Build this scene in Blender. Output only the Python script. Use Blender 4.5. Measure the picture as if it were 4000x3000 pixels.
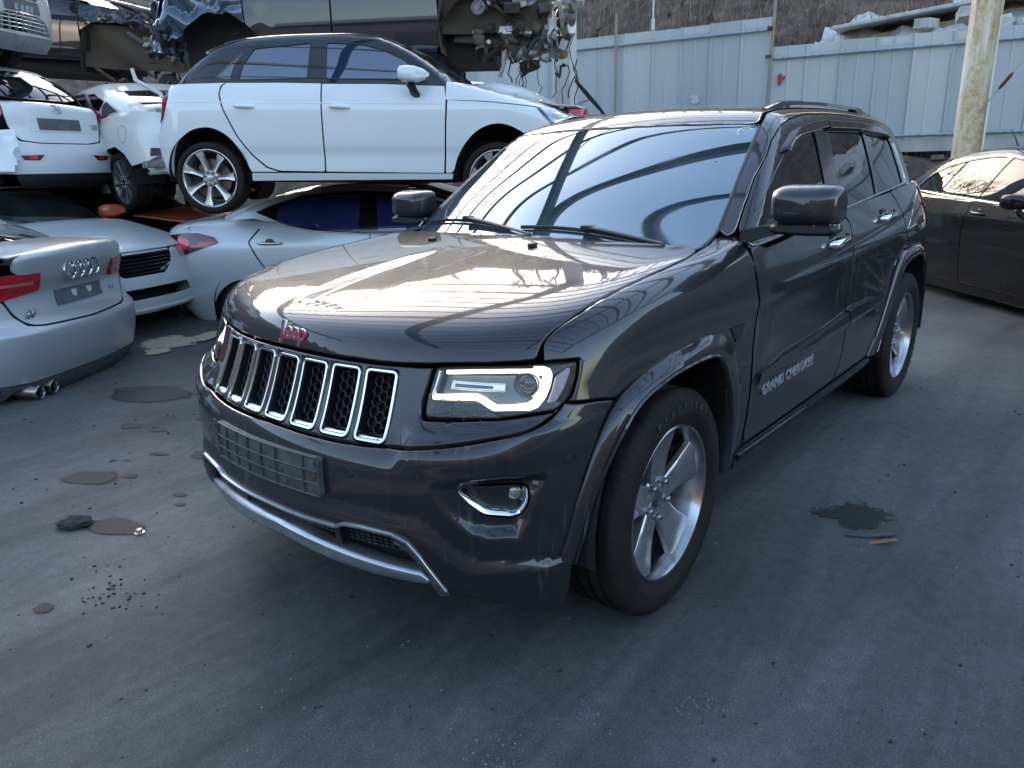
import bpy, bmesh, math, random
import numpy as np
from mathutils import Vector, Matrix, geometry
SC = bpy.context.scene
for o in list(bpy.data.objects): bpy.data.objects.remove(o)
R = math.radians
# ------------------------------------------------------------------ camera, sky, sun, exposure
def cam_axes(yaw, pitch, roll):
    cy, sy, cp, sp = math.cos(yaw), math.sin(yaw), math.cos(pitch), math.sin(pitch)
    f = Vector((cy*cp, sy*cp, sp)); r = Vector((sy, -cy, 0)); u = r.cross(f)
    cr, sr = math.cos(roll), math.sin(roll)
    return r*cr+u*sr, -r*sr+u*cr, f
cam_d = bpy.data.cameras.new('camera'); cam = bpy.data.objects.new('camera', cam_d); SC.collection.objects.link(cam)
_r, _u, _f = cam_axes(3.8462, -.2912, -.0285)
_m = Matrix((_r, _u, -_f)).transposed().to_4x4(); _m.translation = Vector((2.0463, 1.9946, 1.4793))
cam.matrix_world = _m
cam_d.sensor_width = 36; cam_d.lens = 36*2919.4/4000; cam_d.clip_start = .05; cam_d.clip_end = 2000
SC.camera = cam
SUN_EL, SUN_AZ = R(20), R(237)          # azimuth measured from +x towards +y, direction TO the sun
world = bpy.data.worlds.new('World'); SC.world = world; world.use_nodes = True
_nt = world.node_tree; _bg = _nt.nodes['Background']
_sky = _nt.nodes.new('ShaderNodeTexSky'); _sky.sky_type = 'NISHITA'; _sky.sun_disc = False
_sky.sun_elevation = SUN_EL; _sky.sun_rotation = math.pi/2-SUN_AZ; _sky.air_density = 1.0; _sky.dust_density = 1.5; _sky.ozone_density = .45
_nt.links.new(_sky.outputs[0], _bg.inputs[0]); _bg.inputs[1].default_value = .15
sun_d = bpy.data.lights.new('sun', 'SUN'); sun_d.energy = 3.6; sun_d.angle = R(.53); sun_d.color = (1, .83, .62)
sun = bpy.data.objects.new('sun', sun_d); SC.collection.objects.link(sun)
_to = Vector((math.cos(SUN_AZ)*math.cos(SUN_EL), math.sin(SUN_AZ)*math.cos(SUN_EL), math.sin(SUN_EL)))
sun.rotation_euler = _to.to_track_quat('Z', 'Y').to_euler(); sun.location = (0, 0, 30)
SC.view_settings.view_transform = 'Standard'; SC.view_settings.look = 'None'
SC.view_settings.exposure = 2.4; SC.view_settings.gamma = 1; SC.view_settings.use_curve_mapping = False
SC.render.engine = 'CYCLES'
SC.cycles.max_bounces = 8; SC.cycles.glossy_bounces = 5; SC.cycles.diffuse_bounces = 3; SC.cycles.transmission_bounces = 6; SC.cycles.transparent_max_bounces = 8
SC.cycles.sample_clamp_indirect = 6; SC.cycles.caustics_reflective = False; SC.cycles.caustics_refractive = False
try: SC.cycles.use_denoising = True
except Exception: pass


def curve(pts, sig=0.0, n=1600):
    """smooth 1-D curve through points: monotone cubic, then a gaussian of width sig; returns f(t)"""
    p = np.array(sorted(pts), float); x, y = p[:,0], p[:,1]
    h = np.diff(x); d = np.diff(y)/h; m = np.zeros(len(x))
    if len(x) > 2:
        w1 = 2*h[1:]+h[:-1]; w2 = h[1:]+2*h[:-1]
        ok = d[:-1]*d[1:] > 0
        dd = np.where(ok, d[:-1]*d[1:], 1.0)
        m[1:-1] = np.where(ok, (w1+w2)*dd/np.where(ok, w1*d[1:]+w2*d[:-1], 1.0), 0)
    m[0], m[-1] = d[0], d[-1]
    pad = max(4*sig, .3*(x[-1]-x[0])); T = np.linspace(x[0]-pad, x[-1]+pad, n)
    i = np.clip(np.searchsorted(x, T)-1, 0, len(x)-2); u = (T-x[i])/h[i]
    V = (2*u**3-3*u**2+1)*y[i]+(u**3-2*u**2+u)*h[i]*m[i]+(-2*u**3+3*u**2)*y[i+1]+(u**3-u**2)*h[i]*m[i+1]
    V = np.where(T < x[0], y[0]+m[0]*(T-x[0]), np.where(T > x[-1], y[-1]+m[-1]*(T-x[-1]), V))
    if sig > 0:
        dt = T[1]-T[0]; r = int(4*sig/dt)+1; k = np.exp(-.5*(np.arange(-r, r+1)*dt/sig)**2); k /= k.sum()
        V = np.convolve(np.concatenate([V[0]+m[0]*dt*np.arange(-r, 0), V, V[-1]+m[-1]*dt*np.arange(1, r+1)]), k, 'valid')
    return lambda t: np.interp(t, T, V)
def smax(a, b, k):
    h = np.maximum(k-np.abs(a-b), 0)/k
    return np.maximum(a, b)+h**3*k/6
def sstep(a, b, t):
    u = np.clip((t-a)/(b-a), 0, 1); return u*u*u*(u*(6*u-15)+10)
class Skin:
    """smooth closed car skin: lower(P) and upper(P) are < 0 inside; x forward, y left, z up, front axle at x = 0"""
    def __init__(s, **k): s.__dict__.update(k)
    def lower(s, P):
        x, y, z = P[...,0], np.abs(P[...,1]), P[...,2]
        w = s.W(x)
        y0 = np.sqrt(y*y+1e-5)
        side = y0-w-s.prof(z)-(s.sidex(x, z) if hasattr(s, 'sidex') else 0)
        yy = y0/.9
        zf = z
        if hasattr(s, 'rise'): zf = z-s.rise*y0**5*sstep(.30, .70, z); 
        fr = (x-s.fr(zf)-(s.lip(y0, z) if hasattr(s, 'lip') else 0)+s.frc(z)*yy**2+s.frq*yy**6)*s.frk
        rr = (s.rr(z)-x+s.rrc*yy**2+s.rrq*yy**6)*s.rrk
        top = z-s.top(x)+s.crown(x)*(y0/w)**2
        if hasattr(s, 'topxy'): top = top-s.topxy(x, y0)
        f = smax(side, fr, s.kfs)
        f = smax(f, rr, s.krs)
        f = smax(f, top, s.ktop(x))
        return f
    def upper(s, P):
        x, y, z = P[...,0], np.abs(P[...,1]), P[...,2]
        y0 = np.sqrt(y*y+1e-5)
        side = (y0-s.gw(x)+s.tum(z)-0*x)*.9
        u = y0/s.gy
        ws = (x-s.ws(z)+s.wsb*u**2)*s.wsk
        rg = (s.rg(z)-x+s.rgb*u**2)*s.rgk
        roof = z-s.roof(x)+s.rcrown*u**2
        f = smax(side, ws, s.kws)
        f = smax(f, rg, s.krg)
        f = smax(f, roof, s.kroof)
        f = np.maximum(f, getattr(s, 'zfl', 1.12)-z)
        return f
def grad(F, P, e=.002):
    g = np.stack([F(P+np.eye(3)[i]*e)-F(P-np.eye(3)[i]*e) for i in range(3)], -1)
    return g/np.maximum(np.linalg.norm(g, axis=-1, keepdims=True), 1e-9)
def march(F, O, D, t1, steps=160, it=24):
    """first point where a ray from outside enters F < 0; nan when it never does"""
    O = np.asarray(O, float); D = np.asarray(D, float); n = len(O)
    lo = np.zeros(n); hi = np.full(n, np.nan); done = np.zeros(n, bool)
    T = np.linspace(0, t1, steps)
    for a, b in zip(T[:-1], T[1:]):
        ins = (F(O+D*b) < 0) & ~done
        lo[ins] = a; hi[ins] = b; done |= ins
        if done.all(): break
    for _ in range(it):
        m = (lo+hi)/2; ins = F(O+D*m[:,None]) < 0
        hi = np.where(ins, m, hi); lo = np.where(ins, lo, m)
    return O+D*((lo+hi)/2)[:,None]
RADX = -1.5
def project(F, Q, how):
    Q = np.asarray(Q, float); n = len(Q); z = np.zeros(n)
    if how == 'side': O = np.stack([Q[:,0], z+1.5, Q[:,1]], -1); D = np.tile([0., -1, 0], (n, 1))
    elif how == 'front': O = np.stack([z+1.6, Q[:,0], Q[:,1]], -1); D = np.tile([-1., 0, 0], (n, 1))
    elif how == 'rear': O = np.stack([z-6, Q[:,0], Q[:,1]], -1); D = np.tile([1., 0, 0], (n, 1))
    elif how == 'top': O = np.stack([Q[:,0], Q[:,1], z+2.6], -1); D = np.tile([0., 0, -1], (n, 1))
    elif how == 'hood':  # (angle in degrees from the vertical about a cross axis, y)
        a = np.radians(Q[:,0]); d = np.stack([np.sin(a), z, np.cos(a)], -1)
        O = np.stack([z-.2, Q[:,1], z+.35], -1)+d*2; return march(F, O, -d, 1.9)
    elif how == 'xrad':  # (x, angle in degrees about a lengthways axis)
        a = np.radians(Q[:,1]); d = np.stack([z, np.cos(a), np.sin(a)], -1)
        O = np.stack([Q[:,0], z, z+.9], -1)+d*2.2; return march(F, O, -d, 2.1)
    elif how == 'rad':   # (angle in degrees about a vertical axis at RADX, height)
        a = np.radians(Q[:,0]); d = np.stack([np.cos(a), np.sin(a), z], -1)
        O = np.stack([z+RADX, z, Q[:,1]], -1)+d*4; D = -d
    elif how == 'rrad':
        a = np.radians(Q[:,0]); d = np.stack([-np.cos(a), np.sin(a), z], -1)
        O = np.stack([z-1.2, z, Q[:,1]], -1)+d*4; D = -d
    return march(F, O, D, 3.9)
def suv_skin():
    s = Skin()
    s.W = curve([(-4.1,.80),(-3.6,.872),(-3.2,.913),(-2.9,.93),(-2.2,.938),(-1.2,.94),(-.5,.936),(0,.925),(.5,.90),(1.0,.865)], .12)
    s.prof = curve([(.0,-.10),(.25,-.055),(.375,-.032),(.47,-.015),(.6,-.004),(.75,0),(.9,0),(1.0,-.008),(1.1,-.03),(1.2,-.065),(1.3,-.11),(1.4,-.16)], .03)
    s.fr = curve([(.1,.74),(.2,.80),(.26,.835),(.34,.865),(.45,.885),(.6,.895),(.66,.892),(.70,.875),(.735,.845),(.80,.812),(.92,.765),(.95,.755),(.985,.742),(1.02,.722),(1.06,.68),(1.12,.6),(1.3,.3)], .012)
    s.frc = curve([(.2,.22),(.6,.22),(.75,.24),(1.0,.26)], .03); s.frq = .07; s.frk = .9; s.kfs = .32
    s.rr = curve([(.2,-3.80),(.5,-3.90),(.75,-3.9),(1.0,-3.84),(1.3,-3.74)], .05); s.rrc = .14; s.rrq = .08; s.rrk = .9; s.krs = .25
    s.top = curve([(-4.2,1.36),(-3.2,1.36),(-2.2,1.33),(-1.5,1.30),(-.9,1.245),(-.55,1.197),(-.2,1.172),(.2,1.135),(.5,1.09),(.72,1.035),(.95,.97)], .06)
    s.crown = curve([(-4,.0),(-1.0,.02),(-.5,.03),(0,.035),(.5,.045),(.8,.05)], .1)
    s.ktop = curve([(-4,.08),(-1,.08),(-.5,.14),(-.2,.17),(.4,.16),(.8,.06)], .1)
    s.gw = curve([(-3.8,.75),(-3.4,.80),(-2.9,.848),(-2.2,.872),(-1.5,.876),(-.6,.872),(-.3,.86)], .12)
    s.tum = curve([(1.0,-.04),(1.2,.0),(1.4,.075),(1.55,.142),(1.68,.215),(1.8,.30)], .04)
    s.gy = .72
    s.ws = curve([(1.0,-.08),(1.18,-.385),(1.4,-.72),(1.65,-1.14),(1.8,-1.42)], .03); s.wsb = .165; s.wsk = .55; s.kws = .07
    s.rg = curve([(1.1,-3.72),(1.25,-3.68),(1.5,-3.55),(1.7,-3.42)], .03); s.rgb = .10; s.rgk = .9; s.krg = .10
    s.roof = curve([(-3.8,1.64),(-3.4,1.69),(-2.9,1.72),(-2.2,1.728),(-1.6,1.713),(-1.2,1.675),(-.9,1.62)], .1); s.rcrown = .05; s.kroof = .09
    s.rise = .22
    s.lip = lambda y, z: .016*sstep(.47, .56, y)*(1-sstep(.775, .812, z))*sstep(.66, .74, z)
    def hood_recess(x, y):
        hw = .125
        return -.014*(1-sstep(hw-.022, hw+.012, y))*(1-sstep(.60, .645, x))*sstep(-.15, .25, x)
    s.topxy = hood_recess
    return s

def to_q(how, pts):
    out = []
    for p in pts:
        x, y, z = p[:3]
        q = {'side': (x, z), 'front': (y, z), 'rear': (y, z), 'top': (x, y), 'rad': (math.degrees(math.atan2(y, x-RADX)), z),
             'hood': (math.degrees(math.atan2(x+.2, z-.35)), y), 'xrad': (x, math.degrees(math.atan2(z-.9, y)))}[how]
        out.append(q+tuple(p[3:]))
    return out
# ------------------------------------------------------------------ materials
MATS = {}
def _principled(name):
    m = bpy.data.materials.new(name); m.use_nodes = True
    return m, m.node_tree, m.node_tree.nodes['Principled BSDF']
def _node(nt, t, **k):
    n = nt.nodes.new(t)
    for a, v in k.items():
        if a.startswith('i_'): n.inputs[a[2:]].default_value = v
        else: setattr(n, a, v)
    return n
def _noise(nt, scale, detail=4, rough=.55, stretch=(1, 1, 1), seed=0, dist=0, coord='Object'):
    tc = _node(nt, 'ShaderNodeTexCoord'); mp = _node(nt, 'ShaderNodeMapping')
    mp.inputs['Scale'].default_value = stretch; mp.inputs['Location'].default_value = (seed, seed*.7, seed*1.3)
    n = _node(nt, 'ShaderNodeTexNoise'); n.inputs['Scale'].default_value = scale; n.inputs['Detail'].default_value = detail
    n.inputs['Roughness'].default_value = rough; n.inputs['Distortion'].default_value = dist
    nt.links.new(tc.outputs[coord], mp.inputs[0]); nt.links.new(mp.outputs[0], n.inputs['Vector'])
    return n.outputs['Fac']
def _ramp(nt, src, pts, mode='LINEAR'):
    r = _node(nt, 'ShaderNodeValToRGB'); r.color_ramp.interpolation = mode; e = r.color_ramp.elements
    while len(e) < len(pts): e.new(.5)
    for el, (p, c) in zip(e, pts):
        el.position = p; el.color = (c, c, c, 1) if np.isscalar(c) else (*c, 1)
    nt.links.new(src, r.inputs[0]); return r.outputs[0]
def _mix(nt, f, a, b, blend='MIX'):
    m = _node(nt, 'ShaderNodeMix', data_type='RGBA', blend_type=blend)
    for sock, v in ((m.inputs[0], f), (m.inputs[6], a), (m.inputs[7], b)):
        if hasattr(v, 'links'): nt.links.new(v, sock)
        elif np.isscalar(v): sock.default_value = v
        else: sock.default_value = (*v, 1)
    return m.outputs[2]
def _math(nt, op, a, b=0.0, clamp=False):
    m = _node(nt, 'ShaderNodeMath', operation=op, use_clamp=clamp)
    for i, v in enumerate((a, b)):
        if hasattr(v, 'links'): nt.links.new(v, m.inputs[i])
        else: m.inputs[i].default_value = v
    return m.outputs[0]
def _bump(nt, bs, h, strength=.3, dist=.01):
    b = _node(nt, 'ShaderNodeBump'); b.inputs['Strength'].default_value = strength; b.inputs['Distance'].default_value = dist
    nt.links.new(h, b.inputs['Height']); nt.links.new(b.outputs[0], bs.inputs['Normal'])
def paint(name, col, metallic=.0, rough=.4, coat=1.0, crough=.03, dust=.12, dustcol=(.34, .31, .27), streak=0.0, flake=0.0, seed=0, wear=None):
    """car paint under clear coat with a film of dust, run-down streaks and fine mottling"""
    m, nt, b = _principled(name)
    n1 = _ramp(nt, _noise(nt, 2.2, 6, .62, seed=seed), [(.35, .15), (.75, 1)])
    n2 = _ramp(nt, _noise(nt, 60, 3, .7, seed=seed+3), [(.3, .4), (.8, 1)])
    d = _math(nt, 'MULTIPLY', _math(nt, 'MULTIPLY', n1, n2), dust)
    geo = _node(nt, 'ShaderNodeNewGeometry'); sx = _node(nt, 'ShaderNodeSeparateXYZ'); nt.links.new(geo.outputs['Normal'], sx.inputs[0])
    if streak:
        st = _ramp(nt, _noise(nt, 1, 5, .6, stretch=(34, 34, 1.3), seed=seed+7), [(.57, 0), (.80, 1)])
        st2 = _ramp(nt, _noise(nt, 2.5, 2, .5, seed=seed+9), [(.42, 0), (.62, 1)])
        d = _math(nt, 'ADD', d, _math(nt, 'MULTIPLY', _math(nt, 'MULTIPLY', st, st2), streak), True)
    c = col
    if flake:
        fl = _ramp(nt, _noise(nt, 900, 1, .5, seed=seed), [(.4, 0), (.9, 1)])
        c = _mix(nt, _math(nt, 'MULTIPLY', fl, flake), col, tuple(min(1, 2.2*v+.03) for v in col))
    if wear:
        w = _ramp(nt, _noise(nt, wear[1], 7, .7, seed=seed+17), [(wear[2], 0), (wear[2]+.06, 1)])
        c = _mix(nt, w, c, wear[0])
    out = _mix(nt, d, c, dustcol)
    nt.links.new(out, b.inputs['Base Color'])
    b.inputs['Metallic'].default_value = metallic
    if metallic: nt.links.new(_math(nt, 'MULTIPLY', _math(nt, 'SUBTRACT', 1.0, d), metallic), b.inputs['Metallic'])
    b.inputs['Roughness'].default_value = rough
    b.inputs['Coat Weight'].default_value = coat
    if coat > .5: b.inputs['Specular IOR Level'].default_value = .08
    nt.links.new(_math(nt, 'ADD', _math(nt, 'MULTIPLY', d, .55), crough), b.inputs['Coat Roughness'])
    MATS[name] = m; return m
def plain(name, col, rough=.5, metallic=0.0, spec=.5, var=.18, scale=14, coat=0.0, bump=0.0, bscale=120, col2=None, ior=None, seed=0, alpha=None, coord='Object'):
    m, nt, b = _principled(name)
    n = _ramp(nt, _noise(nt, scale, 6, .6, seed=seed, coord=coord), [(.3, 0), (.72, 1)])
    lo = tuple(v*(1-var) for v in col); hi = col2 or tuple(min(1, v*(1+var)) for v in col)
    nt.links.new(_mix(nt, n, lo, hi), b.inputs['Base Color'])
    nt.links.new(_math(nt, 'ADD', _math(nt, 'MULTIPLY', n, .12), max(0, rough-.06)), b.inputs['Roughness'])
    b.inputs['Metallic'].default_value = metallic; b.inputs['Specular IOR Level'].default_value = spec; b.inputs['Coat Weight'].default_value = coat
    b.inputs['Coat Roughness'].default_value = .06
    if ior: b.inputs['IOR'].default_value = ior
    if bump: _bump(nt, b, _noise(nt, bscale, 4, .7, seed=seed+5, coord=coord), bump, .004)
    MATS[name] = m; return m
def glass(name, tint, ior=1.5, dust=.04, seed=0, wave=0.0):
    """tinted car glass: dark film behind a polished face, a little dust and a slight waviness"""
    m, nt, b = _principled(name)
    n = _ramp(nt, _noise(nt, 3, 7, .65, seed=seed), [(.4, 0), (.8, 1)])
    d = _math(nt, 'MULTIPLY', n, dust)
    nt.links.new(_mix(nt, d, tint, (.45, .44, .42)), b.inputs['Base Color'])
    b.inputs['IOR'].default_value = ior; b.inputs['Specular IOR Level'].default_value = .5
    nt.links.new(_math(nt, 'MULTIPLY', d, .7), b.inputs['Roughness'])
    if wave: _bump(nt, b, _noise(nt, 1.6, 1, .4, seed=seed+2), wave, .05)
    MATS[name] = m; return m
def clear(name, tint=(1, 1, 1), rough=.0, seed=0):
    m, nt, b = _principled(name)
    n = _ramp(nt, _noise(nt, 8, 5, .6, seed=seed), [(.4, 0), (.9, .08)])
    nt.links.new(_mix(nt, n, tint, (.7, .68, .6)), b.inputs['Base Color']); b.inputs['Transmission Weight'].default_value = 1
    nt.links.new(_math(nt, 'ADD', n, rough), b.inputs['Roughness']); b.inputs['IOR'].default_value = 1.12; MATS[name] = m; return m
def glow(name, col, strength):
    m, nt, b = _principled(name)
    n = _ramp(nt, _noise(nt, 40, 3, .6), [(.3, .75), (.8, 1)])
    e = _mix(nt, n, tuple(v*.7 for v in col), col)
    b.inputs['Base Color'].default_value = (*col, 1); nt.links.new(e, b.inputs['Emission Color']); b.inputs['Emission Strength'].default_value = strength
    b.inputs['Roughness'].default_value = .2; MATS[name] = m; return m
# ------------------------------------------------------------------ objects
COL = SC.collection
def tag(o, label=None, cat=None, group=None, kind=None):
    if label: o['label'] = label
    if cat: o['category'] = cat
    if group: o['group'] = group
    if kind: o['kind'] = kind
    return o
def empty(name, loc=(0, 0, 0), rot=(0, 0, 0), parent=None):
    o = bpy.data.objects.new(name, None); COL.objects.link(o); o.location = loc; o.rotation_euler = rot; o.empty_display_size = .2
    if parent: o.parent = parent
    return o
def mesh(name, V, F, mat=None, parent=None, N=None, smooth=True, me=None):
    if me is None:
        me = bpy.data.meshes.new(name)
        me.from_pydata([tuple(map(float, v)) for v in V], [], [tuple(map(int, f)) for f in F]); me.update()
        if smooth: me.polygons.foreach_set('use_smooth', [True]*len(me.polygons))
        if mat: me.materials.append(mat)
        if N is not None: me.normals_split_custom_set_from_vertices([tuple(map(float, n)) for n in N])
    o = bpy.data.objects.new(name, me); COL.objects.link(o)
    if parent: o.parent = parent
    return o
class MB:
    """collects boxes, tubes, lathes and sheets into one mesh"""
    def __init__(s): s.V = []; s.F = []
    def add(s, V, F):
        k = len(s.V); s.V += [tuple(v) for v in V]; s.F += [tuple(i+k for i in f) for f in F]; return s
    def box(s, c, d, rot=None, bev=0.0, taper=1.0):
        c = Vector(c); hx, hy, hz = d[0]/2, d[1]/2, d[2]/2; M = rot.to_matrix() if hasattr(rot, 'to_matrix') else (rot or Matrix.Identity(3))
        if bev <= 0:
            P = [(sx*hx*(taper if sz > 0 else 1), sy*hy*(taper if sz > 0 else 1), sz*hz) for sz in (-1, 1) for sx, sy in ((-1, -1), (1, -1), (1, 1), (-1, 1))]
            F = [(3, 2, 1, 0), (4, 5, 6, 7), (0, 1, 5, 4), (1, 2, 6, 5), (2, 3, 7, 6), (3, 0, 4, 7)]
        else:
            bm = bmesh.new(); bmesh.ops.create_cube(bm, size=1)
            for v in bm.verts:
                t = taper if v.co.z > 0 else 1
                v.co = Vector((v.co.x*d[0]*t, v.co.y*d[1]*t, v.co.z*d[2]))
            bmesh.ops.bevel(bm, geom=bm.edges[:], offset=bev, segments=2, affect='EDGES', profile=.5)
            bm.verts.index_update(); P = [v.co.copy() for v in bm.verts]; F = [[v.index for v in f.verts] for f in bm.faces]; bm.free()
        return s.add([c+M@Vector(p) for p in P], F)
    def tube(s, pts, r, n=8, caps=True, flat=1.0, closed=False):
        pts = [Vector(p) for p in pts]; m = len(pts); rr = r if hasattr(r, '__len__') else [r]*m; V = []; F = []; up = None
        for i, p in enumerate(pts):
            a = pts[i-1] if (i or closed) else p; b = pts[(i+1) % m] if (i < m-1 or closed) else p
            d = (b-a).normalized() if (b-a).length > 1e-9 else Vector((0, 0, 1))
            if up is None: up = d.orthogonal().normalized() if abs(d.z) > .9 else Vector((0, 0, 1))
            x = d.cross(up);  x = x.normalized() if x.length > 1e-6 else d.orthogonal().normalized(); up = x.cross(d).normalized()
            for k in range(n):
                t = 2*math.pi*k/n; V.append(p+x*math.cos(t)*rr[i]+up*math.sin(t)*rr[i]*flat)
        for i in range(m if closed else m-1):
            j = (i+1) % m
            for k in range(n): F.append((i*n+k, i*n+(k+1) % n, j*n+(k+1) % n, j*n+k))
        if caps and not closed: F.append(tuple(range(n))[::-1]); F.append(tuple((m-1)*n+k for k in range(n)))
        return s.add(V, F)
    def lathe(s, prof, n=48, axis='y', c=(0, 0, 0), a0=0.0, a1=2*math.pi):
        """prof: (radius, height) pairs turned about an axis through c"""
        full = abs(a1-a0-2*math.pi) < 1e-6; m = n if full else n+1; V = []; F = []
        for r, h in prof:
            for k in range(m):
                t = a0+(a1-a0)*k/n; u, v = r*math.cos(t), r*math.sin(t)
                p = (u, h, v) if axis == 'y' else (u, v, h) if axis == 'z' else (h, u, v)
                V.append((p[0]+c[0], p[1]+c[1], p[2]+c[2]))
        for i in range(len(prof)-1):
            for k in range(n): F.append((i*m+k, i*m+(k+1) % m, (i+1)*m+(k+1) % m, (i+1)*m+k))
        return s.add(V, F)
    def prism(s, poly, h0, h1, axis='z'):
        """flat polygon given in the plane normal to axis, between two heights"""
        def P(a, b, h): return (a, b, h) if axis == 'z' else (a, h, b) if axis == 'y' else (h, a, b)
        n = len(poly); V = [P(a, b, h0) for a, b in poly]+[P(a, b, h1) for a, b in poly]
        tri = geometry.tessellate_polygon([[Vector((a, b, 0)) for a, b in poly]])
        F = [t for t in tri]+[tuple(i+n for i in t)[::-1] for t in tri]+[(i, (i+1) % n, n+(i+1) % n, n+i) for i in range(n)]
        return s.add(V, F)
    def sheet(s, rows):
        m = len(rows[0]); V = [p for r in rows for p in r]
        F = [(i*m+k, i*m+k+1, (i+1)*m+k+1, (i+1)*m+k) for i in range(len(rows)-1) for k in range(m-1)]
        return s.add(V, F)
    def build(s, name, mat, parent=None, smooth=False, angle=None, fix=True):
        o = mesh(name, s.V, s.F, mat, parent, smooth=False); me = o.data
        if fix:
            bm = bmesh.new(); bm.from_mesh(me); bmesh.ops.recalc_face_normals(bm, faces=bm.faces[:]); bm.to_mesh(me); bm.free()
        if smooth:
            me.polygons.foreach_set('use_smooth', [True]*len(me.polygons))
            if hasattr(me, 'set_sharp_from_angle'): me.set_sharp_from_angle(angle=R(angle or 40))
        return o
def text_mesh(name, body, size, mat, parent, M, extrude=.002, bevel=.0006, align='CENTER', shear=0.0, space=1.0, offset=0.0):
    cu = bpy.data.curves.new(name, 'FONT'); cu.body = body; cu.size = size; cu.extrude = extrude; cu.bevel_depth = bevel; cu.align_x = align
    cu.align_y = 'CENTER'; cu.shear = shear; cu.space_character = space; cu.resolution_u = 3; cu.bevel_resolution = 1; cu.offset = offset
    t = bpy.data.objects.new(name, cu); COL.objects.link(t); bpy.context.view_layer.update()
    me = bpy.data.meshes.new_from_object(t); bpy.data.objects.remove(t); me.materials.clear(); me.materials.append(mat)
    me.transform(M); o = bpy.data.objects.new(name, me); COL.objects.link(o); o.parent = parent
    return o
def frame(o, x, y, n=None):
    """matrix with text x along x, text up along y, standing at o"""
    x = Vector(x).normalized(); y = Vector(y); y = (y-x*y.dot(x)).normalized(); z = x.cross(y)
    M = Matrix((x, y, z)).transposed().to_4x4(); M.translation = Vector(o); return M
# ------------------------------------------------------------------ body panels cut from a smooth skin
def _sc(how): return np.array({'rad': [.04, 1.0], 'rrad': [.04, 1.0], 'hood': [.0175, 1.0], 'xrad': [1.0, .0128]}.get(how, [1.0, 1.0]))
def round_poly(pts, r):
    """polygon with every corner replaced by a short arc; a point may carry its own radius as third number"""
    n = len(pts); P = [np.array(p[:2], float) for p in pts]; out = []
    for i in range(n):
        a, b, c = P[i-1], P[i], P[(i+1) % n]; rr = pts[i][2] if len(pts[i]) > 2 else r
        la, lc = np.linalg.norm(a-b), np.linalg.norm(c-b)
        if rr <= 0 or la < 1e-6 or lc < 1e-6: out.append(b); continue
        ta, tc = min(rr, la*.48), min(rr, lc*.48); p0, p2 = b+(a-b)/la*ta, b+(c-b)/lc*tc
        ang = math.acos(max(-1, min(1, float((a-b)@(c-b)/(la*lc))))); k = 2 if ang > 2.9 else 4 if ang > 2.2 else 6
        for j in range(k+1):
            t = j/k; out.append((1-t)**2*p0+2*t*(1-t)*b+t*t*p2)
    return np.array(out)
def resample(P, d):
    out = []
    for a, b in zip(P, np.roll(P, -1, 0)):
        L = np.linalg.norm(b-a)
        if L < 1e-7: continue
        k = max(1, int(math.ceil(L/d)))
        out += [a+(b-a)*j/k for j in range(k)]
    return np.array(out)
def area2(P): x, y = P[:,0], P[:,1]; return np.sum(x*np.roll(y, -1)-np.roll(x, -1)*y)
def inset(P, d):
    a = P-np.roll(P, 1, 0); b = np.roll(P, -1, 0)-P
    a /= np.maximum(np.linalg.norm(a, axis=1, keepdims=True), 1e-9); b /= np.maximum(np.linalg.norm(b, axis=1, keepdims=True), 1e-9)
    na = np.stack([-a[:,1], a[:,0]], 1); nb = np.stack([-b[:,1], b[:,0]], 1); m = na+nb
    l = np.maximum(np.linalg.norm(m, axis=1, keepdims=True), .5); m /= l
    c = np.maximum((m*na).sum(1, keepdims=True), .5)
    return P+m*d/c*(1 if area2(P) > 0 else -1)
def inside(P, Q):
    x, y = Q[:,0][:,None], Q[:,1][:,None]; x0, y0 = P[:,0], P[:,1]; x1, y1 = np.roll(x0, -1), np.roll(y0, -1)
    c = ((y0 > y) != (y1 > y)) & (x < (x1-x0)*(y-y0)/np.where(y1 == y0, 1e-12, y1-y0)+x0)
    return c.sum(1) % 2 == 1
def polydist(P, Q):
    a = P; b = np.roll(P, -1, 0); d = b-a; L = np.maximum((d*d).sum(1), 1e-12); best = np.full(len(Q), 1e9)
    for i in range(0, len(Q), 1500):
        q = Q[i:i+1500]; t = np.clip(((q[:,None]-a)*d).sum(2)/L, 0, 1)
        best[i:i+1500] = np.sqrt((((q[:,None]-a-d*t[...,None])**2).sum(2)).min(1))
    return best
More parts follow.
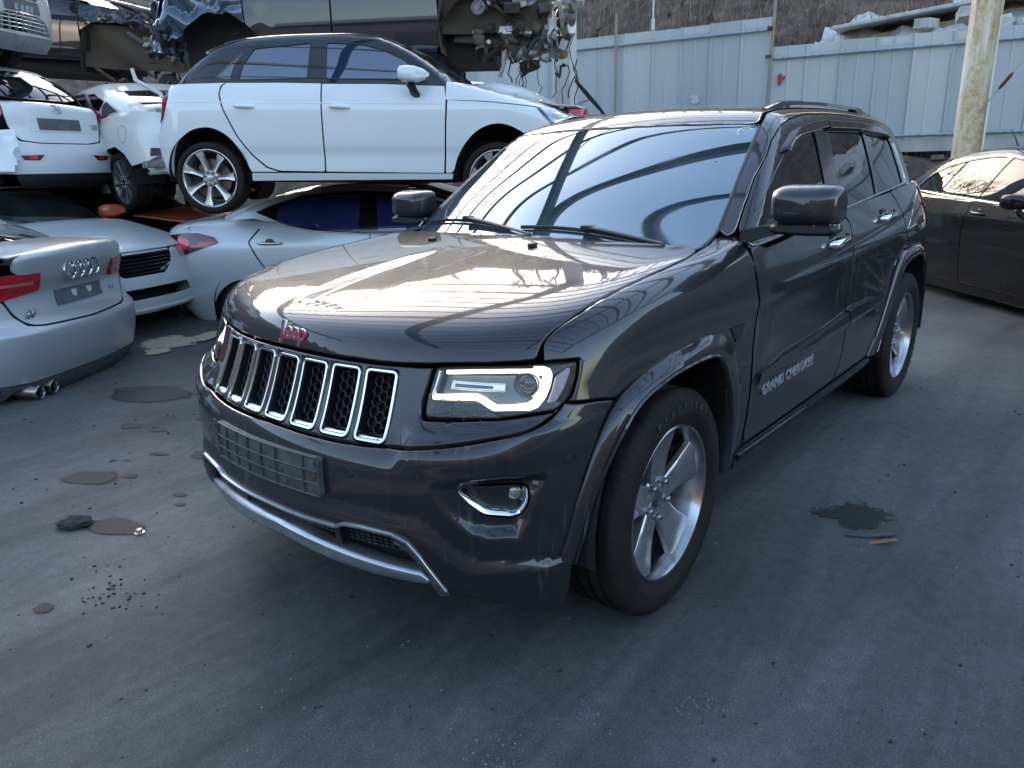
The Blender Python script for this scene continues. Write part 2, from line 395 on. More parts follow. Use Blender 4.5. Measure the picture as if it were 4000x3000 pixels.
def panel(name, F, how, outline, mat, parent, holes=(), r=.015, gap=.0025, res=.035, depth=.012, disp=None, off=0.0, mirror=False, edge=.004, both=False, label=None, warp=None, closed_back=False):
    """a sheet cut from the skin along a rounded outline, with turned-in edges; mirror: on the other side; both: one on each side"""
    sc = _sc(how); loops = []
    for k, o in enumerate([outline]+list(holes)):
        P = round_poly([tuple(np.array(p[:2])*sc)+tuple(p[2:]) for p in o], r)
        if (area2(P) > 0) != (k == 0): P = P[::-1]
        P = resample(P, res*.8)
        if gap: P = inset(P, gap if k == 0 else gap) if k == 0 else inset(P[::-1], -gap)[::-1]
        loops.append(P)
    B = np.concatenate(loops); lo, hi = B.min(0), B.max(0)
    gx, gy = np.meshgrid(np.arange(lo[0], hi[0], res), np.arange(lo[1], hi[1], res*.87)); gx = gx+(np.arange(gx.shape[0]) % 2)[:,None]*res*.5
    G = np.stack([gx.ravel(), gy.ravel()], 1); ok = inside(loops[0], G)
    for h in loops[1:]: ok &= ~inside(h, G)
    G = G[ok]
    if len(G): G = G[np.min([polydist(l, G) for l in loops], 0) > res*.45]
    ring = [inset(loops[0], edge)]+[inset(h[::-1], -edge)[::-1] for h in loops[1:]]
    ring = np.concatenate(ring); okr = inside(loops[0], ring)
    for h in loops[1:]: okr &= ~inside(h, ring)
    if edge <= 0: okr[:] = False
    ring = ring[okr]
    Q = np.concatenate([B, ring, G]) if len(G) else np.concatenate([B, ring])
    E = []; s = 0
    for l in loops: E += [(s+i, s+(i+1) % len(l)) for i in range(len(l))]; s += len(l)
    cv, ce, cf, ov, oe, of = geometry.delaunay_2d_cdt([Vector(q) for q in Q], E, [], 0, 1e-6)
    C = np.array([[v.x, v.y] for v in cv]); T = np.array([f for f in cf if len(f) == 3])
    cen = C[T].mean(1); keep = inside(loops[0], cen)
    for h in loops[1:]: keep &= ~inside(h, cen)
    T = T[keep]; first = {}
    for i, l in enumerate(ov):
        for j in l: first[j] = i
    bidx = []; s = 0
    for l in loops: bidx.append([first[s+i] for i in range(len(l))]); s += len(l)
    Cq = C/sc
    def place(q):
        P = project(F, q, how)
        if disp is not None or off:
            N = grad(F, np.nan_to_num(P, nan=0.0)); d = off+(disp(q, P) if disp is not None else 0); P = P+N*(d[:,None] if hasattr(d, '__len__') else d)
        return warp(P) if warp is not None else P
    P = place(Cq)
    if disp is None and warp is None: N = grad(F, np.nan_to_num(P, nan=0.0))
    else:
        e = .0015/sc; A = (place(Cq+[e[0], 0])-place(Cq-[e[0], 0])); Bv = (place(Cq+[0, e[1]])-place(Cq-[0, e[1]]))
        N = np.cross(A, Bv); N /= np.maximum(np.linalg.norm(N, axis=1, keepdims=True), 1e-12); N0 = grad(F, np.nan_to_num(P, nan=0.0))
        N *= np.sign((N*N0).sum(1))[:,None]+(np.sign((N*N0).sum(1)) == 0)[:,None]; N = np.where(np.isfinite(N), N, N0)
    good = np.isfinite(P).all(1); T = T[good[T].all(1)]; P = np.nan_to_num(P)
    fn = np.cross(P[T[:,1]]-P[T[:,0]], P[T[:,2]]-P[T[:,0]]); flip = (fn*N[T].mean(1)).sum(1) < 0; T[flip] = T[flip][:, ::-1]
    V = [P]; NN = [N.copy()]; Fc = [tuple(t) for t in T]; k = len(P)
    for l in bidx:
        l = np.array(l); g = good[l]; t = np.roll(P[l], -1, 0)-np.roll(P[l], 1, 0); t /= np.maximum(np.linalg.norm(t, axis=1, keepdims=True), 1e-9)
        o = np.cross(t, N[l]); nn = N[l]+.9*o; NN[0][l] = nn/np.linalg.norm(nn, axis=1, keepdims=True)
        n = len(l); V += [P[l], P[l]-N[l]*depth]; NN += [nn/np.linalg.norm(nn, axis=1, keepdims=True), o]
        for i in range(n):
            j = (i+1) % n
            if g[i] and g[j]: Fc.append((k+i, k+n+i, k+n+j, k+j))
        k += 2*n
    V = np.concatenate(V); NN = np.concatenate(NN); outs = []
    for side in ([1, -1] if both else [-1 if mirror else 1]):
        if side == 1: o = mesh(name, V, Fc, mat, parent, NN)
        else: o = mesh(name, V*[1, -1, 1], [f[::-1] for f in Fc], mat, parent, NN*[1, -1, 1])
        if label: o['label'] = label
        outs.append(o)
    return outs if both else outs[0]
def on_skin(F, how, q): return project(F, np.array([q], float), how)[0]
def strip(name, F, how, line, half, mat, parent, off=.004, n=60, h=.006, both=False, prof=None, closed=False):
    """a raised moulding that follows a line on the skin"""
    L = np.array(line, float)
    if closed: L = np.vstack([L, L[:1]])
    d = np.r_[0, np.cumsum(np.linalg.norm(np.diff(L*_sc(how), axis=0), axis=1))]; t = np.linspace(0, d[-1], n)
    Q = np.stack([np.interp(t, d, L[:,0]), np.interp(t, d, L[:,1])], 1); P = project(F, Q, how); ok = np.isfinite(P).all(1); P = P[ok]; N = grad(F, P)
    T = np.gradient(P, axis=0); T /= np.maximum(np.linalg.norm(T, axis=1, keepdims=True), 1e-9); S = np.cross(N, T)
    hw = np.interp(np.linspace(0, 1, len(P)), np.linspace(0, 1, len(half)), half) if hasattr(half, '__len__') else np.full(len(P), half)
    prof = prof or [(-1, -.6), (-1, .4), (-.75, .85), (0, 1), (.75, .85), (1, .4), (1, -.6)]
    rows = [P+S*(a*hw)[:,None]+N*(off+b*h) for a, b in prof]; outs = []
    for sd in ((1, -1) if both else (1,)):
        mb = MB(); mb.sheet([[tuple(p*[1, sd, 1]) for p in r] for r in rows]); m = len(P)
        mb.F.append(tuple(i*m for i in range(len(prof)))); mb.F.append(tuple(i*m+m-1 for i in range(len(prof)))[::-1])
        outs.append(mb.build(name, mat, parent, smooth=True, angle=50))
    return outs if both else outs[0]

# ------------------------------------------------------------------ the yard: ground, bank, hillside, fence, columns, bare roof frame
FA, FJ, FB = Vector((-9.75, -13.0)), Vector((-11.38, -3.42)), Vector((-13.6, 6.5))
_fd = np.array([-.198, .980]); _fn = np.array([-.980, -.198]); _fo = np.array([-11.4, -3.5])
def terrain(x, y):
    """height of the land: a flat yard, an earth bank at the fence, a hillside behind"""
    s = (x-_fo[0])*_fn[0]+(y-_fo[1])*_fn[1]; s2 = -17.0-y
    t = smax(s, s2, 6.0); b = sstep(-1.9, -.1, s)*1.50
    h = smax(b, 1.5+.75*(t-1.0), 1.2)-.08; h = np.where(t < -3.5, b, np.maximum(h, b)); h = np.minimum(h, 1.5+.75*17)
    n = np.sin(x*.9+y*.5)*np.cos(y*.7-x*.3)*.22+np.sin(x*2.3-y*1.7)*.08
    return h+n*np.clip(h/2.0, 0, 1)
def asphalt():
    m, nt, b = _principled('asphalt')
    big = _ramp(nt, _noise(nt, .55, 6, .6), [(.33, (.060, .058, .055)), (.50, (.098, .096, .093)), (.70, (.138, .134, .128))])
    tyre = _ramp(nt, _noise(nt, 1.1, 6, .65, stretch=(.28, 2.2, 1), seed=3, dist=.6), [(.42, 1), (.62, .58)])
    fine = _ramp(nt, _noise(nt, 150, 3, .8, seed=5), [(.25, .25), (.5, 1), (.60, 1.05), (.72, 3.2)])
    mid = _ramp(nt, _noise(nt, 22, 5, .7, seed=8), [(.3, .75), (.7, 1.2)])
    c = _mix(nt, 1.0, big, tyre, 'MULTIPLY'); c = _mix(nt, 1.0, c, fine, 'MULTIPLY'); c = _mix(nt, 1.0, c, mid, 'MULTIPLY')
    brown = _ramp(nt, _noise(nt, .8, 5, .6, seed=11), [(.5, 0), (.75, .55)])
    c = _mix(nt, brown, c, (.105, .086, .066)); vo = _node(nt, 'ShaderNodeTexVoronoi'); tc = _node(nt, 'ShaderNodeTexCoord'); vo.inputs['Scale'].default_value = 26; nt.links.new(tc.outputs['Object'], vo.inputs['Vector'])
    ch = _ramp(nt, vo.outputs['Distance'], [(.0, 1), (.035, 1), (.06, 0)]); pick = _ramp(nt, _noise(nt, 9, 2, .5, seed=21), [(.60, 0), (.66, 1)])
    c = _mix(nt, _math(nt, 'MULTIPLY', ch, pick), c, (.26, .25, .23)); nt.links.new(c, b.inputs['Base Color'])
    nt.links.new(_ramp(nt, _noise(nt, .9, 5, .6, seed=13), [(.35, .62), (.7, .92)]), b.inputs['Roughness'])
    h = _math(nt, 'ADD', _math(nt, 'MULTIPLY', _noise(nt, 150, 3, .8, seed=5), .6), _math(nt, 'MULTIPLY', _noise(nt, 14, 5, .6, seed=2), .8)); _bump(nt, b, h, .55, .006)
    return m
ASPH = asphalt()
def soil():
    m, nt, b = _principled('bank_soil')
    c = _ramp(nt, _noise(nt, 2.2, 8, .7), [(.3, (.030, .024, .019)), (.5, (.085, .062, .045)), (.62, (.15, .105, .075)), (.8, (.05, .042, .03))])
    nt.links.new(c, b.inputs['Base Color']); b.inputs['Roughness'].default_value = .95; _bump(nt, b, _noise(nt, 9, 6, .7), .9, .08); return m
SOIL = soil()
def build_ground():
    xs = np.r_[np.linspace(-60, -16, 23), np.linspace(-15.5, -6, 40), np.linspace(-5.5, 20, 26), np.linspace(24, 90, 12)]; ys = np.r_[np.linspace(-60, -24, 13), np.linspace(-23, 12, 71), np.linspace(14, 90, 20)]
    V = [(x, y, float(terrain(np.array(x), np.array(y)))) for y in ys for x in xs]; nx = len(xs)
    Fg, Fh = [], []
    for j in range(len(ys)-1):
        for i in range(nx-1):
            q = (j*nx+i, j*nx+i+1, (j+1)*nx+i+1, (j+1)*nx+i); (Fh if max(V[k][2] for k in q) > .12 else Fg).append(q)
    g = mesh('ground', V, Fg, ASPH); g['kind'] = 'structure'
    h = mesh('hillside', V, Fh, SOIL); h['kind'] = 'structure'
def stain(name, c, u, v, seed, z, mat, rag=.16, n=36):
    """a thin soaked patch: rings from the middle outwards, its rim broken up by the material"""
    rnd = random.Random(seed); ph = [rnd.uniform(0, 6.28) for _ in range(5)]; V = [(c[0], c[1], z)]; K = [1.0]; F = []
    for j, (f, k) in enumerate(((.4, .85), (.75, .5), (1.0, .25), (1.25, .0))):
        for i in range(n):
            t = 2*math.pi*i/n; r = f*(1+rag*sum(math.sin(q*t+ph[q-1])/q**.6 for q in range(1, 6))*.6); V.append((c[0]+u[0]*r*math.cos(t)+v[0]*r*math.sin(t), c[1]+u[1]*r*math.cos(t)+v[1]*r*math.sin(t), z)); K.append(k)
    for i in range(n): F.append((0, 1+i, 1+(i+1) % n))
    for j in range(3):
        for i in range(n): a = 1+j*n; F.append((a+i, a+n+i, a+n+(i+1) % n, a+(i+1) % n))
    o = mesh(name, V, F, mat, smooth=False); at = o.data.attributes.new('core', 'FLOAT', 'POINT'); at.data.foreach_set('value', K); return o
def stain_mat(name, col, rough, scale=26, spread=1.1, dens=1.0):
    m, nt, b = _principled(name); out = nt.nodes['Material Output']
    fine = _ramp(nt, _noise(nt, 150, 3, .8, seed=5), [(.25, .4), (.6, 1), (.74, 2.2)]); nt.links.new(_mix(nt, 1.0, col, fine, 'MULTIPLY'), b.inputs['Base Color']); b.inputs['Roughness'].default_value = rough
    _bump(nt, b, _noise(nt, 150, 3, .8, seed=5), .4, .004)
    at = _node(nt, 'ShaderNodeAttribute', attribute_name='core'); n = _noise(nt, scale, 6, .65, seed=7)
    f = _math(nt, 'ADD', at.outputs['Fac'], _math(nt, 'MULTIPLY', _math(nt, 'SUBTRACT', n, .5), spread)); k = _math(nt, 'MULTIPLY', _ramp(nt, f, [(.18, 0), (.40, 1)]), dens)
    tr = _node(nt, 'ShaderNodeBsdfTransparent'); mx = _node(nt, 'ShaderNodeMixShader'); nt.links.new(k, mx.inputs[0]); nt.links.new(tr.outputs[0], mx.inputs[1]); nt.links.new(b.outputs[0], mx.inputs[2]); nt.links.new(mx.outputs[0], out.inputs[0]); return m
def build_stains():
    OIL = stain_mat('oil_soaked_asphalt', (.008, .0085, .011), .6, 30, .45, .93)
    big = [((.761,-1.888), (.085,-.125), (-.050,-.075), 'long dark oil stain on the asphalt in front of the silver sedan tail'), ((.926,-1.227), (.078,-.115), (-.045,-.070), 'oval oil stain on the asphalt beside a scrap of dark foam'), ((-.091,-3.131), (.17,-.27), (-.11,-.16), 'largest dark oil stain, under the tail of the dusty silver sedan')]
    small = [((.28,-2.525), (.040,-.060), (-.026,-.040)), ((.221,-2.314), (.036,-.052), (-.018,-.028)), ((.404,-1.932), (.030,-.045), (-.013,-.020)), ((.635,-1.748), (.023,-.033), (-.014,-.021)), ((.594,-1.328), (.022,-.032), (-.012,-.018)), ((.644,-1.216), (.017,-.024), (-.008,-.012)), ((.268,-1.723), (.042,-.060), (-.032,-.045)), ((-.044,-2.311), (.03,-.04), (-.028,-.036)), ((1.364,-.788), (.022,-.030), (-.018,-.026)), ((.555,-1.982), (.010,-.014), (-.006,-.009)), ((.593,-2.044), (.010,-.014), (-.006,-.009))]
    for i, (c, u, v, lb) in enumerate(big): o = stain('oil_stain', c, u, v, i+3, .004, OIL); tag(o, lb, 'stain', 'large oil stains on the asphalt')
    for i, (c, u, v) in enumerate(small): o = stain('oil_stain', c, u, v, i+13, .004, OIL, .25); tag(o, 'small dark oil spot on the asphalt left of the SUV', 'stain', 'small oil spots on the asphalt')
    o = stain('oil_stain', (-1.03,1.223), (.06,.085), (-.12,.07), 31, .004, stain_mat('rough_patch', (.030, .028, .026), .9, 38, 1.9, .9), .4); tag(o, 'ragged dark patch on the asphalt right of the SUV front wheel', 'stain')
    SAND = stain_mat('absorbent_sand', (.46, .37, .25), .95, 13, 1.5)
    for k, (c, u, v) in enumerate((((-1.0,-4.52), (.08,-.22), (-.26,-.10)), ((-.72,-4.30), (.05,-.08), (-.12,-.06)), ((-1.28,-4.42), (.06,-.14), (-.16,-.07)))):
        o = stain('sand_patch', c, u, v, 41+k, .008+.004*k, SAND, .3)
        tag(o, ['tan absorbent sand spilt on the ground below the silver compact sedan', 'small fleck of tan sand nearest the dusty silver sedan', 'fleck of tan sand behind the SUV grille corner'][k], 'sand')
def build_litter():
    rnd = random.Random(6)
    FOAM = plain('dark_foam', (.030, .030, .028), .95, var=.6, scale=40, bump=.6, bscale=60)
    bm = bmesh.new(); bmesh.ops.create_icosphere(bm, subdivisions=3, radius=1)
    for v in bm.verts: v.co = Vector((v.co.x*.075, v.co.y*.055, max(-.1, v.co.z)*.026+.01))*(1+.22*mnoise.noise(v.co*2.3))
    me = bpy.data.meshes.new('foam_scrap'); bm.to_mesh(me); bm.free(); me.materials.append(FOAM); o = mesh('foam_scrap', 0, 0, me=me); o.location = (1.03, -1.40, .002); o.rotation_euler = (0, 0, -.9); tag(o, 'scrap of dark foam lying beside an oval oil stain', 'scrap')
    MB().lathe([(.001, .022), (.010, .021), (.0125, .016), (.0125, .006), (.021, .005), (.021, .0)], 16, 'z', (.892, -1.09, .001)).build('steel_nut', plain('bright_nut', (.5, .5, .48), .3, .9), None, smooth=True, angle=35)
    tag(bpy.data.objects['steel_nut'], 'shiny flanged nut on the asphalt right of an oval oil stain', 'nut')
    mb = MB(); mb.prism([(-.105,-.012), (-.03,-.028), (.075,-.030), (.105,-.004), (.05,.026), (-.06,.008)], 0, .006); mb.V = [(x, y, z+.012*(x > .0)*x*9) for x, y, z in mb.V]; o = mb.build('rubber_flap', plain('grey_rubber', (.055, .062, .066), .6)); o.location = (-.915, 1.335, .003); o.rotation_euler = (0, 0, 2.2); tag(o, 'flat grey rubber flap on the ground right of the SUV', 'scrap')
    mb = MB(); mb.sheet([[(x, y*(.5+.5*math.cos(x*26)), .006+.010*math.sin(x*30)+.3*y*y) for y in np.linspace(-.014, .014, 5)] for x in np.linspace(-.05, .05, 10)]); o = mb.build('dead_leaf', plain('tan_leaf', (.28, .15, .07), .8), smooth=True); o.location = (-.878, 1.395, .004); o.rotation_euler = (0, 0, 2.1); tag(o, 'curled tan leaf beside the grey rubber flap', 'leaf')
    GL = plain('glass_crumb', (.16, .22, .22), .15, coat=.5, var=.5, scale=80)
    for (cx, cy), n, sp, lb in (((.391,1.236), 34, .030, 'little heap of broken glass crumbs in the right foreground'), ((.896,.924), 60, .05, 'scatter of broken glass crumbs at the bottom centre'), ((.617,1.022), 16, .03, 'thin trail of glass crumbs between the two glass heaps'), ((-2.425,.974), 26, .12, 'pale glass crumbs by the SUV rear wheel'), ((1.1,.30), 14, .10, 'few glass crumbs in front of the SUV bumper'), ((.524,.559), 6, .03, 'few dark chips near the SUV skid plate')):
        mb = MB()
        for _ in range(n):
            s = rnd.uniform(.0015, .004); mb.box((cx+rnd.gauss(0, sp), cy+rnd.gauss(0, sp), s*.4), (s*1.4, s, s), Matrix.Rotation(rnd.uniform(0, 3), 3, Vector((rnd.random(), rnd.random(), 1)).normalized()))
        o = mb.build('glass_crumbs', GL); tag(o, lb, 'broken glass', 'glass crumbs on the asphalt', 'stuff')
    G = [plain('grit_dark', (.03, .03, .03), .9), plain('grit_pale', (.20, .19, .17), .9, var=.5, scale=30)]
    for k in range(2):
        mb = MB()
        for _ in range(900):
            r = rnd.random()
            x, y = rnd.uniform(-3.5, 1.9), rnd.uniform(-4.0, 2.2)
            if y > .7*x+1.2 and x > .6: pass
            s = rnd.choice((.002, .003, .003, .004, .006))*(1 if k else 1.5)
            mb.add([(x+s*math.cos(a+r*6), y+s*math.sin(a+r*6)*.7, z*s) for z in (0, .6) for a in (0, 2.1, 4.2)], [(3, 4, 5), (0, 1, 4, 3), (1, 2, 5, 4), (2, 0, 3, 5)])
        o = mb.build('grit', G[k], fix=False); o['kind'] = 'stuff'; o['label'] = ['dark grit strewn over the yard', 'pale grit strewn over the yard'][k]; o['category'] = 'grit'
    rnd = random.Random(12); mb = MB()      # dark crumbs bottom left
    for _ in range(42):
        s = rnd.uniform(.003, .008); mb.box((1.18+rnd.gauss(0, .07), -.68+rnd.gauss(0, .12), s*.3), (s*1.6, s, s*.7), Matrix.Rotation(rnd.uniform(0, 3), 3, 'Z'))
    o = mb.build('dark_crumbs', FOAM); tag(o, 'dark crumbs scattered on the asphalt at the lower left', 'litter', kind='stuff')
def fence_panel_mesh(w, h, ribs=True):
    """one steel sheet with folded ribs at its sides, bottom edge at z = 0, running along +x"""
    p = [(0, 0), (.012, .028), (.052, .028), (.064, 0), (w*.5-.02, 0), (w*.5-.012, .006), (w*.5+.012, .006), (w*.5+.02, 0), (w-.012, 0), (w, .004)]
    return [[(x, y, z) for x, y in p] for z in (0, h*.33, h*.66, h)]
def build_fence():
    cols = [paint('fence_grey_a', (.40, .445, .47), .0, .5, .25, .3, dust=.35, dustcol=(.40, .38, .34), streak=.25, seed=51), paint('fence_grey_b', (.35, .40, .43), .0, .5, .25, .3, dust=.4, dustcol=(.36, .35, .33), streak=.3, seed=52), paint('fence_grey_c', (.45, .485, .50), .0, .5, .25, .3, dust=.35, dustcol=(.42, .40, .37), streak=.2, seed=53)]
    RAIL = plain('galvanised_rail', (.30, .36, .40), .5, .4, var=.25); POST = plain('rusty_post', (.38, .36, .33), .6, .3, var=.3, scale=4, col2=(.30, .22, .16)); PLINTH = plain('plinth_board', (.40, .40, .37), .7, var=.3, scale=2)
    rnd = random.Random(4)
    for (a, b, z0, z1, lb, hi) in ((FA, FJ, 1.25, 3.66, 'taller left run of grey ribbed steel fence behind the stacked cars', True), (FJ, FB, 1.62, 3.20, 'lower right run of grey ribbed steel fence above the earth bank', False)):
        d = (b-a).normalized(); n = Vector((-d.y, d.x)); L = (b-a).length; ang = math.atan2(d.y, d.x)
        root = empty('steel_fence', (a.x, a.y, 0), (0, 0, ang)); tag(root, lb, 'fence', 'runs of steel sheet fence')
        mes = []
        for c in cols:
            mb = MB(); mb.sheet(fence_panel_mesh(.55, z1-z0)); o = mb.build('fence_panel', c, root, smooth=False); mes.append(o.data); bpy.data.objects.remove(o)
        k = int(math.ceil(L/.55))
        for i in range(k):
            o = mesh('fence_panel', 0, 0, parent=root, me=rnd.choice(mes)); o.location = (i*L/k, .02+.004*(i % 2), z0+rnd.uniform(-.012, .012)); o.rotation_euler = (0, rnd.uniform(-.004, .004), rnd.uniform(-.012, .012)); o.scale = (L/k/.55, -1, 1)
        for z in (z1-.20, z0+.06):
            mb = MB(); mb.tube([(0, -.035, z), (L*.5, -.035, z+.01), (L, -.035, z)], .022, 8); mb.build('rail', RAIL, root, smooth=True)
        mb = MB(); mb.box((L/2, .03, z1-.07), (L, .012, .11)); mb.build('top_strip', cols[2], root)
        for s in ((6.9, 7.75) if hi else (3.99, 7.1)):
            mb = MB(); top = z1+(.35 if hi and s < 7.2 else .5) if hi else z1-.03; mb.tube([(s, -.075, .4), (s+.0, -.075, top)], .024, 8)
            if not (hi and s > 7.2): mb.build('post', POST, root, smooth=True)
        if hi:
            mb = MB(); mb.tube([(L-.03, -.075, .5), (L+.02, -.07, z1+.30)], .026, 8); mb.build('post', POST, root, smooth=True)
            mb = MB(); mb.tube([(7.55, .10, z1-.05), (7.55, .10, z1+.85)], .018, 8); mb.lathe([(.035, z1+.02), (.035, z1+.20), (.02, z1+.21)], 12, 'z', (7.55, .10, 0)); mb.build('pipe_stub', plain('pale_pipe', (.45, .55, .58), .5), root, smooth=True, angle=40)
            for z in (z1-.18, z1-.62): mb = MB(); mb.box((L-.03, -.08, z), (.10, .07, .05), bev=.008); mb.build('clamp', RUST, root)
        else:
            mb = MB(); mb.box((L/2, .015, z0-.09), (L, .02, .20)); mb.build('plinth', PLINTH, root)
            mb = MB(); mb.prism([(-.055,.09), (.005,.10), (.02,.05), (.075,.062), (.05,.0), (.02,-.02), (-.01,-.10), (-.05,-.07)], -.004, .0, 'y'); o = mb.build('paint_scrape', plain('red_scrape', (.33, .055, .03), .8, var=.5, scale=20), root); o.location = (.18, -.012, 2.66)
            mb = MB(); mb.box((3.99, -.02, 2.1), (.03, .012, .62)); mb.build('pale_batten', plain('flaked_white', (.60, .60, .58), .7, var=.4, scale=9), root)
    mb = MB(); mb.prism([(-.06,.09), (.05,.07), (.08,-.02), (.02,-.09), (-.07,-.03)], -.003, 0, 'y'); o = mb.build('paint_scrape', plain('white_scrape', (.55, .50, .47), .8, var=.4, scale=20), [x for x in bpy.data.objects if x.name.startswith('steel_fence') and x.parent is None][0]); o.location = (8.42, -.012, 2.43)
def rusty_white():
    m, nt, b = _principled('stained_white_paint')
    n = _ramp(nt, _noise(nt, 1, 7, .62, stretch=(4.5, 4.5, .55)), [(.40, 0), (.50, 1)]); n2 = _ramp(nt, _noise(nt, 14, 6, .7, seed=4), [(.35, .3), (.65, 1)])
    c = _mix(nt, _math(nt, 'MULTIPLY', n, n2), (.80, .76, .66), (.56, .33, .08)); s = _ramp(nt, _noise(nt, 30, 5, .7, seed=9), [(.55, 0), (.75, .35)]); c = _mix(nt, s, c, (.30, .27, .22))
    nt.links.new(c, b.inputs['Base Color']); b.inputs['Roughness'].default_value = .6; return m
def build_columns():
    RW_ = rusty_white(); PW = plain('dull_white_paint', (.56, .56, .53), .6, var=.15, scale=2)
    t = R(17)
    c1 = empty('steel_column', (-9.97, -.07, 0), (0, 0, R(18))); tag(c1, 'white steel column streaked with ochre rust, right of the SUV roof', 'column')
    w, f, k = .34, .020, .30
    mb = MB(); mb.box((0, k/2, 3.0), (w, f, 6.4)); mb.build('column_flange', RW_, c1); mb = MB(); mb.box((0, -k/2, 3.0), (w, f, 6.4)); mb.build('column_flange', RW_, c1)
    mb = MB(); mb.box((.09, 0, 3.0), (f, k-f-.002, 6.4)); mb.box((-.09, 0, 3.0), (f, k-f-.002, 6.4)); mb.build('column_web', RW_, c1)
    mb = MB(); mb.box((0, 0, .62), (.5, .5, .03)); mb.build('base_plate', RUST, c1)
    c2 = empty('steel_column', (-8.30, -5.52, 0), (0, 0, R(18))); tag(c2, 'plain white steel column beside the engine bay of the blue wreck', 'column')
    mb = MB(); mb.box((0, .14, 3.0), (.30, .018, 6.4)); mb.build('column_flange', PW, c2); mb = MB(); mb.box((0, -.14, 3.0), (.30, .018, 6.4)); mb.build('column_flange', PW, c2); mb = MB(); mb.box((0, 0, 3.0), (.018, .26, 6.4)); mb.build('column_web', PW, c2)
    # bare roof frame overhead: rafters on the column line, purlins across them
    STEEL = plain('frame_steel', (.05, .048, .046), .6, .3, var=.4)
    u = Vector((.956, .294, 0)); c = Vector((.294, -.956, 0)); o0 = Vector((-9.97, -.07, 0)); root = empty('roof_frame', (0, 0, 0)); tag(root, 'bare steel roof frame of rafters and purlins carried by the white columns', 'roof frame')
    ang = math.atan2(u.y, u.x)
    for k_ in (-1, 0, 1, 2):
        p = o0+c*(5.70*k_); mb = MB(); q = p+u*7.5; mb.box((q.x, q.y, 5.95), (15.4, .15, .28), Matrix.Rotation(ang, 3, 'Z')); mb.build('rafter', STEEL, root)
    me = None
    for i in range(15):
        p = o0+u*(.2+i*1.08)+c*3.0; heavy = i in (6, 12)
        if heavy: mb = MB(); mb.box((0, 0, 0), (.15, 17.5, .20)); o = mb.build('girder', STEEL, root)
        elif me is None: mb = MB(); mb.box((0, 0, 0), (.06, 17.5, .12)); o = mb.build('purlin', STEEL, root); me = o.data
        else: o = mesh('purlin', 0, 0, parent=root, me=me)
        o.location = (p.x, p.y, 6.21); o.rotation_euler = (0, 0, ang)
    mb = MB()
    for k_ in (0, 1):
        a = o0+c*(5.7*k_); b = o0+c*(5.7*(k_+1))+u*5; mb.tube([(a.x, a.y, 6.05), (b.x, b.y, 6.05)], .02, 6)
    mb.build('tie_rod', STEEL, root, smooth=True)
    cb = empty('guy_cable', (-9.86, .02, 1.90)); tag(cb, 'thin guy cable with a rusty turnbuckle running up from the stained column', 'cable')
    A, B_ = Vector((0, 0, 0)), Vector((.25, 2.6, 3.7)); mb = MB(); mb.tube([A, B_], .009, 6); mb.build('wire', plain('cable_grey', (.42, .38, .33), .6), cb, smooth=True)
    m1 = A.lerp(B_, .075); m2 = A.lerp(B_, .125); mb = MB(); mb.tube([m1, A.lerp(B_, .085), A.lerp(B_, .115), m2], [.012, .022, .022, .012], 8); mb.build('turnbuckle', RUST, cb, smooth=True)
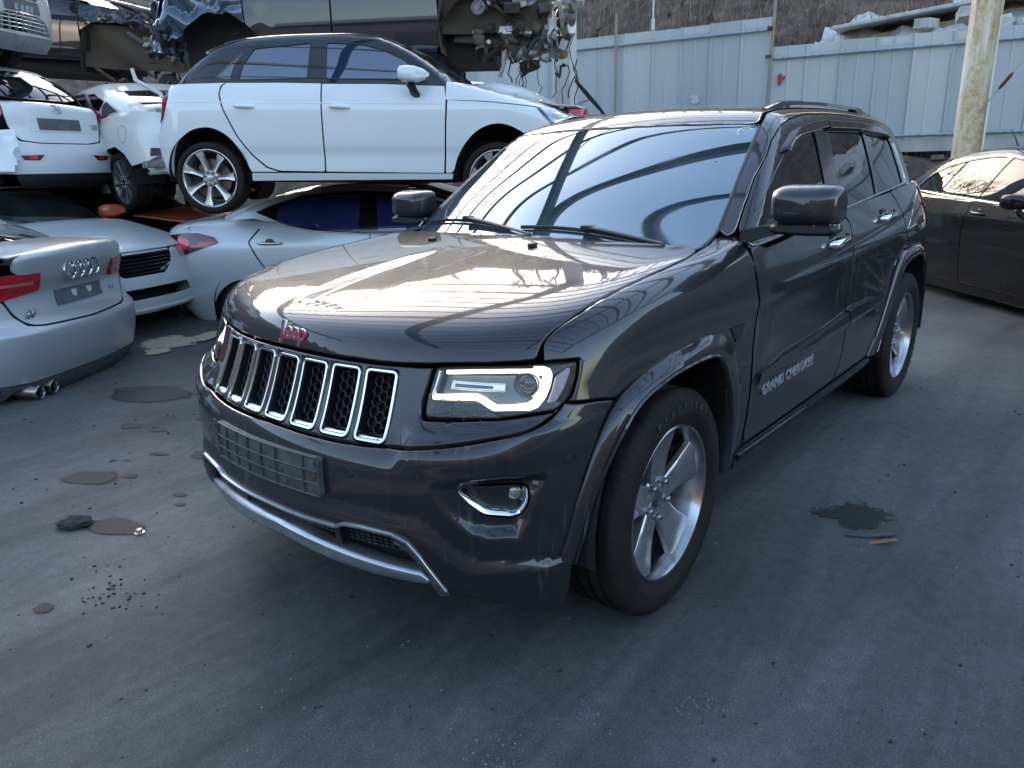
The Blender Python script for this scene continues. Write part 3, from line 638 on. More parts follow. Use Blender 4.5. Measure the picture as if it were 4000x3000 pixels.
def build_hill_things():
    rnd = random.Random(9)
    BR = [plain('dead_brush_a', (.16, .105, .075), .95, var=.6, scale=.6), plain('dead_brush_b', (.085, .062, .048), .95, var=.5, scale=3), plain('dead_brush_c', (.25, .18, .125), .95, var=.5, scale=.8), plain('dull_green_brush', (.075, .085, .045), .95, var=.4, scale=3)]
    for k in range(4):
        mb = MB(); n = (9000, 9000, 6500, 1100)[k]
        for _ in range(n):
            t = rnd.random()**1.3*19+.4; w = rnd.uniform(-16, 9); p = _fo+_fn*t+_fd*w; x, y = p
            if k == 3 and not (abs(w-1.5) < 2.5): continue
            z = float(terrain(np.array(x), np.array(y))); s = rnd.uniform(.07, .22)*(1 if t < 8 else 1.5); a = rnd.uniform(0, 6.28); lean = rnd.uniform(-.9, .9)
            dx, dy = math.cos(a), math.sin(a)
            if rnd.random() < .22: mb.add([(x-dx*s*.5, y-dy*s*.5, z), (x+dx*s*.5, y+dy*s*.5, z+s*.2), (x+dx*s*.2+lean*s, y+dy*s*.2+.3*s, z+s*rnd.uniform(.5, 1.1)), (x-dx*s*.4+lean*s*.5, y-dy*s*.4, z+s*.6)], [(0, 1, 2, 3)])
            else: mb.add([(x-dx*.012, y-dy*.012, z), (x+dx*.012, y+dy*.012, z), (x+lean*s*1.2, y+dy*s, z+s*rnd.uniform(2, 4.5))], [(0, 1, 2)])
        o = mb.build('dead_brush', BR[k], fix=False); tag(o, ['brown dead brush covering the hillside', 'dark dead brush covering the hillside', 'pale dry brush covering the hillside', 'dull green scrub on the hillside above the fence joint'][k], 'brush', kind='stuff')
    # bare trees along the ridge, read as one mass and mirrored in the bonnet
    mb = MB()
    def limb(p, d, L, r, depth):
        q = p+d*L; m = p+d*L*.5+Vector((rnd.uniform(-.08, .08), rnd.uniform(-.08, .08), 0))*L; mb.tube([p, m, q], [r, r*.8, r*.6], 5 if depth > 2 else 3, caps=False)
        if depth == 0: return
        for _ in range(3 if depth > 1 else 4):
            e = (d+Vector((rnd.uniform(-.8, .8), rnd.uniform(-.8, .8), rnd.uniform(-.1, .5)))).normalized(); limb(p+d*L*rnd.uniform(.5, 1), e, L*rnd.uniform(.5, .75), r*.5, depth-1)
    for i in range(58):
        w = -34+i*.95+rnd.uniform(-.5, .5); t = rnd.uniform(13, 20); p = _fo+_fn*t+_fd*w; z = float(terrain(np.array(p[0]), np.array(p[1]))); limb(Vector((p[0], p[1], z-.2)), Vector((rnd.uniform(-.1, .1), rnd.uniform(-.1, .1), 1)).normalized(), rnd.uniform(2.2, 3.3), .11, 4)
    o = mb.build('bare_woodland', plain('grey_bark', (.085, .070, .060), .9, var=.4), fix=False); tag(o, 'leafless trees standing along the ridge above the yard', 'woodland', kind='stuff')
    # broken concrete behind the fence
    CON = plain('broken_concrete', (.40, .40, .38), .9, var=.35, scale=5, bump=.5, bscale=40); CON2 = plain('stained_concrete', (.30, .27, .20), .9, var=.4, scale=2)
    sl = empty('concrete_slab', (-15.2, -1.4, 3.76), (R(2), R(-5), R(99))); tag(sl, 'long broken concrete slab tilted behind the fence, left of the stained column', 'slab')
    rr = []
    mb = MB(); mb.box((0, 0, .20), (4.2, 1.6, .07), bev=.02); mb.build('slab_top', CON, sl); mb = MB(); mb.box((0, .74, .06), (4.1, .10, .22), bev=.02); mb.build('slab_edge', CON2, sl); mb = MB(); mb.box((0, .2, -.12), (4.0, 1.0, .24)); mb.build('slab_underside', CON2, sl)
    mb = MB()
    for _ in range(240):
        w = rnd.uniform(.2, 8); t = rnd.uniform(.3, 4.5); p = _fo+_fn*t+_fd*w; s = rnd.uniform(.06, .32)*(.6 if w < 2 else 1); top = 3.0+(.18 if w < 2.2 else .35+.12*w)*rnd.random()
        zz = min(top, float(terrain(np.array(p[0]), np.array(p[1])))+1.0+t*.32); mb.box((p[0], p[1], zz), (s*1.6, s, s*.6), Matrix.Rotation(rnd.uniform(0, 3), 3, Vector((rnd.uniform(-.4, .4), rnd.uniform(-.4, .4), 1)).normalized()))
    o = mb.build('concrete_rubble', CON); tag(o, 'grey concrete rubble heaped behind the lower fence', 'rubble', kind='stuff')
    rr = [[(_fo+_fn*t+_fd*w).tolist()+[2.55+.34*t+.10*max(0, w-2.2)+.10*math.sin(w*3+t*5)+.08*math.sin(w*7.3)] for w in np.linspace(.4, 9, 36)] for t in np.linspace(.5, 5, 12)]
    mb = MB(); mb.sheet([[tuple(p) for p in r] for r in rr]); o = mb.build('rubble_mound', CON, smooth=True, angle=30); o['kind'] = 'structure'
    # soil and scrap strewn along the foot of the fence
    for mt, lb, sd in ((GRIME[3], 'brown clods and scrap along the foot of the fence', 3), (plain('grey_scrap', (.20, .20, .19), .8, var=.5, scale=8), 'grey scrap along the foot of the fence', 4)):
        rnd2 = random.Random(sd); mb = MB()
        for _ in range(420):
            w = rnd2.uniform(-8, 9); t = rnd2.uniform(-2.2, -.05); p = _fo+_fn*t+_fd*w; s = rnd2.uniform(.02, .13); mb.box((p[0], p[1], float(terrain(np.array(p[0]), np.array(p[1])))+s*.2), (s*1.6, s, s*.7), Matrix.Rotation(rnd2.uniform(0, 3), 3, Vector((rnd2.uniform(-.5, .5), rnd2.uniform(-.5, .5), 1)).normalized()))
        o = mb.build('bank_debris', mt); tag(o, lb, 'debris', kind='stuff')

def build_added_shed():
    """a long shed added out of view to darken paintwork reflections and cut low sky light"""
    root = empty('added_shed', (11.2, 10.2, 0), (0, 0, R(40))); tag(root, 'long brown shed added behind the camera to darken reflections, its open bays painted dark', 'building')
    W_ = plain('added_shed_cladding', (.055, .045, .038), .8, var=.3, scale=1.2); RF = plain('added_shed_roof', (.10, .11, .12), .6, .2, var=.3, scale=1); DK = plain('bay_shade_black', (.015, .014, .013), .8)
    mb = MB(); mb.box((3.0, 0, 2.6), (6, 44, 5.2)); mb.build('wall', W_, root); mb = MB(); mb.box((2.9, 0, 5.3), (6.8, 45, .2), Matrix.Rotation(R(3), 3, 'Y')); mb.build('roof', RF, root)
    for k in range(7): mb = MB(); mb.box((-.02, -18.6+6.2*k, 1.9), (.06, 4.4, 3.8)); mb.build('bay_shade', DK, root)  # flat dark panels stand in for the shade inside open bays

# ------------------------------------------------------------------ wheels
def arc_poly(c, r, a0, a1, n=8): return [(c[0]+r*math.cos(R(a0+(a1-a0)*i/n)), c[1]+r*math.sin(R(a0+(a1-a0)*i/n))) for i in range(n+1)]
def tyre_mesh(rad, wid, rim, grooves=True, n=72):
    """tyre turned about y, outer face at +wid/2; ribbed tread with cross cuts in the shoulder ribs"""
    h = wid/2; s = rad-rim
    side = [(rim-.004, h*.80), (rim+.006, h*.88), (rim+.18*s, h*.98), (rim+.32*s, h*1.02), (rim+.36*s, h*1.035), (rim+.40*s, h*1.03), (rim+.62*s, h*1.0), (rim+.80*s, h*.94), (rim+.91*s, h*.86), (rim+.965*s, h*.78)]
    tread = []
    for c in (.50, .17, -.17, -.50) if grooves else ():
        w = .062
        tread += [(rad-.001*abs(c)*8, h*(c+w)), (rad-.011, h*(c+w*.75)), (rad-.011, h*(c-w*.75)), (rad-.001*abs(c)*8, h*(c-w))]
    prof = side+[(rad-.004, h*.70)]+tread+[(rad-.004, -h*.70)]+[(r, -y) for r, y in side[::-1]]
    return MB().lathe(prof, n, 'y')
def shoulder_cuts(rad, wid, n=64):
    """dark slots across the shoulder ribs, let 0.5 mm into relief as thin wedges"""
    mb = MB(); h = wid/2
    for k in range(n):
        a = 2*math.pi*k/n
        for sgn in (1, -1):
            p = []
            for y, r in ((.585, rad-.0032), (.70, rad-.0034), (.785, rad-.0044), (.86, rad-.0107), (.925, rad-.0222)):
                for da in (-.0046, .0046):
                    aa = a+da+(.015*(1-y) if sgn > 0 else -.015*(1-y)); p.append((r*math.cos(aa), sgn*y*h, r*math.sin(aa)))
            mb.add(p, [(0, 1, 3, 2), (2, 3, 5, 4), (4, 5, 7, 6), (6, 7, 9, 8)])
    return mb
def spoke_wheel(root, rad, wid, rimr, kind, mats, y_face, hub_r=.075, n_spokes=5, text=None):
    """wheel under root, turned about y at the origin with its outer side towards +y: tyre, rim (> spokes, nuts, cap), brake disc"""
    tyre = tyre_mesh(rad, wid, rimr).build('tyre', mats['tyre'], root, smooth=True, angle=35)
    shoulder_cuts(rad, wid).build('tread_cuts', mats['cut'], tyre, fix=False)['kind'] = 'stuff'
    h = wid/2
    rim = MB().lathe([(rimr+.002, h*.80), (rimr+.006, h*.86), (rimr+.001, h*.90), (rimr-.006, h*.89), (rimr-.012, h*.80), (rimr-.018, h*.6), (rimr-.030, h*.2), (rimr-.045, -h*.3), (rimr-.03, -h*.75), (rimr+.002, -h*.8)], 72, 'y').build('rim', mats['rim'], root, smooth=True, angle=50)
    out = rimr-.010; step = 2*math.pi/n_spokes; rot0 = math.pi/2
    me_s = None
    for k in range(n_spokes):
        M = Matrix.Rotation(-(rot0+k*step-math.pi/2), 4, 'Y')
        if me_s is None:
            # one spoke pointing along +z: two flat faced arms joined at the hub and flared at the rim
            mb = MB(); rows = []
            st = [(hub_r*.55, .034, .0), (hub_r*1.0, .030, -.002), (.40, 0, 0), (.6, 0, 0), (.8, 0, 0), (.93, 0, 0), (1.0, 0, 0)]
            if kind == 'five':
                prof = [(hub_r*.3, .046, .0), (hub_r*.9, .047, .001), (out*.45, .051, .004), (out*.62, .059, .009), (out*.78, .072, .016), (out*.90, .084, .021), (out*.985, .092, .026)]
            elif kind == 'seven':
                prof = [(hub_r*.3, .020, .0), (hub_r*.9, .019, .001), (out*.45, .017, .004), (out*.62, .0195, .008), (out*.78, .026, .013), (out*.90, .034, .017), (out*.985, .040, .020)]
            else:
                prof = [(hub_r*.3, .016, .0), (hub_r*.9, .014, .001), (out*.45, .0125, .003), (out*.65, .0125, .006), (out*.85, .0145, .010), (out*.985, .017, .013)]
            for r, w, dy in prof:
                yf = y_face+dy
                rows.append([(-w*.62, yf-.055, r), (-w, yf-.020, r), (-w*.96, yf-.004, r), (-w*.84, yf, r), (0, yf-(.004 if kind == 'five' else .0)-(.006 if kind == 'seven' else 0), r), (w*.84, yf, r), (w*.96, yf-.004, r), (w, yf-.020, r), (w*.62, yf-.055, r)])
            mb.sheet(rows); sp = mb.build('spoke', mats['spoke'], rim, smooth=True, angle=32); me_s = sp.data
        else: sp = mesh('spoke', 0, 0, parent=rim, me=me_s)
        sp.matrix_local = M
    MB().lathe([(.001, y_face-.002), (hub_r*.5, y_face-.001), (hub_r*.92, y_face-.001), (hub_r*1.12, y_face-.012), (hub_r*1.2, y_face-.06)], 40, 'y').build('hub', mats['spoke'], rim, smooth=True, angle=35)
    cap = MB().lathe([(.001, y_face+.006), (.024, y_face+.0055), (.029, y_face+.003), (.031, y_face-.003)], 32, 'y').build('centre_cap', mats['cap'], rim, smooth=True, angle=35)
    if text: text_mesh('cap_lettering', text, .020, mats['spoke'], rim, frame((0, y_face+.0062, 0), (-.35, 0, .94), (.94, 0, .35)), .0006, 0)
    me_n = None
    for k in range(n_spokes):
        a = math.pi/2+(k+.5)*step if kind == 'five' else math.pi/2+k*step
        mb = MB()
        if me_n is None:
            mb.lathe([(.001, .022), (.008, .0215), (.0125, .017), (.0135, .006), (.0150, -.02)], 12, 'y'); nut = mb.build('wheel_nut', mats['nut'], rim, smooth=True, angle=40); me_n = nut.data
        else: nut = mesh('wheel_nut', 0, 0, parent=rim, me=me_n)
        nut.location = (math.cos(a)*hub_r*.83, y_face-.004, math.sin(a)*hub_r*.83)
    MB().lathe([(.03, y_face-.075), (rimr*.66, y_face-.075), (rimr*.66, y_face-.10), (.03, y_face-.10)], 48, 'y').build('brake_disc', mats['disc'], root, smooth=True, angle=35)
    mb = MB(); mb.box((rimr*.55, y_face-.085, .05), (.06, .06, .18), bev=.012); mb.build('brake_caliper', mats['cut'], root)
    MB().lathe([(.0, -h*.4), (rimr-.05, -h*.4)], 32, 'y').build('rim_back', mats['cut'], rim, smooth=False)
def copy_tree(o, parent=None):
    c = o.copy(); COL.objects.link(c)
    if parent is not None: c.parent = parent
    for ch in list(o.children): copy_tree(ch, c)
    return c
WM = dict(tyre=plain('tyre_rubber', (.012, .0105, .010), .80, spec=.22, var=.35, scale=9, bump=.12, bscale=220, col2=(.026, .021, .017)), cut=plain('matt_black', (.006, .006, .007), .75),
          rim=plain('machined_alloy', (.46, .46, .47), .24, 1.0, var=.12), spoke=plain('grey_alloy', (.40, .40, .41), .30, .85, var=.14, coat=.4),
          cap=plain('dark_cap', (.05, .05, .055), .35, .3), nut=plain('steel_nut', (.30, .30, .31), .28, 1.0), disc=plain('brake_iron', (.16, .13, .11), .45, .8, var=.4))
CHROME = plain('chrome', (.78, .79, .80), .07, 1.0, var=.06, scale=5)
BLACKP = plain('black_plastic', (.014, .0145, .016), .5, var=.35, bump=.10, bscale=300)
GLOSSB = plain('gloss_black', (.008, .008, .009), .12, coat=.6)
GREYP = plain('grey_plastic', (.055, .058, .062), .55, var=.3, scale=20, col2=(.11, .112, .11))
SATIN = plain('satin_silver', (.48, .50, .52), .30, .9, var=.15, scale=6)
RUST = plain('rusty_screw', (.11, .048, .025), .8, var=.5, scale=60)
UNDER = plain('underbody_black', (.010, .010, .011), .85, var=.5, scale=6)
LENS = bpy.data.materials.new('clear_lens'); LENS.use_nodes = True
def _lens(m, tint=(1, 1, 1), ior=1.45):
    nt = m.node_tree; nt.nodes.remove(nt.nodes['Principled BSDF']); out = nt.nodes['Material Output']
    fr = _node(nt, 'ShaderNodeFresnel'); fr.inputs[0].default_value = ior; tr = _node(nt, 'ShaderNodeBsdfTransparent'); gl = _node(nt, 'ShaderNodeBsdfGlossy')
    n = _ramp(nt, _noise(nt, 9, 6, .6), [(.45, .0), (.9, .22)]); tr.inputs[0].default_value = (*tint, 1); gl.inputs['Roughness'].default_value = .02
    df = _node(nt, 'ShaderNodeBsdfDiffuse'); df.inputs[0].default_value = (.5, .49, .42, 1)
    m1 = _node(nt, 'ShaderNodeMixShader'); nt.links.new(n, m1.inputs[0]); nt.links.new(tr.outputs[0], m1.inputs[1]); nt.links.new(df.outputs[0], m1.inputs[2])
    m2 = _node(nt, 'ShaderNodeMixShader'); nt.links.new(fr.outputs[0], m2.inputs[0]); nt.links.new(m1.outputs[0], m2.inputs[1]); nt.links.new(gl.outputs[0], m2.inputs[2])
    nt.links.new(m2.outputs[0], out.inputs[0])
_lens(LENS)
# ------------------------------------------------------------------ the dark grey SUV
def sym(half):
    """closed outline symmetric about the middle, from the left half given from centre-top round to centre-bottom"""
    return list(half)+[(-p[0],)+tuple(p[1:]) for p in half[::-1] if abs(p[0]) > 1e-6]
def sym_y(half): return list(half)+[(p[0], -p[1])+tuple(p[2:]) for p in half[::-1] if abs(p[1]) > 1e-6]
def interp_line(L, t): L = np.array(sorted(L)); return np.interp(t, L[:,0], L[:,1])
def flare(name, S, O, L, mat, parent, both=True):
    """wheel-arch flare from an outline O (x, z) on the skin to a lip L (x, y, z), turned in behind the lip"""
    def rs(P, n):
        P = np.array(P, float); d = np.r_[0, np.cumsum(np.linalg.norm(np.diff(P, axis=0), axis=1))]; t = np.linspace(0, d[-1], n)
        Q = np.stack([np.interp(t, d, P[:,i]) for i in range(P.shape[1])], 1)
        k = np.array([1, 3, 4, 3, 1])/12; E = np.vstack([2*Q[0]-Q[2:0:-1], Q, 2*Q[-1]-Q[-2:-4:-1]])
        return np.stack([np.convolve(E[:,i], k, 'valid') for i in range(P.shape[1])], 1)
    n = 90; o = rs(O, n); l = rs(L, n); A = project(S.lower, o, 'side'); N = grad(S.lower, A)
    mid = (A+l)/2; c = mid.mean(0)
    rows = [A-N*.012, A+N*.004, A+(l-A)*.12+N*.009, A+(l-A)*.45+N*.012, A+(l-A)*.80+N*.008, A+(l-A)*.87+N*.004]
    inn = l-A; inn[:,1] = 0; inn /= np.maximum(np.linalg.norm(inn, axis=1, keepdims=True), 1e-6)
    up = np.array([0, 1.0, 0])
    rows += [l+up*.004-inn*.012, l+up*.008-inn*.004, l+up*.006+inn*.003, l-up*.004+inn*.008, l-up*.05+inn*.012, l-up*.14+inn*.012]
    outs = []
    for sd in (1, -1) if both else (1,):
        mb = MB(); mb.sheet([[tuple(p*[1, sd, 1]) for p in r] for r in rows]); outs.append(mb.build(name, mat, parent, smooth=True, angle=48))
    return outs
def build_suv():
    S = suv_skin(); LO, UP = S.lower, S.upper
    root = empty('suv'); tag(root, 'dark grey SUV with a seven slot chrome grille and dusty doors, parked in front', 'car')
    P = paint('suv_paint', (.022, .0215, .026), .45, .40, 1.0, .022, dust=.06, streak=.0, flake=.25)
    PS = paint('suv_paint_streaked', (.019, .0180, .022), .45, .40, 1.0, .025, dust=.07, streak=.40, flake=.25, seed=4)
    G = glass('suv_glass', (.006, .008, .009), 1.62, .05, wave=.012)
    GW = glass('suv_windscreen', (.030, .046, .054), 3.0, .10, 3, wave=.008)
    GW.node_tree.nodes['Principled BSDF'].inputs['Specular Tint'].default_value = (.80, .94, 1.0, 1)
    PB = plain('pillar_black', (.010, .010, .011), .2, coat=.5)
    rad = lambda *a, **k: panel(*a, **k)
    # hidden shell behind the gaps
    def shell(F, x0, x1, zs, name, mat, off=.05):
        mb = MB(); rows = []
        for a in np.linspace(-180, 180, 73):
            q = [(a*.5, z) for z in zs]
        return None
    # ---- bonnet
    e1 = [(on_skin(LO, 'rad', (a, z))) for a, z in ((0, .940), (3, .939), (5.1, .937), (9.3, .936), (11.5, .938), (13.73, .943), (16, .950), (18, .953), (20, .957), (21.3, .960))]
    rest = [(.467,.788,.978), (.442,.792,.990), (.414,.797,1.002), (.384,.804,1.015), (.245,.813,1.052), (.12, .817, 1.07), (-.009,.818,1.086), (-.14, .818, 1.10), (-.257,.816,1.113), (-.37,.800,1.15,.02), (-.425,.727,1.17), (-.40,.62,1.173), (-.378,.45,1.18), (-.362,.3,1.18), (-.352,.1,1.184), (-.351,0,1.184)]
    half = to_q('hood', [tuple(p) for p in e1]+rest)
    ov = [(q[0], q[1]) for q in half]
    scl = lambda L: L
    panel('bonnet', LO, 'hood', sym_y(half), P, root, r=.012, res=.028, depth=.02, gap=.003)
    mb = MB()
    for y in (.234, -.30):
        p = on_skin(LO, 'top', (-.165, y)); mb.box((p[0], p[1], p[2]+.006), (.034, .026, .014), bev=.005)
    nz = mb.build('washer_nozzle', BLACKP, root, smooth=True); nz['kind'] = 'stuff'
    M = frame(on_skin(LO, 'rad', (0, .985))+np.array([.002, 0, 0]), (0, 1, 0), (-.25, 0, 1))
    LT = plain('pink_red_enamel', (.42, .07, .10), .3, coat=.5)
    b = text_mesh('badge_lettering', 'Jeep', .078, LT, root, M, .0052, .0003, offset=.0008, space=1.0)
    b2 = text_mesh('badge_edge', 'Jeep', .074, CHROME, b, frame(on_skin(LO, 'rad', (0, .985))+np.array([.0005, 0, 0]), (0, 1, 0), (-.25, 0, 1)), .0045, .0006, offset=.0026, space=1.0)
    # ---- wings
    edge = [tuple(project(LO, np.array([q[:2]]), 'hood')[0]) for q in half[9:20]]
    wing = [(21.75,.957,.004)]+[(a, b+.0005) for a, b in to_q('rad', edge)][1:]+[(38.2,1.172), (41, 1.195), (43.2,1.215,.006), (43.95,1.172), (45.6,1.1), (46.1,1.015), (46.8,.953), (45.75,.879), (45.5,.774), (45.7,.63), (45.1,.43), (44.9,.335), (43.4,.335), (43.3,.50), (42.9,.659), (41.1,.808), (39.8,.852), (38.2,.888), (36.4,.901), (33.5,.901), (31.1,.890), (28.4,.860), (27.2,.838), (26.55,.823), (25.45,.836), (23.85,.843), (23.35,.850), (23.75,.857), (24.08,.91), (24.1,.955,.006)]
    for s in (False, True): panel('front_wing', LO, 'rad', wing, P, root, r=.012, res=.03, mirror=s)
    # ---- grille panel
    CEN = [-9.85, -6.58, -3.28, 0, 3.28, 6.58, 9.85]; SW = 1.30
    slot = lambda c, g=0.0: [(c-SW-g/.04, .914+g, .014), (c+SW+g/.04, .914+g, .014), (c+SW*.97+g/.04, .731-g, .016), (c-SW*.97-g/.04, .731-g, .016)]
    half = [(0,.932), (5.1,.930), (9.3,.929), (11.6,.931), (13.9,.935,.006), (13.75,.893), (13.45,.844), (13.5,.803,.012), (14.2,.801), (16.64,.806), (19.2,.812), (21.06,.820), (22.75,.826,.004), (22.95,.834,.004), (22.54,.815), (21.88,.800), (20.96,.788), (19.32,.776), (17.24,.760), (15.04,.744), (13.46,.736), (12.56,.731), (9.88,.723), (6.99,.720), (3.69,.721), (0,.724)]
    panel('grille_panel', LO, 'rad', sym(half), P, root, holes=[slot(c, .005) for c in CEN], r=.008, res=.026, depth=.03, gap=.002)
    inner = plain('grille_black', (.010, .011, .013), .42, var=.3)
    for c in CEN:
        fr = strip('slot_frame', LO, 'rad', round_poly([(p[0]*.04, p[1], p[2]) for p in slot(c)], .014)/np.array([.04, 1]), .0052, CHROME, root, off=-.002, n=90, h=.007, closed=True)
        # the deep walls, chrome sill at the foot and honeycomb insert of the slot
        loop = resample(round_poly([(p[0]*.04, p[1], p[2]) for p in slot(c, -.004)], .012), .012)/np.array([.04, 1]); Pt = project(LO, loop, 'rad'); Nn = grad(LO, Pt)
        mb = MB(); mb.sheet([[tuple(v) for v in np.vstack([Pt+Nn*o, (Pt+Nn*o)[:1]])] for o in (.0, -.03, -.058)]); mb.build('slot_wall', inner, fr, smooth=True)
        zs = [(.7365, .002), (.742, -.002), (.751, -.014), (.757, -.024)]; rows = []
        for z, o in zs:
            q = np.array([(c+SW*.93*t, z) for t in np.linspace(-1, 1, 13)]); p = project(LO, q, 'rad'); rows.append([tuple(v) for v in p+grad(LO, p)*(o-.004*np.abs(np.linspace(-1, 1, 13))**4)[:,None]])
        mb = MB(); mb.sheet(rows); mb.build('slot_sill', CHROME, fr, smooth=True)
        mb = MB(); hx = .0135; rr = .0142
        def cell(u, v):
            Q = np.array([(c+(u+hx*k_/.866*math.cos(R(60*i+0)))/.04, v+hx*k_/.866*math.sin(R(60*i+0))) for k_ in (1.0, .80) for i in range(6)])
            p = project(LO, Q, 'rad'); N = grad(LO, p); o_, i_ = p[:6], p[6:]; n0, n1 = N[:6], N[6:]
            a, b_, d_ = o_-n0*.022, i_-n1*.024, i_-n1*.042
            V = np.vstack([a, b_, d_]); F = []
            for i in range(6):
                j = (i+1) % 6; F += [(i, j, 6+j, 6+i), (6+i, 6+j, 12+j, 12+i)]
            F.append(tuple(range(12, 18)))
            mb.add([tuple(x) for x in V], F)
        dx, dy = hx*1.5/.866, hx*2
        for i in range(-2, 3):
            for j in range(-1, 7):
                u = i*dx; v = .765+j*dy*1.0+(dy/2 if i % 2 else 0)
                if abs(u) < SW*.04-.008 and .752 < v < .906: cell(u, v)
        mb.build('honeycomb', inner, fr, smooth=False)
        q = np.array([(c+SW*t, z) for z in (.735, .91) for t in (-1, 1)]); p = project(LO, q, 'rad'); p = p-grad(LO, p)*.046
        mesh('slot_back', p, [(0, 1, 3, 2)], UNDER, fr, smooth=False)
    # ---- headlamps
    HL = [(14.2,.937,.006), (17.35,.945), (20.05,.948), (21.75,.951), (23.99,.951,.010), (23.98,.911), (23.64,.857,.02), (22.85,.830,.02), (21.06,.823), (19.26,.816), (13.85,.806,.012), (13.75,.845)]
    DRL = glow('running_light', (1.0, .97, .76), .34); AMB = plain('amber_clear', (.62, .62, .66), .2, coat=.6); REF = plain('lamp_reflector', (.55, .57, .58), .16, .9); HIN = plain('lamp_inner', (.12, .13, .14), .3, .4)
    HC = plain('lamp_black', (.016, .018, .020), .4)
    for m in (1, -1):
        mir = m < 0
        h = panel('headlamp', LO, 'rad', HL, HC, root, off=-.052, r=.01, res=.03, depth=-.05, gap=.001, edge=0, mirror=mir)
        if mir: h['label'] = 'far headlamp glowing pale yellow'
        else: h['label'] = 'near headlamp with its running light on'
        panel('lens', LO, 'rad', HL, LENS, h, off=-.001, r=.01, res=.03, depth=.004, gap=.003, mirror=mir)
        # black rim and honeycomb foot under the lens
        panel('lamp_foot', LO, 'rad', [(13.75,.846), (14.0,.853), (15.75,.852), (17.2,.853), (18.1,.842), (18.9,.826), (19.4,.818), (13.85,.808)], HC, h, off=-.010, r=.004, res=.03, depth=.02, gap=0, mirror=mir)
        mb = MB()
        for i in range(7):
            for j in range(2):
                u, v = 14.3+i*.62, .818+j*.020+(.010 if i % 2 else 0)
                if v > .85-max(0, u-17)*.03: continue
                Q = np.array([(u+.0098*k_/.866*math.cos(R(60*t))/.04, v+.0098*k_/.866*math.sin(R(60*t))) for k_ in (1, .82) for t in range(6)]); p = project(LO, Q, 'rad'); p = p-grad(LO, p)*np.r_[np.full(6, .0085), np.full(6, .0095)][:,None]
                mb.add([tuple(x*[1, m, 1]) for x in p], [(t, (t+1) % 6, 6+(t+1) % 6, 6+t) for t in range(6)])
        mb.build('foot_honeycomb', GLOSSB, h)
        def band(nm, pts, half_w, mat, off, hh=.01):
            o = strip(nm, LO, 'rad', pts, half_w, mat, h, off=off, n=70, h=hh)
            if mir:
                o.data.transform(Matrix.Scale(-1, 4, (0, 1, 0))); o.data.flip_normals()
            return o
        tub = [(14.04,.862), (15.0,.864), (15.75,.866), (16.8,.869), (17.31,.869), (17.8,.863), (18.27,.853), (18.7,.845), (19.05,.842), (19.97,.842), (21.02,.845), (21.5,.852), (21.9,.872), (22.1,.895), (22.2,.918), (22.15,.930), (21.8,.935), (21.2,.936)]
        band('running_light_tube', tub, [.008, .009, .010, .0105, .011, .013, .013, .012], DRL, -.022)
        band('upper_light_strip', [(14.9,.928), (17.08,.934), (19.36,.937), (21.3,.936)], .0058, DRL, -.02)
        band('side_trim', [(14.38,.930), (14.18,.89), (14.0,.866)], .006, REF, -.02)
        panel('inner_trim', LO, 'rad', [(14.6,.922), (17.1,.926), (21.4,.928), (21.6,.90), (21.2,.870), (20.6,.856), (19.1,.852), (18.3,.866), (17.4,.878), (14.4,.874)], HIN, h, off=-.042, r=.008, res=.03, gap=0, mirror=mir)
        panel('reflector_bar', LO, 'rad', [(15.2,.908,.004), (19.3,.905), (19.3,.884), (15.1,.886,.004)], REF, h, off=-.030, r=.004, res=.03, depth=.02, gap=0, mirror=mir)
        panel('reflector_slot', LO, 'rad', [(15.5,.901), (18.4,.899), (18.4,.891), (15.5,.892)], HIN, h, off=-.0285, r=.003, res=.03, depth=.002, gap=0, mirror=mir)
        panel('side_reflector', LO, 'rad', [(22.75,.916), (23.55,.937), (23.68,.930), (23.35,.885), (22.9,.853), (22.3,.850), (22.55,.875)], AMB, h, off=-.014, r=.006, res=.03, gap=0, mirror=mir)
        pc = on_skin(LO, 'rad', (20.55,.892)); pn = grad(LO, pc[None])[0]*.35+np.array([.8, .1, 0]); pn /= np.linalg.norm(pn); q = Vector((pn[0], pn[1]*m, pn[2])).to_track_quat('Y', 'Z').to_matrix().to_4x4(); q.translation = Vector((pc[0]-.03, (pc[1]-.012)*m, pc[2]))
        for nm, pr, mt in (('projector_ring', [(.0365, -.03), (.038, .002), (.0345, .006), (.0315, .002), (.031, -.02)], CHROME), ('projector_lens', [(.0005, .014), (.012, .0125), (.022, .008), (.029, .0), (.031, -.008)], GLOSSB)):
            o = MB().lathe(pr, 36, 'y').build(nm, mt, h, smooth=True, angle=60); o.data.transform(q)
    # ---- bumper
    A1 = [(-40,.547), (13.53,.547), (14.47,.537), (15.59,.496), (16.54,.461), (17.22,.437), (17.98,.422), (19.36,.416), (21.17,.405), (22.45,.389), (24.31,.380)]
    A2 = [(-40,.495), (13.38,.495), (14.78,.462), (16.06,.412), (16.91,.395), (17.35,.387), (19.29,.385), (21.12,.378), (24.3,.362)]
    pocket = np.array([(15.0,.640), (15.6,.655), (17.78,.668), (19.99,.672), (22.2,.662), (22.4,.648), (21.9,.60), (21.4,.53), (20.7,.48), (18.62,.49), (17.62,.503), (16.87,.527), (16.0,.56), (15.11,.612)])*[.04, 1]
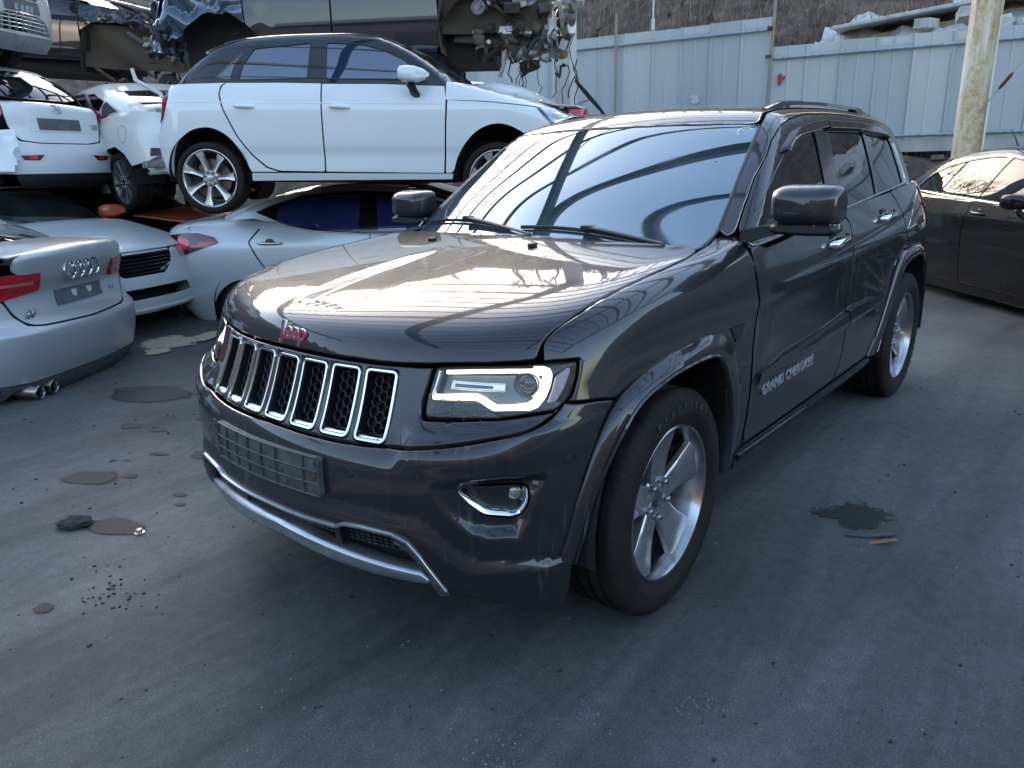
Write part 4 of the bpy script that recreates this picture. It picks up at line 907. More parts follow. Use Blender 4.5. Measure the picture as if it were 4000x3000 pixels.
    def bdisp(q, P_):
        a = np.abs(q[:,0]); z = q[:,1]; z1 = interp_line(A1, a); z2 = interp_line(A2, a)
        d = .018*(1-np.clip((z-z2)/np.maximum(z1-z2, .005), 0, 1)**1.2)
        s2 = np.stack([a*.04, z], 1); ins = inside(pocket, s2); dist = polydist(pocket, s2); sd = np.where(ins, dist, -dist)
        depth = .034*np.clip((a-14.6)/4.5, .15, 1)
        return d-depth*sstep(-.006, .030, sd)
    half = [(0,.718), (3.69,.715), (6.99,.714), (9.88,.717), (12.56,.725), (13.46,.730), (15.04,.738), (17.24,.754), (19.32,.770), (20.96,.782), (21.88,.794), (22.54,.808), (23.08,.832,.004), (23.3,.846,.004), (23.85,.839), (25.45,.831), (26.5,.818,.006), (25.78,.769), (25.1,.693), (24.5,.615), (23.95,.524), (23.75,.44), (23.5,.385), (23.2,.30), (23.0,.255), (22.63,.208), (21.89,.194), (20.95,.207), (19.23,.263), (17.72,.296), (16.22,.302), (15.58,.325), (14.95,.376), (14.14,.434), (13.4,.472), (12.2,.487), (9.82,.490), (8.3,.485), (7.4,.469), (4.15,.466), (0,.468)]
    fog = [(16.9,.628,.01), (17.3,.641,.02), (21.0,.636,.02), (21.5,.622,.02), (21.42,.585), (21.0,.543,.02), (20.4,.534), (18.7,.546,.02), (18.0,.566)]
    panel('front_bumper', LO, 'rad', sym(half), PS, root, holes=[fog, [(-p[0],)+tuple(p[1:]) for p in fog]], r=.012, res=.013, depth=.018, gap=.0015, disp=bdisp)
    fogd = lambda q, P_: bdisp(q, P_)
    for m in (1, -1):
        mir = m < 0
        f = panel('fog_lamp', LO, 'rad', fog, BLACKP, root, r=.012, res=.03, depth=-.03, gap=-.001, edge=0, mirror=mir, off=-.055)
        loop = round_poly([(p[0]*.04, p[1])+tuple(p[2:]) for p in fog], .012); out_ = resample(loop, .01); rows = []
        for d, o in ((.0005, -.002), (.002, .004), (.005, .006), (.010, .004)):
            pass
        wdt = lambda L: .0065+.013*np.clip((-(L[:,1]-.62))/.05, 0, 1)*np.clip((21.4*.04-L[:,0])/.06, .15, 1)
        w = wdt(out_); rows = []
        for k, (t, o) in enumerate(((0, -.006), (0, .003), (.25, .0065), (.6, .002), (1, -.012), (1, -.05))):
            q = inset(out_, 0.001) if t == 0 else out_+(inset(out_, 1.0)-out_)*0
            c_ = out_.mean(0); nrm = inset(out_, .01)-out_; nrm /= np.maximum(np.linalg.norm(nrm, axis=1, keepdims=True), 1e-9); q = out_+nrm*(w*t)[:,None]
            qq = q/np.array([.04, 1]); p = project(LO, qq, 'rad'); p = p+grad(LO, p)*(fogd(out_/np.array([.04, 1]), None)+o)[:,None]; p = np.vstack([p, p[:1]]); rows.append([tuple(v*[1, m, 1]) for v in p])
        mb = MB(); mb.sheet(rows); mb.build('fog_surround', CHROME, f, smooth=True, angle=50)
        pc = on_skin(LO, 'rad', (20.05,.597)); mb = MB(); mb.lathe([(.0005, .010), (.016, .007), (.024, -.002), (.024, -.03)], 24, 'y'); o = mb.build('fog_bulb_lens', plain('fog_glass%d' % m, (.30, .31, .30), .12, .3, coat=.8), f, smooth=True, angle=50)
        q = Vector((.86, .5*m, 0)).to_track_quat('Y', 'Z').to_matrix().to_4x4(); q.translation = Vector((pc[0]-.058, (pc[1]-.03)*m, pc[2])); o.data.transform(q)
    trim = [(15.6,.322), (14.95,.373), (14.14,.431), (13.35,.470), (12.2,.488), (9.82,.4915), (8.3,.487), (7.4,.4705), (4.15,.4675), (0,.470)]
    strip('silver_trim', LO, 'rad', [(-a, z) for a, z in trim]+trim[::-1][1:], .0055, SATIN, root, off=.021, n=200, h=.007)
    for m in (1, -1): strip('lower_side_trim', LO, 'rad', [(m*a, z-.012) for a, z in ((15.3,.305), (14.75,.365), (13.95,.420), (13.2,.452), (12.2,.470))], [.020, .020, .014, .007, .004], GREYP, root, off=.004, n=50, h=.012)
    low = [(0,.474), (7.2,.476), (8.3,.492), (12.2,.493), (13.3,.476), (14.3,.43), (15.6,.33), (15.2,.29), (8,.28), (0,.29)]
    lg = panel('lower_grille', LO, 'rad', sym(low), UNDER, root, off=-.075, r=.006, res=.05, depth=.01, gap=0)
    mb = MB()
    for k, z in enumerate(np.linspace(.385, .475, 8)):
        for a in np.arange(-13.2, 13.2, .55):
            if z > .462 and abs(a) > 12.6: continue
            q = np.array([(a-.22, z-.004), (a+.22, z-.004), (a+.22, z+.004), (a-.22, z+.004)]); p = project(LO, q, 'rad'); n_ = grad(LO, p); a_ = p-n_*.045; b_ = p-n_*.065
            mb.add([tuple(v) for v in a_]+[tuple(v) for v in b_], [(0, 1, 2, 3), (3, 2, 6, 7), (1, 0, 4, 5)])
    for a in np.arange(-13.5, 13.6, .55):
        q = np.array([(a-.05, .38), (a+.05, .38), (a+.05, .48), (a-.05, .48)]); p = project(LO, q, 'rad'); p = p-grad(LO, p)*.05; mb.add([tuple(v) for v in p], [(0, 1, 2, 3)])
    g = mb.build('grille_mesh', BLACKP, lg); 
    for a in (-6.3, 6.3):
        q = np.array([(a-.25, .37), (a+.25, .37), (a+.35, .48), (a-.35, .48)]); p = project(LO, q, 'rad'); mesh('grille_divider', np.vstack([p-grad(LO, p)*.02, p-grad(LO, p)*.07]), [(0, 1, 2, 3), (0, 3, 7, 4), (1, 2, 6, 5)], BLACKP, lg, smooth=False)
    sk = [(0,.384), (2.19,.380), (4.75,.374), (8.17,.367), (11.21,.362), (13.81,.360), (14.45,.348,.004), (14.4,.336,.004), (12.86,.330), (9.9,.328), (6.68,.333), (3.05,.344), (0,.350)]
    panel('skid_plate', LO, 'rad', sym(sk), SATIN, root, off=.006, r=.006, res=.03, depth=.06, gap=0, edge=.005, disp=lambda q, P_: .012*np.clip((.40-q[:,1])/.06, 0, 1)**2)
    # plate bracket with its ribs and screws
    br = panel('plate_bracket', LO, 'rad', [(-6.75,.671,.008), (6.45,.671,.008), (6.45,.553,.008), (-6.75,.547,.008)], GREYP, root, off=.016, r=.006, res=.05, depth=.02, gap=0)
    ribs = []
    for z in (.668, .632, .594, .557): ribs.append(strip('bracket_rib', LO, 'rad', [(-6.6, z-.002), (6.35, z)], .0028, GREYP, br, off=.016, n=30, h=.008))
    for a in (-6.65, -5.1, -3.4, -1.7, .1, 1.9, 4.9, 6.4): ribs.append(strip('bracket_rib', LO, 'rad', [(a, .666), (a, .556)], .0026, GREYP, br, off=.016, n=8, h=.008))
    for a, z in ((-6.2,.632), (-3.0,.598), (2.5,.604), (6.0,.613), (2.9,.570), (6.1,.655)):
        p = on_skin(LO, 'rad', (a, z)); n_ = grad(LO, p[None])[0]; q = Vector(n_).to_track_quat('Z', 'Y').to_matrix().to_4x4(); q.translation = Vector(p+n_*.018)
        o = MB().lathe([(.0002, .005), (.004, .0045), (.0065, .002), (.0075, -.002)], 10, 'z').build('screw', RUST, br, smooth=True); o.data.transform(q)
    for a, z in ((23.8,.688), (14.29,.665), (8.83,.639), (-8.83,.639), (-14.29,.665), (-23.8,.688)):
        p = on_skin(LO, 'rad', (a, z)); n_ = grad(LO, p[None])[0]; q = Vector(n_).to_track_quat('Z', 'Y').to_matrix().to_4x4(); q.translation = Vector(p)
        o = MB().lathe([(.0002, .0020), (.009, .0018), (.0098, .0005), (.0112, .0005), (.0118, .002), (.0146, .002), (.0152, .0), (.0165, -.003)], 24, 'z').build('parking_sensor', PS, root, smooth=True, angle=30); o.data.transform(q)
    # ---- flares
    O = [(.515,.36), (.492,.45), (.481,.524), (.444,.615), (.409,.693), (.358,.769), (.29,.828), (.19,.865), (.03,.895), (-.10,.906), (-.24,.906), (-.32,.893), (-.389,.855), (-.437,.808), (-.475,.74), (-.505,.659), (-.525,.50), (-.52,.36)]
    L = [(.480,.882,.365), (.462,.895,.43), (.437,.908,.54), (.398,.922,.62), (.345,.935,.70), (.27,.948,.783), (.20,.955,.815), (.08,.963,.842), (-.05,.968,.852), (-.162,.970,.850), (-.226,.970,.836), (-.28,.968,.792), (-.344,.965,.691), (-.38,.960,.579), (-.388,.955,.45), (-.378,.950,.37)]
    flare('front_flare', S, O, L, PS, root)
    O = [(-2.29,.38), (-2.33,.48), (-2.37,.56), (-2.46,.70), (-2.56,.83), (-2.64,.89), (-2.75,.918), (-2.98,.925), (-3.20,.905), (-3.34,.86), (-3.42,.78), (-3.48,.62), (-3.50,.44)]
    L = [(-2.36,.935,.40), (-2.44,.943,.545), (-2.53,.95,.675), (-2.62,.953,.79), (-2.70,.955,.845), (-2.80,.956,.866), (-3.0,.955,.870), (-3.16,.95,.852), (-3.27,.943,.80), (-3.34,.935,.70), (-3.40,.925,.57), (-3.42,.915,.45)]
    flare('rear_flare', S, O, L, PS, root)
    # ---- doors, sills, quarters
    fd = [(-.648,1.165,.006), (-.622,1.13), (-.618,1.09), (-.618,1.015), (-.632,.955), (-.598,.879), (-.588,.774), (-.600,.63), (-.596,.44), (-.63,.392,.03), (-1.68,.392,.012), (-1.716,.50), (-1.724,.68), (-1.702,.764), (-1.698,.854), (-1.745,1.0), (-1.756,1.09), (-1.764,1.15), (-1.68,1.203,.008), (-1.3,1.178), (-.92,1.148), (-.75,1.138,.01)]
    rd = [(-1.690,1.206,.006), (-1.772,1.155), (-1.765,1.09), (-1.753,1.0), (-1.706,.854), (-1.710,.764), (-1.732,.68), (-1.724,.50), (-1.69,.392,.012), (-2.20,.392,.02), (-2.27,.40), (-2.31,.48), (-2.35,.56), (-2.44,.70), (-2.55,.845), (-2.63,.905), (-2.72,.935,.02), (-2.80,.965,.02), (-2.75,1.10), (-2.69,1.19), (-2.61,1.252,.006), (-2.3,1.242), (-1.95,1.226)]
    def crease(q, P_):   # a soft shoulder line that rises to the rear
        zc = np.interp(q[:,0], [-2.9, -1.77, -.62], [1.065, 1.012, .955]); t = q[:,1]-zc
        return -.010*sstep(-.001, -.14, t)*sstep(-.50, -.18, t)*sstep(-.62, -.95, q[:,0])*sstep(-2.85, -2.5, q[:,0])
    for s in (False, True):
        panel('front_door', LO, 'side', fd, PS, root, r=.02, res=.035, mirror=s, disp=crease, gap=.002)
        panel('rear_door', LO, 'side', rd, PS, root, r=.02, res=.035, mirror=s, disp=crease, gap=.002)
        panel('sill', LO, 'side', [(-.53,.330), (-.53,.37), (-.60,.384), (-2.20,.384), (-2.28,.39), (-2.28,.325)], P, root, r=.01, res=.05, mirror=s, off=.006)
        panel('rear_quarter', LO, 'side', [(-2.62,1.256,.006), (-2.70,1.19), (-2.76,1.10), (-2.81,.965), (-2.74,.93), (-2.98,.93), (-3.2,.91), (-3.34,.865), (-3.43,.78), (-3.49,.62), (-3.51,.44), (-3.60,.44), (-3.62,.9), (-3.60,1.275), (-3.25,1.283), (-2.82,1.270)], P, root, r=.012, res=.035, mirror=s)
        mo = lambda a: panel('door_moulding', LO, 'side', a, CHR2, root, r=.012, res=.02, depth=.016, off=.010, gap=.0025, mirror=s, disp=lambda q, P_: .006*sstep(.0, .03, .03-np.abs(q[:,1]-np.interp(q[:,0], [-2.3, -1.4, -.6], [.70, .677, .645]))))
        CHR2 = P
        mo([(-.613,.630,.006), (-.662,.672), (-.895,.697), (-1.389,.712), (-1.712,.735,.004), (-1.722,.655,.004), (-1.413,.642), (-.848,.626)])
        mo([(-1.722,.737,.004), (-1.84,.747), (-2.176,.738), (-2.29,.703,.006), (-2.27,.685), (-1.843,.660), (-1.732,.656,.004)])
        strip('sill_strip', LO, 'side', [(-.56,.352), (-1.4,.350), (-2.15,.348), (-2.28,.36)], .011, SATIN if False else P, root, off=.010, n=50, h=.010)
        panel('wing_vent', LO, 'side', [(-.38,.90), (-.50,.895), (-.465,.838), (-.43,.838)], BLACKP, root, r=.006, res=.02, off=.004, gap=0, mirror=s)
    for s in (1, -1):
        for k, (a, z) in enumerate(((-.66, .605), (-1.28, .605))): pass
    x0 = -.985; p = on_skin(LO, 'side', (x0, .590)); n_ = grad(LO, p[None])[0]
    text_mesh('door_lettering', 'GRAND CHEROKEE', .060, plain('bright_letter', (.42, .43, .44), .25, .6), root, frame(p+n_*.002, (-1, 0, 0.004), (0, 0, 1)), .003, .0005, space=1.10, offset=.0022)
    # door handles
    for s in (1, -1):
        for hx_, hz in ((-1.515, 1.085), (-2.36, 1.135)):
            p = on_skin(LO, 'side', (hx_, hz)); mb = MB(); pts = []; rr = []
            for t in np.linspace(-1, 1, 13):
                pts.append((p[0]+t*.105, (p[1]+.006+.030*(1-t**4))*s, p[2]-t*.008)); rr.append(.0155 if abs(t) < .95 else .008)
            mb.tube(pts, rr, 10, flat=1.25); hd = mb.build('door_handle', CHROME, root, smooth=True, angle=60)
            mb = MB(); mb.lathe([(.0005, .002), (.035, .001), (.045, -.004)], 20, 'y'); o = mb.build('handle_cup', GLOSSB, hd, smooth=True); o.data.transform(Matrix.Translation((p[0]+.01, (p[1]+.0)*s, p[2]+.006))@Matrix.Diagonal((1.5, s, .9, 1)))
            mb = MB(); mb.box((p[0]-.095, (p[1]+.022)*s, p[2]+.022), (.024, .016, .020), bev=.004); mb.build('handle_lock', BLACKP, hd)
    # ---- greenhouse
    wsb = [(-.385,0), (-.386,.334), (-.412,.533), (-.45,.69), (-.525,.752,.05), (-.611,.760), (-.756,.737), (-.886,.713), (-1.016,.691), (-1.156,.665), (-1.178,.652,.015), (-1.165,.58), (-1.112,.421), (-1.073,.186), (-1.062,0)]
    panel('windscreen', UP, 'top', sym_y(wsb), GW, root, r=.02, res=.03, gap=.001, depth=.01)
    strip('windscreen_seal', UP, 'top', [(-.45,-.695), (-.53,-.757), (-.611,-.765), (-.886,-.718), (-1.016,-.696), (-1.156,-.670), (-1.184,-.656), (-1.168,-.58), (-1.116,-.421), (-1.077,-.186), (-1.066,0), (-1.077,.186), (-1.116,.421), (-1.168,.58), (-1.184,.656), (-1.156,.670), (-1.016,.696), (-.886,.718), (-.611,.765), (-.53,.757), (-.45,.695)], .0045, BLACKP, root, off=-.001, n=140, h=.003)
    xq = lambda L: to_q('xrad', L)
    roof = [(-1.075,0,1.61), (-1.085,.186,1.61), (-1.125,.421,1.603), (-1.176,.60,1.59), (-1.20,.645,1.60), (-1.311,.622,1.645), (-1.45,.615,1.66), (-1.8,.61,1.675), (-2.4,.605,1.68), (-3.0,.59,1.675), (-3.38,.55,1.66), (-3.42,.3,1.67), (-3.43,0,1.672)]
    rq = xq(roof); rs = rq+[(q[0], 180-q[1]) for q in rq[::-1] if abs(q[1]-90) > 1e-6]
    panel('roof', UP, 'xrad', rs, P, root, r=.02, res=.04, gap=.003)
    seam = [(-.661,21.31), (-.757,26.00), (-.895,32.22), (-1.041,37.04), (-1.139,40.70), (-1.271,44.00), (-1.424,46.03), (-1.637,47.85), (-1.975,48.60), (-2.283,48.74), (-2.530,48.86), (-3.0,48.6), (-3.30,47.0)]
    rail = xq([(-.60,.775,1.175), (-.612,.766,1.206), (-.756,.741,1.313), (-.886,.717,1.405), (-1.016,.696,1.490), (-1.156,.671,1.578), (-1.20,.655,1.595), (-1.311,.632,1.641), (-1.45,.625,1.655), (-1.8,.620,1.67), (-2.4,.615,1.675), (-3.0,.600,1.67), (-3.36,.57,1.65)])
    pil = rail+[(q[0], q[1]+.06) for q in seam[::-1]]+[(-.63, 20.0)]
    fw = [(-.645,16.6,.02), (-.650,18.2,.02), (-.735,22.3), (-.865,26.6), (-1.06,32.7), (-1.325,39.6,.04), (-1.40,40.6), (-1.66,42.4,.01), (-1.515,20.2,.01), (-1.1,18.2)]
    bp = [(-1.675,42.5), (-1.84,43.1), (-1.69,20.2), (-1.53,20.2)]
    rw = [(-1.855,43.1,.01), (-2.44,43.4,.01), (-2.315,22.6,.01), (-1.705,20.4,.01)]
    qw = [(-2.50,43.4,.01), (-2.95,42.9,.03), (-3.04,41.9,.03), (-3.02,25.6,.02), (-2.375,23.0,.01)]
    frame_ = [(q[0], q[1]-.06) for q in seam]+[(-3.34, 40), (-3.33, 27.0), (-3.26,25.2,.01), (-2.8,23.9), (-2.3,22.0), (-1.68,19.4), (-1.1,17.3), (-.72,15.6), (-.622,15.2,.02), (-.622,18.4,.01)]
    CH = SATIN
    for s in (False, True):
        panel('roof_rail_panel', UP, 'xrad', pil, P, root, r=.01, res=.03, gap=.002, mirror=s)
        ww = [fw, rw, qw]
        panel('window_frame', UP, 'xrad', frame_, PB, root, holes=ww, r=.01, res=.03, gap=.001, mirror=s)
        for w in ww: panel('side_window', UP, 'xrad', w, G, root, off=-.006, r=.012, res=.035, gap=-.002, mirror=s)
        vis = [(-1.19,37.3,.005), (-1.218,38.3), (-1.340,41.0), (-1.452,43.35), (-1.642,44.8), (-1.86,45.7,.006), (-1.845,43.6,.006), (-1.67,42.6), (-1.40,40.8), (-1.325,39.7), (-1.22,37.0)]
        VS = GLOSSB
        panel('window_visor', UP, 'xrad', vis, VS, root, off=.022, r=.006, res=.03, gap=0, depth=.022, mirror=s)
        panel('window_visor', UP, 'xrad', [(-1.885,45.6,.006), (-2.4,45.9), (-2.9,45.2), (-3.06,43.6,.01), (-3.02,42.2), (-2.9,43.0), (-2.4,43.6), (-1.87,43.4,.006)], VS, root, off=.02, r=.006, res=.03, gap=0, depth=.02, mirror=s)
        bl = [(-.640,16.2), (-.70,15.9), (-1.1,17.5), (-1.52,18.95), (-1.69,19.75), (-2.3,22.2), (-2.8,24.1), (-3.08,25.3), (-3.13,27.0), (-3.12,41.0)]
        o = strip('belt_trim', UP, 'xrad', [(-.660,19.6), (-.636,18.2), (-.630,16.4)]+bl, .0052, SATIN, root, off=.001, n=120, h=.006)
        if s: o.data.transform(Matrix.Scale(-1, 4, (0, 1, 0))); o.data.flip_normals()
        # roof rails
        sd = -1 if s else 1; mb = MB(); rows = []
        for x in np.linspace(-1.40, -2.95, 40):
            t = (x+1.40)/-1.55; yb = .585-.02*t; zb = on_skin(UP, 'top', (x, yb))[2]; lift = .022*min(1, math.sin(math.pi*min(max(t, .0), 1))*3.2); base = zb-.006
            w_ = .021; body = (t < .16 or t > .86)
            z0 = base if body else zb+lift-.014
            rows.append([(x, (yb-w_)*sd, z0), (x, (yb-w_*.8)*sd, zb+lift*.95+.002), (x, yb*sd, zb+lift+.007), (x, (yb+w_*.8)*sd, zb+lift*.95+.002), (x, (yb+w_)*sd, z0), (x, (yb-w_)*sd, z0)])
        mb.sheet(rows); mb.F.append((0, 1, 2, 3, 4)); mb.build('roof_rack_rail', P, root, smooth=True, angle=40)
    # rear end, seen only past the corner
    panel('tailgate', LO, 'rear', sym([(0,1.30), (.62,1.30), (.70,1.0), (.68,.72), (0,.70)]), P, root, r=.04, res=.08)
    panel('rear_bumper', LO, 'rear', sym([(0,.69), (.70,.71), (.80,.60), (.80,.36), (0,.34)]), P, root, r=.03, res=.08)
    panel('rear_window', UP, 'rear', sym([(0,1.60), (.52,1.58), (.66,1.33), (0,1.32)]), G, root, r=.04, res=.08)
    TL = plain('tail_red', (.30, .012, .015), .15, coat=1.0)
    for s in (False, True): panel('tail_lamp', LO, 'rrad', [(15.5,1.26), (20.3,1.25), (20.8,1.0), (15.8,.97)], TL, root, r=.02, res=.04, off=.006, mirror=s)
    # ---- door mirrors
    for s in (1, -1):
        def loft(rows, nm, mat, par):
            mb = MB(); mb.sheet([[(p[0], p[1]*s, p[2]) for p in r] for r in rows]); m_ = len(rows[0]); mb.F.append(tuple(range(m_-1))); mb.F.append(tuple((len(rows)-1)*m_+i for i in range(m_-1)))
            return mb.build(nm, mat, par, smooth=True, angle=42)
        def ring(x, cy, cz, hw, hh, e=4.0, n=36, sk=0.0):
            out = []
            for k in range(n+1):
                a = 2*math.pi*k/n; c_, s_ = math.cos(a), math.sin(a); out.append((x+sk*c_*hw, cy+hw*np.sign(c_)*abs(c_)**(2/e), cz+hh*np.sign(s_)*abs(s_)**(2/e)))
            return out
        m0 = loft([ring(-.545, 1.075, 1.300, .050, .030, 3), ring(-.552, 1.076, 1.300, .084, .046, 3.4), ring(-.566, 1.077, 1.301, .103, .058, 3.8), ring(-.590, 1.078, 1.302, .114, .0655, 4.2, sk=.02), ring(-.63, 1.079, 1.303, .119, .069, 4.6, sk=.05), ring(-.67, 1.080, 1.303, .119, .069, 4.6, sk=.06)], 'door_mirror', P, root)
        loft([ring(-.672, 1.080, 1.303, .108, .060, 4.6, sk=.06), ring(-.674, 1.080, 1.303, .100, .054, 4.6, sk=.06)], 'mirror_glass', CHROME, m0)
        loft([ring(-.560, 1.085, 1.226, .10, .012, 3), ring(-.572, 1.085, 1.224, .112, .020, 3.5), ring(-.61, 1.08, 1.223, .116, .022, 4, sk=.03), ring(-.665, 1.08, 1.226, .112, .02, 4, sk=.05)], 'mirror_base', BLACKP, m0)
        mb = MB(); mb.sheet([[(x, y*s, z) for x, y, z in r] for r in ([(-.585, .86, 1.165), (-.585, .86, 1.215), (-.70, .86, 1.215), (-.70, .86, 1.165), (-.585, .86, 1.165)], [(-.58, .95, 1.19), (-.58, .95, 1.232), (-.67, .95, 1.232), (-.67, .95, 1.19), (-.58, .95, 1.19)], [(-.575, 1.0, 1.205), (-.575, 1.0, 1.238), (-.66, 1.0, 1.238), (-.66, 1.0, 1.205), (-.575, 1.0, 1.205)])]); mb.build('mirror_arm', BLACKP, m0, smooth=True, angle=50)
        if s < 0: m0.location = (-.06, .115, -.03)
        mb = MB()
        for k in range(7): mb.box((-.566-.0048*k*k*.10-.0035*k, (1.125+.0115*k)*s, 1.232+.0006*k), (.006, .0095, .017), rot=Matrix.Rotation(-s*(.10+.05*k), 3, 'Z'), bev=.002)
        mb.build('mirror_repeater', plain('clear_repeater%d' % s, (.62, .62, .62), .15, .3, coat=.8), m0)
    # ---- wipers
    def wiper(a, b, pv):
        mb = MB(); A = on_skin(UP, 'top', a); B = on_skin(UP, 'top', b); N = grad(UP, A[None])[0]; line = []
        for t in np.linspace(0, 1, 24):
            q = (a[0]+(b[0]-a[0])*t, a[1]+(b[1]-a[1])*t); p = on_skin(UP, 'top', q); line.append(p+grad(UP, p[None])[0]*.010)
        mb.tube(line, .0065, 6, flat=1.3); w = mb.build('wiper', BLACKP, root, smooth=True, angle=50)
        mb = MB(); mid = line[12]; n2 = np.array([.45, 0, .9]); pvp = np.array(pv)
        mb.tube([mid+n2*.012+(np.array(line[10])-mid)*.4, mid+n2*.018, mid+n2*.018+(pvp-mid)*.25, mid+n2*.016+(pvp-mid)*.6, pvp+n2*.012, pvp], [.008, .013, .012, .010, .010, .012], 8, flat=.6); mb.build('wiper_arm', GREYP, w, smooth=True, angle=50)
        mb = MB(); mb.box(mid+n2*.014, (.03, .055, .022), bev=.005); mb.build('wiper_clip', BLACKP, w)
        return w
    wiper((-.56, -.70), (-.405, -.07), (-.372, .06, 1.178)); wiper((-.418, -.02), (-.455, .60), (-.392, .66, 1.165))
    cw = [(-.34,0), (-.34,.62), (-.42,.78), (-.62,.80), (-.52,.70), (-.44,.55), (-.42,.3), (-.42,0)]
    mb = MB(); rows = []
    for y in np.linspace(-.74, .74, 30): rows.append([(-.36-.10*(abs(y)/.74)**4-.04*k*1.0, y, 1.166-.018*(y/.74)**2-.008*k) for k in range(4)])
    mb.sheet(rows); mb.build('cowl', BLACKP, root, smooth=True)
    # parking permit left on the glass
    STK = plain('pale_sticker', (.62, .66, .50), .6)
    pts = [(-1.090,.615), (-1.10,.600), (-1.12,.595), (-1.14,.605), (-1.15,.628), (-1.142,.650)]
    strip('sticker_ring', UP, 'top', pts, .003, STK, root, off=.0005, n=20, h=.001); strip('sticker_ring', UP, 'top', [(-1.118,.60), (-1.122,.622)], .003, STK, root, off=.0005, n=8, h=.001)
    # ---- inner body and arches
    mb = MB(); mb.box((-1.45, 0, .62), (1.75, 1.70, .55)); mb.box((-3.35, 0, .75), (.60, 1.40, .60)); mb.box((-1.45, 0, .40), (3.9, 1.1, .26)); mb.box((.12, 0, .66), (.75, 1.1, .44)); mb.box((-1.9, 0, 1.20), (2.3, 1.40, .5), taper=.86); mb.box((.44, 0, .48), (.20, 1.30, .22))
    mb.build('underbody', UNDER, root)
    for cx, rr in ((-.02, .47), (-2.95, .47)):
        for s in (1, -1):
            mb = MB(); mb.lathe([(rr, .93*s), (rr, .40*s), (0.01, .40*s)], 28, 'y', (cx, 0, .40), R(-8), R(188)); mb.build('arch_liner', UNDER, root, smooth=True, angle=40)
            if cx > -1:
                mb = MB(); mb.box((-.44, .78*s, .56), (.05, .30, .44), rot=Matrix.Rotation(R(-8), 3, 'Y'), bev=.01); mb.build('splash_guard', BLACKP, root)
    # ---- wheels
    w0 = empty('wheel', (0, .812, .378), (0, 0, R(1.5)), root); spoke_wheel(w0, .388, .265, .262, 'five', WM, .066, .078, text='Jeep')
    word = 'Practical'; rr = .337
    for i, ch in enumerate(word):
        a = R(-24+i*7.4); RUBL = MATS.get('raised_rubber') or plain('raised_rubber', (.06, .057, .052), .6)
        text_mesh('tyre_lettering', ch, .036, RUBL, w0, frame((-math.sin(a)*rr, .1372, math.cos(a)*rr), (-math.cos(a), 0, -math.sin(a)), (-math.sin(a), 0, math.cos(a))), .0012, 0)
    for x, y, rz in ((-2.915, .812, 0), (0, -.812, math.pi), (-2.915, -.812, math.pi)):
        w = copy_tree(w0, root); w.location = (x, y, .378); w.rotation_euler = (0, R(40*x), rz)
    return root

# ------------------------------------------------------------------ the other cars of the yard
def vskin(**k):
    s = Skin(frq=.07, frk=.9, kfs=.26, rrq=.07, rrk=.9, krs=.24, gy=.70, wsb=.15, wsk=.6, kws=.07, rgb=.14, rgk=.7, krg=.10, rcrown=.05, kroof=.09, zfl=.86)
    s.frc = lambda z: .20+0*z; s.rrc = .16
    s.__dict__.update(k); return s
RW = {}
def parts(root, S, M, rows, both=True, gap=.0013):
    """rows: (name, 'L' lower or 'U' upper, projection, outline, material, options)"""
    made = {}
    for nm, sf, how, out, mt, op in rows:
        op = dict(op); op.setdefault('gap', gap); op.setdefault('edge', .0015); par = op.pop('under', None); bt = op.pop('both', both); p = made.get(par, root) if par else root
        F = S.lower if sf == 'L' else S.upper
        if bt == 'R': o = panel(nm, F, how, out, M[mt], p, mirror=True, **op)
        elif bt == 'L' or bt is None: o = panel(nm, F, how, out, M[mt], p, **op)
        else: o = panel(nm, F, how, out, M[mt], p, both=True, **op)
        made[nm] = o[0] if isinstance(o, list) else o
    return made
def core(root, x0, x1, hw, z0, zb, g0, g1, zr, wheels, ghw=.62, mat=None):
    mb = MB(); mb.box(((x0+x1)/2, 0, (z0+.08+zb)/2), (x1-x0, hw*1.15, zb-z0-.08))
    a, b = wheels; mb.box(((a+b)/2, 0, (z0+zb)/2), (b-a-.80, hw*1.80, zb-z0))
    if g0 < g1: mb.box(((g0+g1)/2, 0, (zb+zr)/2), (g1-g0, ghw*2, zr-zb), taper=.80)
    return mb.build('underbody', mat or UNDER, root)
def wheel_set(root, kind, rad, wid, rimr, y, z, xs, mats, n=5, sides=(1, -1), yf=None, hub=.07, visible=None):
    w0 = empty('wheel', (xs[0], y*sides[0], z), (0, .3, 0 if sides[0] > 0 else math.pi), root); spoke_wheel(w0, rad, wid, rimr, kind, mats, yf if yf is not None else wid*.30, hub, n)
    for x in xs:
        for s in sides:
            if (x, s) == (xs[0], sides[0]): continue
            w = copy_tree(w0, root); w.location = (x, y*s, z); w.rotation_euler = (0, .5*x+.4, 0 if s > 0 else math.pi)
        for s in sides:
            mb = MB(); rr = rad+.055; mb.lathe([(rr, (y+wid/2-.01)*s), (rr, (y-wid/2-.12)*s), (.01, (y-wid/2-.12)*s)], 24, 'y', (x, 0, z+.045), R(-12), R(192)); mb.build('arch_liner', UNDER, root, smooth=True, angle=40)
    return w0
def arch(x, z, r, zb, n=9): return [(x+r*math.cos(R(a)), z+r*math.sin(R(a)), .0) for a in np.linspace(180-math.degrees(math.asin(max(-1, min(1, (z-zb)/r))))*-1, math.degrees(math.asin(max(-1, min(1, (z-zb)/r))))*-1, n)]
def place(root, pose):
    x, y, z, a, p, r = pose; Mx = Matrix.Rotation(R(a), 4, 'Z')@Matrix.Rotation(R(p), 4, 'Y')@Matrix.Rotation(R(r), 4, 'X'); Mx.translation = Vector((x, y, z)); root.matrix_world = Mx
